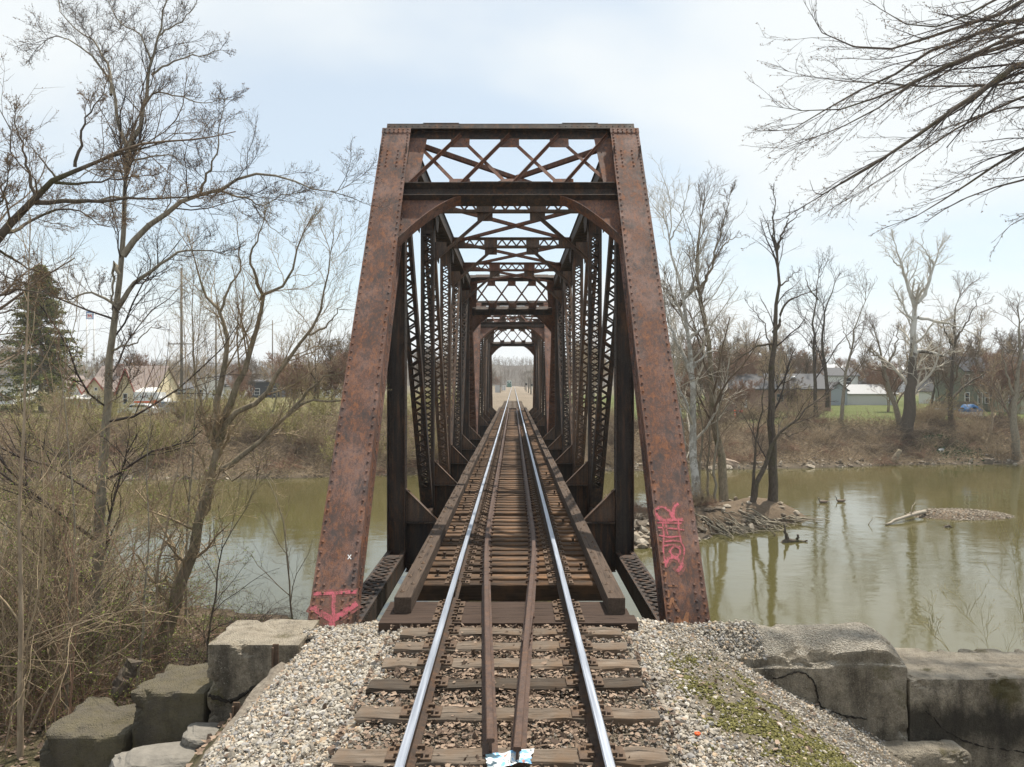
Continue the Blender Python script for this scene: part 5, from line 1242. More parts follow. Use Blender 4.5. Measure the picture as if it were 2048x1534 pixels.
# ================================================================== hills and far woods
hx=np.arange(-1300,1301,25.); hy=np.arange(500,1501,25.); HX,HY=np.meshgrid(hx,hy); HZ=height(HX,HY)+hillz(HX,HY)+np.where(HY<520,-2,0)+.02
mb=MB(); i=np.arange(HX.size).reshape(HX.shape); mb.add(np.stack([HX,HY,HZ],-1).reshape(-1,3),[np.stack([i[:-1,:-1],i[:-1,1:],i[1:,1:],i[1:,:-1]],-1).reshape(-1,4)],0,True)
t=NT('wooded_hill'); v=t.co(); n=t.noise(v,.12,8,.8); c=t.mix(t.ramp(n,[(.35,0.),(.65,1.)]),(.085,.075,.065),(.20,.17,.14)); t.bump(n,1.,6.); 
tag(mb.obj('hills',[t.done(c,1.,0,0.)]),'low wooded hills on the horizon','hills',None,'structure')
woods('far_woods','grey brown leafless woods massed in front of the hills',1700,(-480,480),(480,700),3,(7,12.5))
woods('hill_woods','leafless woods covering the hazy hills on the horizon',3400,(-560,560),(700,1050),4,(6,11))
woods('woods_behind_houses','leafless woods behind the houses on both sides',420,(-260,270),(260,380),5,(5,9))

# ---- shrubs
def bush(seed,H,stems,spread,mats,rmin=.010,arch=.0,lv2=5,budn=0,lv1=7):
    r=np.random.default_rng(seed); limbs=[]
    for s in range(stems):
        a=r.uniform(0,math.tau); sp=r.uniform(.1,1)*spread; d=unit((math.cos(a)*sp,math.sin(a)*sp,1)); h=H*r.uniform(.55,1.05); p=np.array([math.cos(a),math.sin(a),0])*r.uniform(0,.35)*H*.4-np.array([0,0,.15]); pts=[p]
        for k in range(5): d=unit(d+r.normal(0,.13,3)+np.array([math.cos(a)*arch*.3,math.sin(a)*arch*.3,-arch*.42*k/3])); pts.append(pts[-1]+d*h/5)
        limbs.append((pts,max(rmin*1.8,H*.006)*r.uniform(.7,1.3),rmin))
    lv=[LV(lv1,.42,20,60,.15-arch*.3,.2,.6,K=5,rmin=rmin),LV(lv2,.5,20,65,.1-arch*.3,.22,.7,K=4,rmin=rmin*.75)]
    return tree('riverbank_shrub','x','shrub',limbs,lv,mats,[(budn,rmin*5,1,1)] if budn else None,seed=seed,K=8,S=4,base=(0,0,0))
BT=[bush(201,3.2,22,.7,(TWIG_TAN,TWIG_TAN,BUD_OLIVE),.017,.3,5,0),bush(202,2.4,26,1.,(TWIG,TWIG,BUD_GREEN),.016,.7,5,0),bush(203,3.8,18,.55,(TWIG_OLIVE,TWIG_OLIVE,BUD_OLIVE),.017,.15,6,1),
    bush(204,2.0,30,1.2,(TWIG_RED,TWIG_RED,BUD_GREEN),.015,.9,4,0),bush(205,4.6,14,.5,(BARK_TAN,TWIG_TAN,BUD_OLIVE),.018,.1,6,1)]
usedb=set(); rb=np.random.default_rng(9)
def put_bush(k,x,y,s,label,group,BT=BT,used=usedb,dz=0):
    z=float(height(x,y))+dz; key=(id(BT),k)
    if key not in used:
        used.add(key); o=BT[k]; o.location=(x,y,z); o.scale=(s,s,s); o['label']=label; o['group']=group
    else: dup(BT[k],(x,y,z),rb.uniform(0,6.28),s,label,group)
n=0
for i in range(118):                                                  # left far bank
    x=rb.uniform(-62,-7); u=rb.random() if i%4 else rb.uniform(.9,1.15); y=float(shore_far(x))+1.2+u*13.5; k=int(rb.choice([0,1,2,2,4,3]))
    put_bush(k,x,y,rb.uniform(.75,1.25)*(1.05-.25*u),'tangled leafless shrub on the far left river bank','shrubs on the far left bank')
for i in range(140):                                                  # right far bank
    x=rb.uniform(8,66); u=rb.random(); y=float(shore_far(x))+1.0+u*13; k=int(rb.choice([0,1,3,3,1,0]))
    if i%4==0: u=rb.uniform(.85,1.15); y=float(shore_far(x))+1.+u*13
    if 39<x<52 and u>.5: continue
    put_bush(k,x,y,rb.uniform(.6,1.1)*(1.05-.3*u),'brown leafless bramble on the far right river bank','shrubs on the far right bank')
for px_ in (1400,1440,1470,1500,1525,1550,1580,1605,1630,1850,1880,1985,2020,1425,1515,1590):
    d=rb.uniform(90,97); put_bush(int(rb.choice([0,1,4])),xat(px_,d),d,rb.uniform(.85,1.15),'brown leafless bramble on the far right river bank','shrubs on the far right bank')
for i in range(20):
    x=rb.uniform(2.5,14); y=43+(x-6)*.55+rb.uniform(-1.5,2.5); put_bush(int(rb.choice([1,3,0])),x,y,rb.uniform(.35,.6),'low leafless scrub on the river island','scrub on the island')
# ---- near left bank: saplings and brambles
NB=[bush(301,3.4,16,.8,(TWIG_RED,TWIG,BUD_GREEN),.0042,.55,7,4,9),bush(302,2.6,22,1.2,(TWIG_DARK,TWIG_DARK,BUD_GREEN),.0038,1.0,7,0,9),bush(303,4.6,10,.45,(BARK_TAN,TWIG_TAN,BUD_GREEN),.0048,.1,7,2,9),
    bush(304,2.0,24,1.3,(TWIG,TWIG_RED,BUD_GREEN),.0036,1.1,6,2,9),bush(305,5.4,7,.35,(BARK_TAN,TWIG,BUD_GREEN),.0055,.05,7,1,10)]
for o,nm in zip(NB,('bramble_bush','bramble_bush','sapling_clump','bramble_bush','sapling_clump')): o.name=nm; o['category']='bush' if 'bush' in nm else 'saplings'
usedn=set()
for px_,d,k,s in ((40,12.5,0,.9),(90,15,2,1.),(130,11.5,3,.9),(10,16,4,1.),(180,17,1,1.),(60,19,0,1.),(140,20,2,1.),(250,20,0,.9),(360,17,3,.9),(420,16.5,1,.95),(470,17.5,3,.95),(520,17.,1,.9),(560,15.5,3,.8),(590,17,1,.75),(340,22,0,.9),(200,24,2,.9),(100,25,4,.9),(20,23,2,1.),(280,13.5,3,.6),(-20,11.5,2,.9),(-40,14,0,1.1),(75,10.8,3,.8),(0,10.6,4,.75),(150,13.5,4,.9),(30,28,0,1.2),(120,29,1,1.2),(220,29,0,1.),(330,12.8,4,.55),(60,17,2,.9),(-30,18,4,1.1),(480,14,3,.5),(540,13.5,3,.5),(610,14.,3,.5),(70,22,0,1.),(260,24,0,1.),(300,20,3,1.1),(500,21,1,.8),(210,13,3,.8),(55,11.5,2,1.0),(200,14,0,1.1),(120,18,2,1.3),(30,14,2,1.2),(-15,13,4,1.1),(80,16,1,1.2),(5,18,2,1.3),(170,12,0,.7),(20,13,0,.9),(50,14,2,1.),(380,14.5,1,.7),(280,18,0,1.),(130,26,0,1.2),(40,25,1,1.3)):
    x=xat(px_,d); bb=NB[k].name.startswith('bramble')
    put_bush(k,x,d,s,'tangle of dark arching brambles on the near left bank' if bb else 'clump of thin upright saplings on the near left bank','brambles on the near left bank' if bb else 'sapling clumps on the near left bank',NB,usedn)
def stem(label,pts,D,r0,mats,seed,n=9,cat='sapling',name='sapling',bud=2,lf=.36,up=.4):
    z0=pts[0]; return tree(name,label,cat,[(px(pts,D),r0,r0*.18)],[LV(n,lf,20,50,up,.14,.5,K=6,u0=.2,rmin=.0035),LV(6,.48,20,55,.25,.18,.6,K=5,rmin=.0026),LV(4,.5,20,55,.2,.2,.6,K=4,rmin=.002)],mats,[(bud,.011,1,2)],seed=seed,jit=.01,K=12,S=6)
stem('pale sapling with a straight stem at the far left edge of the view',[(40,1560),(44,1400),(42,1250),(36,1080),(40,960),(50,820),(52,700),(60,560),(62,430)],10.,.045,[BARK_TAN,TWIG_TAN,BUD_GREEN],61,12)
stem('thin grey sapling second from the left edge',[(100,1420),(110,1300),(112,1150),(105,1000),(118,860),(130,740),(150,640),(160,560)],12.5,.035,[BARK_TAN,TWIG_TAN,BUD_GREEN],62,12)
stem('brown sapling forking low, in front of the tall grey trunk',[(130,1440),(135,1330),(140,1200),(150,1050),(140,930),(128,800),(110,690)],11.5,.032,[BARK,TWIG_RED,BUD_GREEN],63,11)
stem('slender yellowish sapling rising between the tall trunk and the leaning tree',[(296,1340),(305,1260),(312,1180),(318,1120),(335,1050),(345,980),(365,880),(372,760),(368,640)],13.,.034,[BARK_TAN,TWIG_TAN,BUD_GREEN],64,11)
stem('thin reddish stem left of the leaning tree, above the concrete blocks',[(272,1390),(282,1300),(286,1220),(290,1150),(300,1060),(292,960),(300,850),(310,760)],12.,.028,[BARK,TWIG_RED,BUD_GREEN],65,11)
stem('dark twisted sapling behind the middle concrete block',[(415,1300),(422,1240),(435,1180),(440,1110),(470,1050),(500,1000),(520,930)],13.,.030,[BARK_DARK,TWIG_DARK,BUD_GREEN],66,12,up=.1)
stem('bare sapling bending over the water near the left end post',[(590,1300),(582,1200),(575,1130),(570,1060),(555,1000),(530,950),(512,930),(505,960)],18.,.035,[BARK,TWIG,BUD_GREEN],67,9,up=.0)
stem('orange tinted shoot in the left foreground thicket',[(140,1420),(144,1350),(150,1280),(158,1210),(150,1150),(142,1080)],10.5,.02,[TWIG_RED,TWIG_RED,BUD_GREEN],68,8)
stem('slim brown sapling before the left houses',[(372,1110),(378,1000),(388,900),(390,800),(395,700),(402,600),(410,520)],20.,.045,[BARK,TWIG,BUD_GREEN],70,11)
stem('young shoots bending up behind the right concrete wall',[(2062,1330),(2050,1260),(2042,1200),(2036,1150),(2022,1085)],11.5,.016,[TWIG_OLIVE,TWIG_OLIVE,BUD_TAN],71,7,up=.5)
stem('leafless shoot poking over the right wall beside the water',[(1905,1340),(1895,1300),(1880,1270),(1862,1235)],10.5,.008,[TWIG_OLIVE,TWIG_OLIVE,BUD_TAN],72,5)
stem('thin twig standing over the right wall, left of the others',[(1880,1330),(1872,1290),(1866,1265),(1860,1245)],11.,.006,[TWIG_OLIVE,TWIG_OLIVE,BUD_TAN],73,3)
stem('forked leafless weed rising behind the lower right wall',[(1990,1340),(1975,1290),(1955,1260),(1938,1230),(1928,1205)],11.,.008,[TWIG_OLIVE,TWIG_OLIVE,BUD_TAN],74,6)
# fallen stump in the thicket
log('stump',U(232,1390,11.2),U(268,1325,11.4),.24,.22,'short rotten log lying behind the middle concrete block',BARK_DARK,8,'log')
# ---- brush mats that nobody could count on the far banks: fine dead stems
mb=MB(); N=19000; x=np.concatenate([rb.uniform(-64,-6,9000),rb.uniform(9,68,10000)]); y=shore_far(x)+rb.uniform(.6,12.5,N); z=height(x,y); az=rb.uniform(0,6.28,N); ln=rb.uniform(.7,2.2,N); sl=rb.uniform(.05,.8,N)
P=[np.stack([x,y,z],-1)]; d=np.stack([np.cos(az),np.sin(az),sl],-1)
for k in range(4): d=d+rb.normal(0,.22,(N,3)); d[:,2]-=.10; P.append(P[-1]+d*(ln/4)[:,None])
P=np.stack(P,1); R=np.repeat(np.array([[.02,.018,.015,.012,.006]]),N,0)*rb.uniform(.6,1.5,(N,1)); mb.tubes(P,R,3); c=spawn(P,R,3,.2,.95,25,60,.5,.3,.7,.1,.25,4,rb,.010); mb.tubes(c[0],c[1],3,1)
tag(mb.obj('dead_brush',[TWIG_TAN,TWIG]),'matted dead brush and driftwood stems covering the far river banks','brush',None,'stuff')
# root tangle on the island tip, stumps, driftwood, geese
mb=MB(); N=170; u=rb.random(N); x=12+u*8.+rb.normal(0,.6,N); y=45.0+u*3.4+rb.normal(0,.6,N)-1.6; z=height(x,y); az=rb.normal(-.7,.5,N); ln=rb.uniform(.6,2.6,N)
P=[np.stack([x,y,z+.1],-1)]; d=np.stack([np.cos(az),np.sin(az),rb.uniform(-.15,.10,N)],-1)
for k in range(5): d=d+rb.normal(0,.16,(N,3)); d[:,2]-=.08; P.append(P[-1]+d*(ln/5)[:,None])
P=np.stack(P,1); hh=height(P[...,0],P[...,1]); P[...,2]=np.clip(P[...,2],np.maximum(hh,ZW-.1)-.02,np.maximum(hh,ZW)+.30); R=np.repeat(np.array([[.07,.06,.05,.04,.03,.012]]),N,0)*rb.uniform(.3,.9,(N,1)); mb.tubes(P,R,4)
tag(mb.obj('root_tangle',[BARK]),'tangle of exposed roots and driftwood along the island edge','roots',None,'stuff')
def branchy(name,label,cat,limbs,mat,seed=1,jit=.02,lv=None):
    rng=np.random.default_rng(seed); P,R=limbs_to(limbs,10,jit,rng); mb=MB(); mb.tubes(P,R,7,0,True)
    if lv: c=spawn(P,R,rng=rng,**lv); mb.tubes(c[0],c[1],4)
    return tag(mb.obj(name,[mat],None,limbs[0][0][0]),label,cat)
p0=UZ(1772,1049,ZW+.05); p1=UZ(1850,1023,ZW+.35)
branchy('driftwood_log','bleached fallen log lying against the gravel bar','log',[([p0,p0*.5+p1*.5+np.array([0,0,.08]),p1],.07,.13),([p0*.35+p1*.65,p0*.4+p1*.6+np.array([.1,0,.5]),p0*.3+p1*.7+np.array([.15,.1,.85])],.04,.015),([p0*.4+p1*.6,p0*.45+p1*.55+np.array([-.25,0,.35])],.05,.02)],DRIFT,2)
s0=UZ(1576,1085,ZW-.02)
branchy('stump','dark rotted stump sticking out of the water','stump',[([s0+np.array([-.5,0,-.2]),s0+np.array([-.1,0,.1]),s0+np.array([.5,.1,.05]),s0+np.array([.95,.1,.0])],.16,.10),([s0,s0+np.array([-.1,0,.5]),s0+np.array([-.22,0,1.05])],.16,.03),([s0+np.array([.55,.1,0]),s0+np.array([.62,.1,.32]),s0+np.array([.6,.1,.45])],.09,.06),([s0+np.array([.95,.1,0]),s0+np.array([1.15,.1,.12])],.06,.04)],BARK_DARK,3)
s1=UZ(1737,1050,ZW-.02); branchy('twig','bent twig poking out of the river','twig',[([s1,s1+np.array([.1,0,.2]),s1+np.array([.28,0,.5])],.03,.015)],BARK,4)
s2=UZ(1546,1073,ZW-.02); branchy('twig','short curved stick left of the stump in the water','twig',[([s2,s2+np.array([.15,0,.12]),s2+np.array([-.12,0,.28])],.04,.02)],BARK_DARK,5)
s3=UZ(1888,1056,ZW-.02); branchy('twig','small dark snag in the water below the gravel bar','twig',[([s3,s3+np.array([.25,0,.14]),s3+np.array([.5,0,.04])],.09,.05)],BARK_DARK,6)
st=np.array([xat(1782,80),79.6,float(height(xat(1782,80),79.6))]); branchy('stump','hollow leaning stump on the far right shore','stump',[([st,st+np.array([.35,0,.6]),st+np.array([.8,0,1.35])],.38,.24)],BARK_MOSS,7)
GB=plain('goose_brown_plumage',(.16,.12,.09),.8,0,.3,14); GK=plain('goose_black',(.015,.014,.013),.6,0,.1); GW=plain('goose_white',(.6,.58,.54),.8,0,.1)
def goose(px_,py_,face,label):
    p=UZ(px_,py_,ZW); t=thing('goose',label,'goose',p,'geese on the river'); mb=MB(); f=face
    bx=np.array([-.52,-.40,-.2,0,.18,.30,.36]); br=np.array([.015,.06,.12,.15,.13,.08,.03]); P=np.stack([p[0]+bx*f,p[1]+0*bx,p[2]+.06+np.array([.16,.11,.05,.03,.05,.08,.10])],-1); mb.tubes(P[None],br[None],10,0,True)
    ring=np.array([[.28,.10,.07],[.34,.22,.05],[.36,.36,.045],[.38,.46,.05],[.44,.50,.05],[.50,.49,.03],[.56,.47,.012]]); ring=ring*np.array([[1,1,.72]]); Q=np.stack([p[0]+ring[:,0]*f,p[1]+0*ring[:,0],p[2]+ring[:,1]],-1); mb.tubes(Q[None],ring[None,:,2],8,1,True)
    mb.box((p[0]+.41*f,p[1]-.045,p[2]+.475),(.05,.02,.06),None,2); mb.box((p[0]-.40*f,p[1],p[2]+.10),(.10,.10,.05),None,2); mb.obj('body',[GB,GK,GW],t); t.scale=(.85,.85,.85)
goose(1646,1006,-1,'dark goose floating on the river, nearer the island'); goose(1681,1004,-1,'second goose floating to the right of the first')
# ================================================================== houses and street things
SID={}
def siding(name,col,scale=5.,kind='h'):
    if name in MAT: return MAT[name]
    t=NT(name); v=t.co(); w=t.n('TexWave'); w.wave_type='BANDS'; w.bands_direction='Z' if kind=='h' else 'X'; w.inputs['Scale'].default_value=scale; t.L.new(v,w.inputs['Vector'])
    n=t.noise(v,2,4); c=t.mix(t.ramp(w.outputs['Fac'],[(.0,.80),(.25,1.)]),tuple(a*.75 for a in col),col); c=t.mix(t.math('MULTIPLY',n,.3),c,tuple(a*.7 for a in col)); MAT[name]=t.done(c,.8); return MAT[name]
def brickmat():
    t=NT('red_brown_brick'); b=t.n('TexBrick'); b.inputs['Scale'].default_value=4.; b.inputs['Color1'].default_value=(.34,.215,.165,1); b.inputs['Color2'].default_value=(.27,.16,.12,1); b.inputs['Mortar'].default_value=(.3,.27,.24,1)
    tc=t.n('TexCoord'); mp=t.n('Mapping'); mp.inputs['Rotation'].default_value=(math.pi/2,0,0); t.L.new(tc.outputs['Object'],mp.inputs['Vector']); t.L.new(mp.outputs['Vector'],b.inputs['Vector']); return t.done(b.outputs['Color'],.9)
BRICK=brickmat()
def shingle(name,col): 
    if name in MAT: return MAT[name]
    t=NT(name); v=t.co('Object',(1,1,3)); n=t.noise(v,6,5,.7); n2=t.noise(t.co(),.7,4); c=t.mix(n,tuple(a*.6 for a in col),tuple(a*1.3 for a in col)); c=t.mix(t.math('MULTIPLY',n2,.5),c,tuple(a*.6 for a in col)); MAT[name]=t.done(c,.9); return MAT[name]
GLASS=plain('dark_window_glass',(.03,.04,.05),.12,0,.2); WHITE=plain('white_trim',(.72,.72,.70),.6,0,.06); REDTRIM=plain('dark_red_trim',(.34,.10,.08),.6,0,.1)
def gable(mb,x0,x1,y0,y1,z0,zw,zr,ax='x'):
    """walls of a gabled block; ridge along ax"""
    if ax=='x':
        ym=(y0+y1)/2; pts=[(x0,y0,z0),(x0,y1,z0),(x0,y1,zw),(x0,ym,zr),(x0,y0,zw)]; mb.prism(pts,(x1-x0,0,0))
    else:
        xm=(x0+x1)/2; pts=[(x0,y0,z0),(x1,y0,z0),(x1,y0,zw),(xm,y0,zr),(x0,y0,zw)]; mb.prism(pts,(0,y1-y0,0))
def groof(mb,x0,x1,y0,y1,zw,zr,ax='x',ov=.35,th=.14):
    if ax=='x':
        ym=(y0+y1)/2; s=(zr-zw)/(ym-y0)
        for y_,d in ((y0,-1),(y1,1)): mb.prism([(x0-ov,y_+d*ov,zw-ov*s+.02),(x1+ov,y_+d*ov,zw-ov*s+.02),(x1+ov,ym,zr+.02),(x0-ov,ym,zr+.02)],(0,0,th))
    else:
        xm=(x0+x1)/2; s=(zr-zw)/(xm-x0)
        for x_,d in ((x0,-1),(x1,1)): mb.prism([(x_+d*ov,y0-ov,zw-ov*s+.02),(x_+d*ov,y1+ov,zw-ov*s+.02),(xm,y1+ov,zr+.02),(xm,y0-ov,zr+.02)],(0,0,th))
def window(t,x,z,y,w=.9,h=1.4,trim=WHITE,side=None):
    mb=MB(); sg=-1
    if side is None:
        for a,b,c,d in ((x-w/2-.09,x-w/2,z,z+h),(x+w/2,x+w/2+.09,z,z+h),(x-w/2-.09,x+w/2+.09,z+h,z+h+.10),(x-w/2-.09,x+w/2+.09,z-.10,z),(x-w/2,x+w/2,z+h*.49,z+h*.54)): mb.span(a,b,y-.07,y-.005,c,d)
    else:
        for a,b,c,d in ((x-w/2-.09,x-w/2,z,z+h),(x+w/2,x+w/2+.09,z,z+h),(x-w/2-.09,x+w/2+.09,z+h,z+h+.10),(x-w/2-.09,x+w/2+.09,z-.10,z),(x-w/2,x+w/2,z+h*.49,z+h*.54)): mb.span(y+side*.005,y+side*.07,a,b,c,d)
    o=mb.obj('window',[trim],t); g=MB()
    if side is None: g.span(x-w/2,x+w/2,y-.035,y-.004,z,z+h)
    else: g.span(y+side*.004,y+side*.035,x-w/2,x+w/2,z,z+h)
    gg=g.obj('pane',[GLASS],t); gg.parent=o; gg.location=(0,0,0); return o
def door(t,x,z,y,w=.95,h=2.05,mat=WHITE):
    mb=MB(); mb.span(x-w/2,x+w/2,y-.06,y-.004,z,z+h); mb.span(x-w/2-.1,x+w/2+.1,y-.05,y-.003,z+h,z+h+.1); return mb.obj('door',[mat],t)
def house(name,label,org,walls,roofs,cat='house'):
    t=thing(name,label,cat,org)
    for w,m in walls: mb=MB(); gable(mb,*w[:7],w[7]); mb.obj('wall',[m],t)
    for r,m in roofs: mb=MB(); groof(mb,*r[:6],r[6] if len(r)>6 else 'x'); mb.obj('roof',[m],t)
    return t
CREAM=siding('cream_clapboard',(.80,.70,.50)); GREYW=siding('pale_grey_clapboard',(.70,.70,.68)); WHITES=siding('white_clapboard',(.82,.82,.80)); SAGE_SHADED=siding('shaded_sage_clapboard',(.19,.205,.155)); SAGE_SUNLIT=siding('sunlit_sage_clapboard',(.46,.45,.33)); BLUEG=siding('blue_grey_siding',(.36,.40,.45))
RB=shingle('brown_shingles',(.30,.245,.22)); RG=shingle('grey_shingles',(.13,.13,.135)); RD=shingle('dark_slate_shingles',(.05,.052,.06)); RL=plain('pale_metal_roof',(.30,.305,.31),.5,0,.12)
# ---- gabled cream house (left)
Y=112.; X=lambda p: xat(p,Y); gz=float(height(X(230),Y)); z0=gz-.4
t=house('gabled_house','cream house with several steep gables, red trim and a brick chimney, beyond the left bank',(X(235),Y,gz),
  [((X(168),X(300),Y+2,Y+9,z0,2.0,5.25,'x'),CREAM),((X(182),X(218),Y-1.2,Y+2.6,z0,1.55,3.4,'y'),CREAM),((X(252),X(284),Y-2.2,Y+3.5,z0,1.7,4.9,'y'),CREAM),((X(140),X(170),Y-.5,Y+3,z0,.95,3.0,'y'),GREYW)],
  [((X(168),X(300),Y+2,Y+9,2.0,5.25),RB),((X(182),X(218),Y-1.2,Y+5,1.55,3.4,'y'),RB),((X(252),X(284),Y-2.2,Y+5,1.7,4.9,'y'),RB),((X(140),X(170),Y-.5,Y+3,.95,3.0,'y'),RB)])
for xa,xb,yf,zw,zr in ((X(182),X(218),Y-1.2,1.55,3.4),(X(252),X(284),Y-2.2,1.7,4.9),(X(140),X(170),Y-.5,.95,3.0)):
    mb=MB(); xm=(xa+xb)/2; s=(zr-zw)/(xm-xa)
    for x_,d in ((xa,-1),(xb,1)): mb.bar((x_+d*.38,yf-.42,zw-.38*s-.05),(xm,yf-.42,zr-.05),.08,.17,(0,1,0))
    mb.obj('bargeboard',[REDTRIM],t)
mb=MB(); mb.span(X(207),X(216),Y+3.6,Y+4.4,2.5,5.6); mb.span(X(206.3),X(216.7),Y+3.5,Y+4.5,5.4,5.7); mb.obj('chimney',[BRICK],t)
for px_ in (190,197.5,207): window(t,X(px_),-.75,Y-1.2,.55,1.35,WHITE)
window(t,X(201),1.45,Y-1.2,.35,.35,WHITE); window(t,X(266),-.6,Y-2.2,.55,1.5,WHITE); window(t,X(151),-.6,Y-.5,.6,1.2,WHITE)
mb=MB(); mb.prism([(X(283),Y-2.6,1.15),(X(325),Y-2.6,1.15),(X(318),Y+.2,1.75),(X(285),Y+.2,1.75)],(0,0,.12))
for px_ in (284,295,306,315,323): mb.span(X(px_)-.07,X(px_)+.07,Y-2.5,Y-2.36,z0,1.15)
mb.obj('porch',[WHITE],t); mb=MB(); mb.span(X(284),X(324),Y-2.56,Y-2.5,-.75,-.62); 
for px_ in np.arange(285,324,1.6): mb.span(X(px_)-.03,X(px_)+.03,Y-2.55,Y-2.51,-1.4,-.75)
for i in range(5): mb.span(X(324)+i*.3,X(324)+.3+i*.3,Y-2.6,Y-1.4,z0,-.8-i*.22)
mb.obj('porch_railing',[REDTRIM],t); mb=MB(); mb.span(X(284),X(322),Y-.2,Y+2.,z0,1.2); mb.obj('porch_wall',[CREAM],t)
for px_ in (290,300,312): window(t,X(px_),-.7,Y-.2,.7,1.5,WHITE)
mb=MB(); mb.prism([(X(138),Y-3.2,.05),(X(202),Y-3.2,.05),(X(196),Y-.4,.75),(X(140),Y-.4,.75)],(0,0,.12)); 
for px_ in (140,158,178,188,200): mb.span(X(px_)-.08,X(px_)+.08,Y-3.1,Y-2.94,z0,.05)
mb.obj('porch',[GREYW],t); mb=MB(); mb.span(X(140),X(157),Y-2.9,Y-.5,z0,.1); mb.obj('porch_wall',[GREYW],t); window(t,X(144),-1.15,Y-2.9,.35,1.,WHITE); window(t,X(150),-1.15,Y-2.9,.35,1.,WHITE)
mb=MB(); mb.span(X(164),X(176),Y-2.7,Y-2.62,-.75,.0); mb.obj('porch_sign',[plain('teal_sign_paint',(.10,.36,.32),.6)],t)
# ---- small white houses behind (left)
def simple(label,p0,p1,d,zw,zr,m,r,ax='y',depth=8,wins=(),name='house',front=0):
    xa,xb=xat(p0,d),xat(p1,d); gz=float(height((xa+xb)/2,d)); t=house(name,label,((xa+xb)/2,d,gz),[((xa,xb,d,d+depth,gz-.4,zw,zr,ax),m)],[((xa,xb,d,d+depth,zw,zr,ax),r)])
    for px_,z,w,h in wins: window(t,xat(px_,d),z,d,w,h)
    return t
t=simple('white gabled house seen through the leaning tree, left of the bridge',388,446,150,2.4,4.3,WHITES,RG,'y',9,((402,-.2,1.,1.3),(430,-.2,1.,1.3)))
mb=MB(); d=150; mb.span(xat(446,d),xat(472,d),d+1,d+8,float(height(xat(455,d),d))-.4,1.9); mb.obj('wing',[WHITES],t); mb=MB(); groof(mb,xat(446,d),xat(472,d),d+1,d+8,1.9,3.8,'x'); mb.obj('roof',[RG],t)
t=simple('small white cottage with a porch left of the tall pole',318,352,160,1.3,2.9,WHITES,RB,'x',7,((326,-.8,.9,1.2),(344,-.8,.9,1.2)))
t=simple('low white building with blue grey panels beside the tall pole',352,384,158,1.2,2.4,BLUEG,RG,'x',7,((360,-.8,1.2,1.3),(374,-.8,1.2,1.3)))
t=simple('white shed with a metal roof close to the left end post',640,690,165,1.1,2.1,WHITES,RL,'x',8,((655,-.6,1.,1.),))
t=simple('white house with a grey roof at the far left, beside the conifer',-20,26,128,2.2,4.2,WHITES,RG,'x',8,((0,-.6,1.,1.4),(16,-.6,1.,1.4)))
t=simple('white gabled cottage between the conifer and the leaning trees, farther back',104,134,150,1.8,4.0,WHITES,RB,'y',8,((112,-.5,.9,1.3),(126,-.5,.9,1.3)))
t=simple('long white bungalow behind the second utility pole',470,520,185,1.6,3.2,WHITES,RG,'x',8,((480,-.3,1.,1.2),(508,-.3,1.,1.2)))
# dark shop with an orange sign
xa,xb,d=xat(478,170),xat(560,170),170; gz=float(height((xa+xb)/2,d)); t=thing('shop','dark low shop front with a red orange sign, seen through the leaning tree','shop',((xa+xb)/2,d,gz))
mb=MB(); mb.span(xa,xb,d,d+10,gz-.4,2.6); mb.obj('wall',[plain('charcoal_wall',(.05,.052,.06),.7)],t); mb=MB(); mb.span(xa-.2,xb+.2,d-.3,d+10.2,2.6,2.9); mb.obj('roof',[RG],t)
mb=MB(); mb.span(xat(530,d),xat(541,d),d-.12,d-.01,-.3,.4); mb.obj('sign',[plain('orange_red_sign',(.75,.13,.05),.5)],t)
for p in (486,500,514,550): window(t,xat(p,d),-.3,d,1.2,1.4)
# ---- tall petrol station sign
d=260.; xs=xat(181,d); gz=float(height(xs,d)); zt=CAMZ+(CY-623)/F*d; zb=CAMZ+(CY-638.5)/F*d; t=thing('tall_sign','tall white twin pole sign with a red letter on a blue edged panel','sign',(xs,d,gz))
for p in (173.5,188): mb=MB(); mb.lathe((xat(p,d),d,gz-1),[(.24,0),(.24,zt-gz+1)],8); mb.obj('pole',[WHITE],t)
xa,xb=xat(174,d),xat(188.2,d); mb=MB(); mb.span(xa,xb,d-.5,d-.26,zb,zt); pn=mb.obj('panel',[plain('sign_blue',(.04,.16,.42),.4)],t)
mb=MB(); q=.28; mb.span(xa+q,xb-q,d-.54,d-.5,zb+.22,zt-.55); pp=mb.obj('sign_face',[plain('sign_white',(.75,.76,.78),.4)],t)
mb=MB(); w=xb-xa; zc=zb+.55; hh=(zt-zb)*.42; cx=(xa+xb)/2+.05
mm=[(-.36,0),(-.20,hh),(-.02,.30*hh),(.02,.30*hh),(.20,hh),(.36,0)]
for i in range(5): mb.bar((cx+mm[i][0]*w*.75,d-.56,zc+mm[i][1]),(cx+mm[i+1][0]*w*.75,d-.56,zc+mm[i+1][1]),.24,.04,(1,0,0) if i!=2 else (0,0,1))
mb.bar((cx-.50*w*.75,d-.56,zc+hh*.9),(cx-.2*w*.75,d-.56,zc+hh*.9),.15,.04,(0,0,1)); mb.obj('letter',[plain('sign_red',(.62,.03,.06),.5)],t)
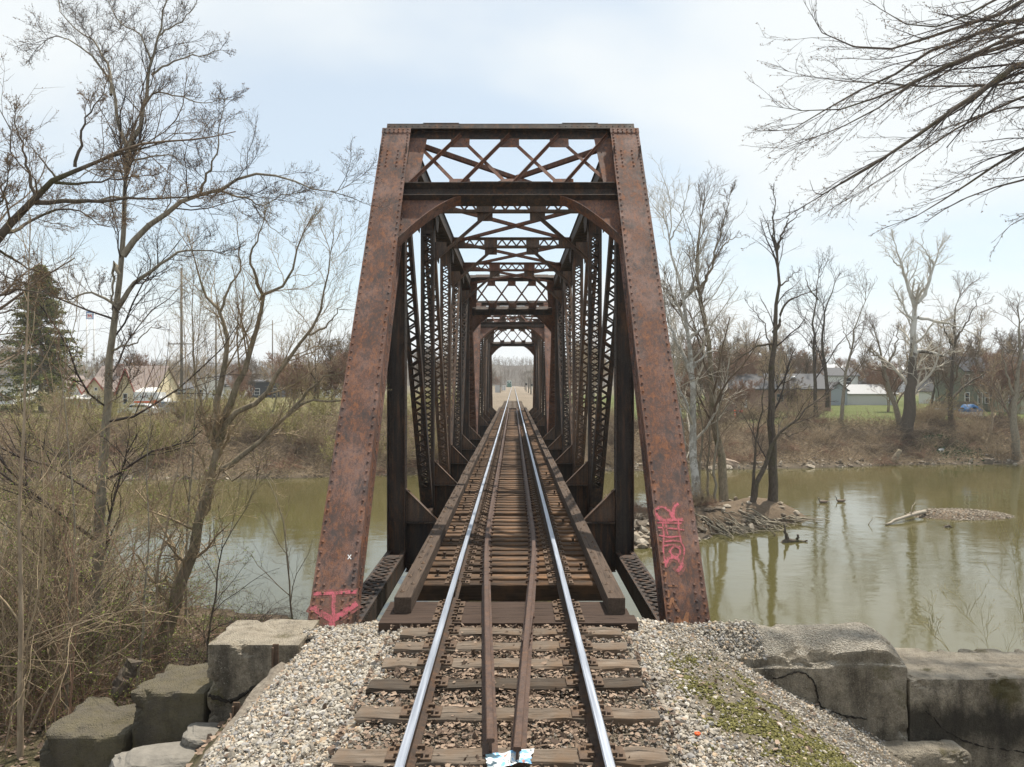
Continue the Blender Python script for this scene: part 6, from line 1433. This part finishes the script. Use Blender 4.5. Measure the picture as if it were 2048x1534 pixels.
# ---- moving truck and cars (left)
def text(body,size,loc,rot,mat,parent,depth=.01):
    cu=bpy.data.curves.new('lettering','FONT'); cu.body=body; cu.size=size; cu.extrude=depth; cu.align_x='CENTER'; cu.align_y='CENTER'; tmp=bpy.data.objects.new('lettering',cu); COL.objects.link(tmp)
    dg=bpy.context.evaluated_depsgraph_get(); me=bpy.data.meshes.new_from_object(tmp.evaluated_get(dg)); bpy.data.objects.remove(tmp); bpy.data.curves.remove(cu)
    me.materials.clear(); me.materials.append(mat); o=bpy.data.objects.new('lettering',me); COL.objects.link(o); o.parent=parent; o.location=loc; o.rotation_euler=rot; return o
TYRE=plain('black_tyre',(.02,.02,.02),.9,0,.1); RIM=plain('grey_rim',(.35,.35,.36),.4,.6,.1)
def wheel(t,x,y,z,r=.34,w=.22):
    mb=MB(); a=np.linspace(0,math.tau,17)[:-1]; ring=np.stack([np.cos(a)*r,0*a,np.sin(a)*r],-1); V=np.vstack([ring+np.array([x,y-w/2,z]),ring+np.array([x,y+w/2,z])]); i=np.arange(16); j=(i+1)%16
    mb.add(V,[np.stack([i,j,j+16,i+16],1),i[::-1][None],(i+16)[None]],0); o=mb.obj('wheel',[TYRE],t); mb=MB(); ring=ring*.6; V=np.vstack([ring+np.array([x,y-w/2-.01,z]),ring+np.array([x,y+w/2+.01,z])]); mb.add(V,[np.stack([i,j,j+16,i+16],1),i[::-1][None],(i+16)[None]],0); q=mb.obj('rim',[RIM],t); q.parent=o; q.location=(0,0,0)
def car(label,px_,d,mat,L=4.6,H=1.65,W=1.8,rot=0,name='parked_car',suv=True):
    x=xat(px_,d); z=float(height(x,d)); t=thing(name,label,'car',(x,d,z)); hl=L/2
    prof=[(-hl,.32),(-hl,.85),(-hl+.15,.98),(-hl+.9,1.02),(-hl+1.6,H),(hl-.7 if suv else hl-1.5,H),(hl-.1 if suv else hl-.7,1.0),(hl,.9),(hl,.35)]
    mb=MB(); mb.prism([(x+a,d-W/2,z+b) for a,b in prof],(0,W,0)); mb.obj('body',[mat],t)
    g=MB(); g.prism([(x+a,d-W/2-.012,z+b) for a,b in ((-hl+1.1,1.06),(-hl+1.7,H-.12),(hl-.8 if suv else hl-1.6,H-.12),(hl-.35 if suv else hl-1.1,1.06))],(0,W+.024,0)); g.prism([(x-hl+.93,d-W/2+.15,z+1.06),(x-hl+.93,d+W/2-.15,z+1.06),(x-hl+1.55,d+W/2-.2,z+H-.06),(x-hl+1.55,d-W/2+.2,z+H-.06)],(-.03,0,.02)); g.obj('windows',[GLASS],t)
    for sx in (-hl+.85,hl-.85):
        for sy in (-1,1): wheel(t,x+sx,d+sy*(W/2-.1),z+.34)
    for sy in (-1,1): mb=MB(); mb.box((x-hl-.01,d+sy*(W/2-.3),z+.75),(.05,.3,.14)); mb.obj('headlight',[plain('lamp_lens',(.6,.6,.58),.2)],t)
    t.rotation_euler=(0,0,rot); return t
CS=plain('silver_paint',(.34,.37,.41),.3,.3,.05); CW=plain('white_paint',(.7,.7,.7),.35,0,.05); CB=plain('blue_paint',(.05,.12,.25),.3)
car('silver grey parked car facing the river, right of the moving truck',338,92,CS,4.6,1.7,1.85,math.radians(62))
car('white low car parked in front of the moving truck',281,90,CW,4.8,1.45,1.8,math.radians(5),suv=False)
d=95.; x=xat(297,d); z=float(height(x,d)); t=thing('moving_truck','white box moving truck with a red orange stripe and dark lettering, beside the gabled house','truck',(x,d,z)); xa,xb=xat(268,d),xat(318,d)
BXM=plain('white_truck_box',(.72,.73,.73),.4,0,.05); mb=MB(); mb.span(xa,xb-.2,d,d+2.3,z+.75,z+2.75); mb.span(xa-.0,xb-.2,d-.02,d+2.32,z+2.75,z+2.85); mb.obj('box',[BXM],t)
mb=MB(); mb.prism([(xb-.18,d+.1,z+.45),(xb+.9,d+.1,z+.45),(xb+.9,d+.1,z+1.2),(xb+.4,d+.1,z+2.1),(xb-.18,d+.1,z+2.1)],(0,2.1,0)); mb.obj('cab',[BXM],t)
mb=MB(); mb.span(xa+.02,xb-.22,d-.012,d-.002,z+1.45,z+1.7); mb.prism([(xb-1.4,d-.013,z+1.0),(xb-.25,d-.013,z+1.0),(xb-.25,d-.013,z+1.95),(xb-1.1,d-.013,z+1.72)],(0,.01,0)); mb.obj('stripe',[plain('orange_red_stripe',(.70,.12,.04),.5)],t)
text('U-HAUL',.72,((xa+xb)/2-x-.35,-.02,2.28),(math.pi/2,0,0),plain('dark_letters',(.10,.10,.12),.5),t)
for sx in (xa+.9,xb+.3):
    for sy in (.15,2.1): wheel(t,sx,d+sy,z+.42,.42)
# ---- utility poles and wires
POLE=wood('grey_utility_pole_wood',(.11,.095,.08),(.26,.235,.20),2,None,14,False); WIRE=plain('black_wire',(.03,.03,.03),.7)
def pole(px_,py_top,d,label,arms=((688,2.2),),r=.16,x=None,group=None):
    x=xat(px_,d) if x is None else x; z=float(height(x,d)); zt=CAMZ+(CY-py_top)/F*d; t=thing('utility_pole',label,'utility pole',(x,d,z),group); mb=MB(); mb.lathe((x,d,z-.5),[(r,0),(r*.65,zt-z+.5)],8); mb.obj('pole',[POLE],t)
    for py,w in arms:
        za=CAMZ+(CY-py)/F*d; mb=MB(); mb.span(x-w/2,x+w/2,d-.16,d-.06,za-.06,za+.06); 
        for s in np.linspace(-.48,.48,4): mb.lathe((x+s*w,d-.11,za+.06),[(.04,0),(.06,.06),(.03,.14)],6)
        mb.obj('crossarm',[POLE],t)
    return np.array([x,d,zt])
A=pole(363,536,86,'tall grey utility pole between the tall trunk and the leaning tree',((688,3.1),),.20)
B=pole(432,612,110,'second utility pole with a short crossarm, behind the leaning tree',((634,1.8),),.17)
C=pole(-60,560,82,'utility pole beyond the left edge',(),.18) if False else np.array([-70.,84.,14.])
E=pole(545,640,150,'thin utility pole behind the dark shop, left of the bridge',((708,2.),),.17)
def wire(p,q,sag,label):
    u=np.linspace(0,1,24); P=p+(q-p)*u[:,None]; P[:,2]-=sag*4*u*(1-u); mb=MB(); mb.tubes(P[None],np.full((1,24),.018),4); tag(mb.obj('overhead_wire',[WIRE],None,p),label,'wire','overhead wires')
for dz,lb in ((-2.6,'upper overhead wire running left from the tall grey pole'),(-4.2,'second overhead wire running left from the tall grey pole'),(-6.0,'lowest overhead wire running left from the tall grey pole')): wire(A+np.array([0,0,dz]),C+np.array([0,0,dz]),.7,lb)
wire(B+np.array([0,0,-.8]),A+np.array([0,0,-5.2]),.6,'overhead wire sloping between the two left poles'); wire(B+np.array([0,0,-.8]),E+np.array([0,0,-2.]),.6,'overhead wire from the second pole towards the bridge')
for i,(x,d,pt) in enumerate(((4.75,192,740),(4.7,218,742),(4.45,245,744),(4.8,290,746))): pole(0,pt,d,('nearest','second','third','farthest')[i]+' of the poles with crossarms right of the far track',((pt+2.2,2.6),(pt+4.5,2.6)),.15,x,'poles beside the far track')
for i,(x,d,pt) in enumerate(((-3.95,216,740),(-3.9,245,742))): pole(0,pt,d,('pale pole left of the far track, beside the silver cabinet','second pale pole left of the far track')[i],(),.14,x,'poles beside the far track')
# ---- far track: cabinets, locomotive, signals
CAB=plain('silver_cabinet',(.45,.46,.47),.45,.3,.08)
for x,d,w,h,lb,m in ((-4.75,218,1.7,2.3,'silver signal cabinet left of the far track',CAB),(-3.6,262,1.6,1.9,'white equipment box beyond the silver cabinet',CW)):
    z=float(height(x,d)); t=thing('signal_cabinet',lb,'cabinet',(x,d,z)); mb=MB(); mb.span(x-w/2,x+w/2,d,d+1.4,z+.1,z+h); mb.obj('body',[m],t); mb=MB(); mb.span(x-w/2-.08,x+w/2+.08,d-.08,d+1.48,z+h,z+h+.08); mb.obj('lid',[m],t)
    mb=MB(); mb.span(x-.03+w*.05,x+w/2-.1,d-.03,d-.002,z+.2,z+h-.1); mb.obj('door',[CAB],t)
d=420; x=-2.4; z=-.55; t=thing('locomotive','pale green locomotive standing on the siding at the far end of the track','locomotive',(x,d,z)); LG=plain('pale_green_loco_paint',(.42,.48,.45),.5,0,.15); LD=plain('dark_green_loco_paint',(.03,.13,.09),.5)
mb=MB(); mb.prism([(x-1.5,d+1.2,z+.9),(x+1.5,d+1.2,z+.9),(x+1.5,d+1.2,z+3.6),(x+.9,d+1.2,z+4.3),(x-.9,d+1.2,z+4.3),(x-1.5,d+1.2,z+3.6)],(0,16,0)); mb.obj('body',[LG],t)
mb=MB(); mb.prism([(x-1.1,d,z+.9),(x+1.1,d,z+.9),(x+1.1,d,z+2.3),(x+.8,d,z+2.6),(x-.8,d,z+2.6),(x-1.1,d,z+2.3)],(0,1.2,0)); mb.obj('nose',[LD],t)
mb=MB(); mb.span(x-1.5,x+1.5,d-.4,d+17,z+.45,z+.9); mb.span(x-1.2,x+1.2,d-.6,d-.4,z+.1,z+.8); mb.obj('frame',[LD],t)
for s in (-1,1): mb=MB(); mb.span(x+s*.25,x+s*1.2,d+1.16,d+1.195,z+2.8,z+3.5); mb.obj('windscreen',[GLASS],t)
for y_ in (2,4,12,14):
    for s in (-1,1): wheel(t,x+s*.0,d+y_,z+.45,.45,1.6) if s<0 else None
mb=MB(); mb.lathe((x,d-.42,z+2.9),[(.2,0),(.2,.1)],10); mb.obj('headlight',[WHITE],t)
for x,d,lb in ((4.3,235,'crossing signal post right of the far track'),(5.3,205,'small post with a red plate right of the far track')):
    z=float(height(x,d)); t=thing('signal_post',lb,'signal',(x,d,z)); mb=MB(); mb.lathe((x,d,z-.2),[(.06,0),(.05,3.2)],8); mb.obj('post',[CAB],t); mb=MB(); mb.span(x-.3,x+.3,d-.1,d-.05,z+2.2,z+2.9); mb.obj('plate',[REDTRIM if d<130 else TYRE],t)
# ---- right bank houses
Y=112.; gz=-2.0; t=house('brick_house','low red brick house with a grey roof and a pale door, behind the island trees',(xat(1550,Y),Y,gz),[((xat(1440,Y),xat(1662,Y),Y,Y+9,gz-.5,1.7,3.95,'x'),BRICK)],[((xat(1440,Y),xat(1662,Y),Y,Y+9,1.7,3.95),RG)])
door(t,xat(1488,Y),-1.3,Y,.95,2.3,WHITE)
window(t,xat(1560,Y),-.3,Y,.9,1.1,siding('dull_trim',(.3,.27,.24)))
mb=MB(); mb.lathe((xat(1600,Y),Y+2.5,2.6),[(.35,0),(.35,.7),(.5,.75),(.2,1.1)],10); mb.obj('roof_vent',[CAB],t); mb=MB(); mb.lathe((xat(1598,Y),Y+4,3.5),[(.05,0),(.05,9)],6); mb.obj('antenna_pole',[CAB],t)
t=simple('white two storey house with a dark grey roof, above the right lawn',1634,1716,150,4.1,5.7,WHITES,RG,'x',7,((1650,2.1,.9,1.4),(1676,2.1,.7,.7),(1697,1.9,1.0,1.7),(1650,-.8,1.,1.4)))
Y=135.; xa,xb=xat(1692,Y),xat(1792,Y); gz=float(height(xat(1740,Y),Y)); t=house('garage','long white garage with a pale roof at the back of the right lawn',((xa+xb)/2,Y,gz),[((xa,xb,Y,Y+7,gz-.4,.5,2.1,'x'),siding('white_garage_boards',(.62,.63,.62),6,'v')),((xat(1654,Y),xa-.02,Y-.6,Y+7,gz-.4,1.2,2.6,'y'),BLUEG)],[((xa,xb,Y,Y+7,.5,2.1),RL),((xat(1654,Y),xa-.02,Y-.6,Y+7,1.2,2.6,'y'),RG)])
door(t,xat(1662,Y),gz,Y-.6,.9,2.0,BLUEG); mb=MB(); mb.span(xat(1700,Y),xat(1785,Y),Y-.05,Y-.004,gz,.25); mb.obj('garage_door',[siding('white_garage_panels',(.6,.6,.59),8,'v')],t)
t=simple('small grey gabled shed just behind the white garage',1745,1792,146,2.0,3.6,GREYW,RD,'y',7,())
d=260; xa,xb=xat(1545,d),xat(1830,d); t=thing('warehouse','very long white warehouse behind the houses on the right','warehouse',((xa+xb)/2,d,0)); mb=MB(); mb.span(xa,xb,d,d+30,-1.5,7.2); mb.obj('wall',[siding('white_metal_siding',(.66,.68,.70),3,'v')],t); mb=MB(); mb.prism([(xa-.3,d-.3,7.2),(xb+.3,d-.3,7.2),(xb+.3,d+15,9.4),(xa-.3,d+15,9.4)],(0,0,.15)); mb.obj('roof',[plain('white_metal_roof',(.45,.46,.47),.7,0,.05)],t)
Y=113.; gz=float(height(xat(1990,Y),Y)); xa,xb,xc=xat(1930,Y),xat(1990,Y),xat(2085,Y)
t=house('green_house','two storey pale green house with a dark slate roof and tall white windows, right bank',((xa+xc)/2,Y,gz),[((xa,xb+2,Y,Y+8,gz-.5,4.55,6.75,'x'),SAGE_SHADED),((xb,xc,Y-3,Y+8,gz-.5,4.5,7.0,'y'),SAGE_SUNLIT)],[((xa,xb+3,Y,Y+8,4.55,6.75),RD),((xb,xc,Y-3,Y+8,4.5,7.0,'y'),RD)])  # same siding coloured paler on the gable wing as sunlit, darker in front as shaded
for p in (1934,1960,1974):
    for z in (-.6,2.3): window(t,xat(p,Y),z,Y,.6,1.6)
window(t,xat(2008,Y-3),2.3,Y-3,.8,1.5); mb=MB(); mb.prism([(xat(1998,Y-3),Y-6,.9),(xat(2060,Y-3),Y-6,.9),(xat(2060,Y-3),Y-3.1,1.7),(xat(1998,Y-3),Y-3.1,1.7)],(0,0,.12)); mb.span(xat(2018,Y-3),xat(2060,Y-3),Y-5.6,Y-3.05,gz-.5,.95); mb.obj('annex',[SAGE_SUNLIT],t); window(t,xat(2024,Y-5.6),-.4,Y-5.6,1.,1.)
t=simple('small white house with a steep roof between sycamore and green house',1878,1912,140,1.2,3.6,WHITES,RG,'y',7,((1890,-.4,.8,1.2),(1902,-.4,.8,1.2)))
# fences, tarps, tables, yard things
Y=104.; xa,xb=xat(1868,Y),xat(1952,Y); gz=float(height((xa+xb)/2,Y)); t=thing('wooden_fence','weathered board fence in front of the green house','fence',((xa+xb)/2,Y,gz)); mb=MB(); FW=wood('grey_fence_boards',(.12,.10,.08),(.25,.21,.17),2,None,12,False)
for x in np.arange(xa,xb,.16): mb.span(x,x+.145,Y-.02,Y+.0,gz-.1,gz+1.75+random.uniform(-.04,.04))
mb.obj('board_panel',[FW],t); mb=MB()
for x in np.arange(xa,xb,2.4): mb.span(x-.06,x+.06,Y+.005,Y+.12,gz-.3,gz+1.8)
for z in (.4,1.4): mb.span(xa,xb,Y+.001,Y+.05,gz+z,gz+z+.09)
mb.obj('fence_rail',[FW],t)
d=97.; x=xat(1941,d); z=float(height(x,d)); t=thing('tarp_covered_pile','heap under a bright blue tarpaulin on a white trailer, right bank','tarp',(x,d,z)); mb=MB(); n=12; A,B=np.meshgrid(np.linspace(-1,1,n),np.linspace(-1,1,n)); hgt=1.25-.5*(np.abs(A)**4)-.4*np.abs(B)**4+.25*fbm(A*3,B*3,1.5,4); i=np.arange(n*n).reshape(n,n)
mb.add(np.stack([x+A*1.1,d+B*.9,z+.35+hgt],-1).reshape(-1,3),[np.stack([i[:-1,:-1],i[:-1,1:],i[1:,1:],i[1:,:-1]],-1).reshape(-1,4)],0)
mb.span(x-1.08,x+1.08,d-.88,d+.88,z+.6,z+.95); mb.obj('tarp',[plain('blue_tarp',(.03,.15,.36),.5,0,.3,5)],t); mb=MB(); mb.span(x-1.0,x+1.05,d-.85,d+.85,z+.05,z+.6); mb.obj('trailer_bed',[CW],t)
for i,p in enumerate((1880,1899)):
    d=99.; x=xat(p,d); z=float(height(x,d)); t=thing('garden_table',('pale blue topped table on the bank, left of the other','pale blue topped table nearer the blue tarpaulin')[i],'table',(x,d,z),'tables on the right bank'); mb=MB(); mb.span(x-.62,x+.62,d-.4,d+.4,z+.85,z+.92); mb.obj('table_top',[plain('pale_blue_table_paint',(.40,.52,.60),.5)],t)
    for sx in (-.5,.5):
        for sy in (-.3,.3): mb=MB(); mb.span(x+sx-.035,x+sx+.035,d+sy-.035,d+sy+.035,z-.1,z+.85); mb.obj('leg',[POLE],t)
d=101.; x=xat(1481,d); z=float(height(x,d)); t=thing('lawn_mower','red ride on lawn mower in front of the brick house','lawn mower',(x,d,z)); RED=plain('red_enamel',(.5,.03,.03),.35)
mb=MB(); mb.prism([(x-.8,d-.4,z+.35),(x+.75,d-.4,z+.35),(x+.8,d-.4,z+.65),(x+.1,d-.4,z+.75),(x-.1,d-.4,z+.6),(x-.75,d-.4,z+.75)],(0,.8,0)); mb.obj('body',[RED],t); mb=MB(); mb.span(x-.6,x-.1,d-.25,d+.25,z+.76,z+.9); mb.span(x-.66,x-.56,d-.25,d+.25,z+.8,z+1.25); mb.obj('seat',[TYRE],t)
for sx,r in ((-.5,.33),(.5,.24)):
    for sy in (-.45,.45): wheel(t,x+sx,d+sy,z+r,r,.2)
d=97.; x=xat(1470,d); z=float(height(x,d)); t=thing('traffic_marker','orange and white striped marker post on the lawn by the brick house','marker post',(x,d,z)); mb=MB(); mb.lathe((x,d,z),[(.22,0),(.22,.06),(.09,.07),(.09,1.0)],10); mb.obj('post',[plain('bright_orange',(.85,.13,.02),.5)],t)
for zz in (.35,.65): mb=MB(); mb.lathe((x,d,z+zz),[(.094,0),(.094,.12)],10); mb.obj('stripe',[WHITE],t)
d=98.; x=xat(1452,d); z=float(height(x,d)); t=thing('barbecue','dark kettle barbecue with a trolley near the striped marker post','barbecue',(x,d,z)); mb=MB(); mb.span(x-.7,x+.5,d-.3,d+.3,z+.5,z+.8); mb.lathe((x-.1,d,z+.8),[(.4,0),(.42,.12),(.3,.32),(.05,.4)],12); mb.obj('body',[TYRE],t)
for sx in (-.6,.4):
    for sy in (-.25,.25): mb=MB(); mb.span(x+sx-.03,x+sx+.03,d+sy-.03,d+sy+.03,z,z+.5); mb.obj('leg',[CAB],t)
# low ivy heap and white scrap on right bank
mb=MB(); N=2600; x=rb.normal(xat(1890,84),1.8,N); y=83.5+rb.normal(0,1.6,N)+.3; z=height(x,y)+rb.random(N)*.5; leaf_quads(mb,np.stack([x,y,z],-1),rb.uniform(.06,.16,N),rb,0,.4,.4); tag(mb.obj('ivy',[IVY]),'dark green ivy patch low on the right bank','ivy',None,'stuff')
c=np.array([xat(1872,84),83.,float(height(xat(1872,84),83.))+.25]); rock('plastic_sheet',c,(.32,.2,.28),'white plastic scrap caught on the right bank',31,(0,0,0),CW)
c=np.array([xat(1965,84),82.5,float(height(xat(1965,84),82.5))+.1]); rock('flat_rock',c,(1.0,.6,.2),'large flat grey rock on the right shore',32,(0,0,0),plain('pale_grey_rock',(.27,.26,.24)))
c=np.array([xat(1458,76),float(shore_far(xat(1458,76)))+1.,ZW+.5]); rock('flat_rock',c,(1.1,.7,.5),'pinkish boulder at the water edge behind the island trees',33,(0,.2,0),plain('pinkish_rock',(.34,.26,.20),.9,0,.3,5,.6))
# ---- conifer
def conifer(px_,d,H,label):
    x=xat(px_,d); z=float(height(x,d)); r=np.random.default_rng(17); t=thing('conifer','x' if not label else label,'tree',(x,d,z)); mb=MB(); mb.lathe((x,d,z-.3),[(.35,0),(.02,H)],8); mb.obj('trunk',[BARK],t)
    N=420; u=r.random(N)**.8; h=1.2+u*(H-1.6); L=(1-u)**.75*H*.30*r.uniform(.55,1.15,N)+.25; a=r.uniform(0,6.283,N); P=[np.stack([x+0*h,d+0*h,z+h],-1)]
    dd=np.stack([np.cos(a),np.sin(a),.25-.5*(1-u)],-1)
    for k in range(5): dd=dd+np.array([0,0,-.10+.07*k])+r.normal(0,.05,(N,3)); P.append(P[-1]+dd*(L/5)[:,None])
    P=np.stack(P,1); R=np.repeat(np.array([[.05,.045,.035,.03,.02,.01]]),N,0); mc=MB(); mc.tubes(P,R,3,1)
    n=95; f=.15+.85*r.random((N,n))**.7; fi=f*4.99; i=fi.astype(int); fr=(fi-i)[...,None]; ii=np.arange(N)[:,None]; Bp=(P[ii,i]*(1-fr)+P[ii,i+1]*fr).reshape(-1,3)+r.normal(0,.16,(N*n,3))*np.array([1,1,.6]); Bp[:,2]-=np.abs(r.normal(0,.16,N*n))
    leaf_quads(mc,Bp,r.uniform(.08,.20,N*n),r,0,.3,.35); mc.obj('crown',[NEEDLE,BARK],t)
conifer(82,98,20.5,'tall dark green conifer beside the gabled house, left bank'); conifer(1448,150,12.5,'dark evergreen rounded top behind the brick house')
# ================================================================== camera, light, sky, air
cam=bpy.data.cameras.new('camera'); cam.sensor_width=36; cam.lens=F/2048*36; cam.clip_start=.1; cam.clip_end=6000
cam.shift_x=-(CX-1024)/2048; cam.shift_y=(CY-767)/2048
co=bpy.data.objects.new('camera',cam); COL.objects.link(co); co.location=(0,0,CAMZ); co.rotation_euler=(math.pi/2,0,0); SC.camera=co
SUN=unit((.24,.30,1.)); el=math.asin(SUN[2]); azi=math.atan2(SUN[0],SUN[1])
sl=bpy.data.lights.new('sun','SUN'); sl.energy=5.0; sl.angle=math.radians(.9); sl.color=(1.,.93,.82); so=bpy.data.objects.new('sun',sl); COL.objects.link(so); so.location=(20,40,80)
so.rotation_euler=Vector(SUN).to_track_quat('Z','Y').to_euler()
w=bpy.data.worlds.new('World'); SC.world=w; w.use_nodes=True; nt=w.node_tree; N=nt.nodes; L_=nt.links; N.clear()
out=N.new('ShaderNodeOutputWorld'); sky=N.new('ShaderNodeTexSky'); sky.sky_type='NISHITA'; sky.sun_disc=False; sky.sun_elevation=el; sky.sun_rotation=azi; sky.altitude=200; sky.air_density=1.; sky.dust_density=.8; sky.ozone_density=1.
bg=N.new('ShaderNodeBackground'); bg.inputs['Strength'].default_value=.13; tint=N.new('ShaderNodeMix'); tint.data_type='RGBA'; tint.blend_type='MULTIPLY'; tint.inputs[0].default_value=1.; tint.inputs[7].default_value=(.86,1.02,1.,1); L_.new(sky.outputs[0],tint.inputs[6]); L_.new(tint.outputs[2],bg.inputs[0])
tc=N.new('ShaderNodeTexCoord'); sx=N.new('ShaderNodeSeparateXYZ'); L_.new(tc.outputs['Generated'],sx.inputs[0])
def mth(op,a,b=0.,c=0.):
    m=N.new('ShaderNodeMath'); m.operation=op
    for i,v in enumerate((a,b,c)):
        if isinstance(v,bpy.types.NodeSocket): L_.new(v,m.inputs[i])
        else: m.inputs[i].default_value=v
    return m.outputs[0]
den=mth('ADD',mth('MAXIMUM',sx.outputs['Z'],0.),.42); cx=mth('DIVIDE',sx.outputs['X'],den); cy=mth('DIVIDE',sx.outputs['Y'],den)
cv=N.new('ShaderNodeCombineXYZ'); L_.new(cx,cv.inputs[0]); L_.new(cy,cv.inputs[1]); cv.inputs[2].default_value=SKYSEED
mp=N.new('ShaderNodeMapping'); mp.inputs['Scale'].default_value=(.8,1.5,1); L_.new(cv.outputs[0],mp.inputs[0])
nz=N.new('ShaderNodeTexNoise'); nz.inputs['Scale'].default_value=SKYSC; nz.inputs['Detail'].default_value=5; nz.inputs['Roughness'].default_value=.45; nz.inputs['Distortion'].default_value=.3; L_.new(mp.outputs[0],nz.inputs['Vector'])
rp=N.new('ShaderNodeValToRGB'); rp.color_ramp.elements[0].position=.40; rp.color_ramp.elements[0].color=(.57,.57,.57,1); rp.color_ramp.elements[1].position=.62; rp.color_ramp.elements[1].color=(1,1,1,1); rp.color_ramp.interpolation='EASE'; L_.new(mth('ADD',nz.outputs['Fac'],mth('MULTIPLY',mth('SUBTRACT',.15,mth('MINIMUM',sx.outputs['Z'],.15)),1.7)),rp.inputs[0])
cl=N.new('ShaderNodeBackground'); cl.inputs[0].default_value=(.94,.985,1.,1); cl.inputs[1].default_value=.80
mx=N.new('ShaderNodeMixShader'); L_.new(rp.outputs[0],mx.inputs[0]); L_.new(bg.outputs[0],mx.inputs[1]); L_.new(cl.outputs[0],mx.inputs[2]); L_.new(mx.outputs[0],out.inputs[0])
SC.view_settings.view_transform='Standard'; SC.view_settings.look='None'; SC.view_settings.exposure=.32; SC.view_settings.gamma=1.
SC.cycles.max_bounces=6; SC.cycles.diffuse_bounces=3; SC.cycles.glossy_bounces=3; SC.cycles.transparent_max_bounces=6; SC.cycles.use_denoising=True
SC.cycles.use_adaptive_sampling=True; SC.cycles.adaptive_threshold=.015
mb=MB(); mb.span(-1300,1300,-30,1500,-9.5,62); hz=mb.obj('haze',[bpy.data.materials.new('air')]); hz['kind']='stuff'; hz['label']='thin pale haze in the air'
hm=hz.data.materials[0]; hm.use_nodes=True; hn=hm.node_tree; hn.nodes.clear(); ho=hn.nodes.new('ShaderNodeOutputMaterial'); hv=hn.nodes.new('ShaderNodeVolumePrincipled'); hv.inputs['Color'].default_value=(.93,.96,1.,1); hv.inputs['Density'].default_value=HAZE; hv.inputs['Anisotropy'].default_value=.2; hn.links.new(hv.outputs[0],ho.inputs['Volume'])
SC.cycles.volume_bounces=1
fix_org()
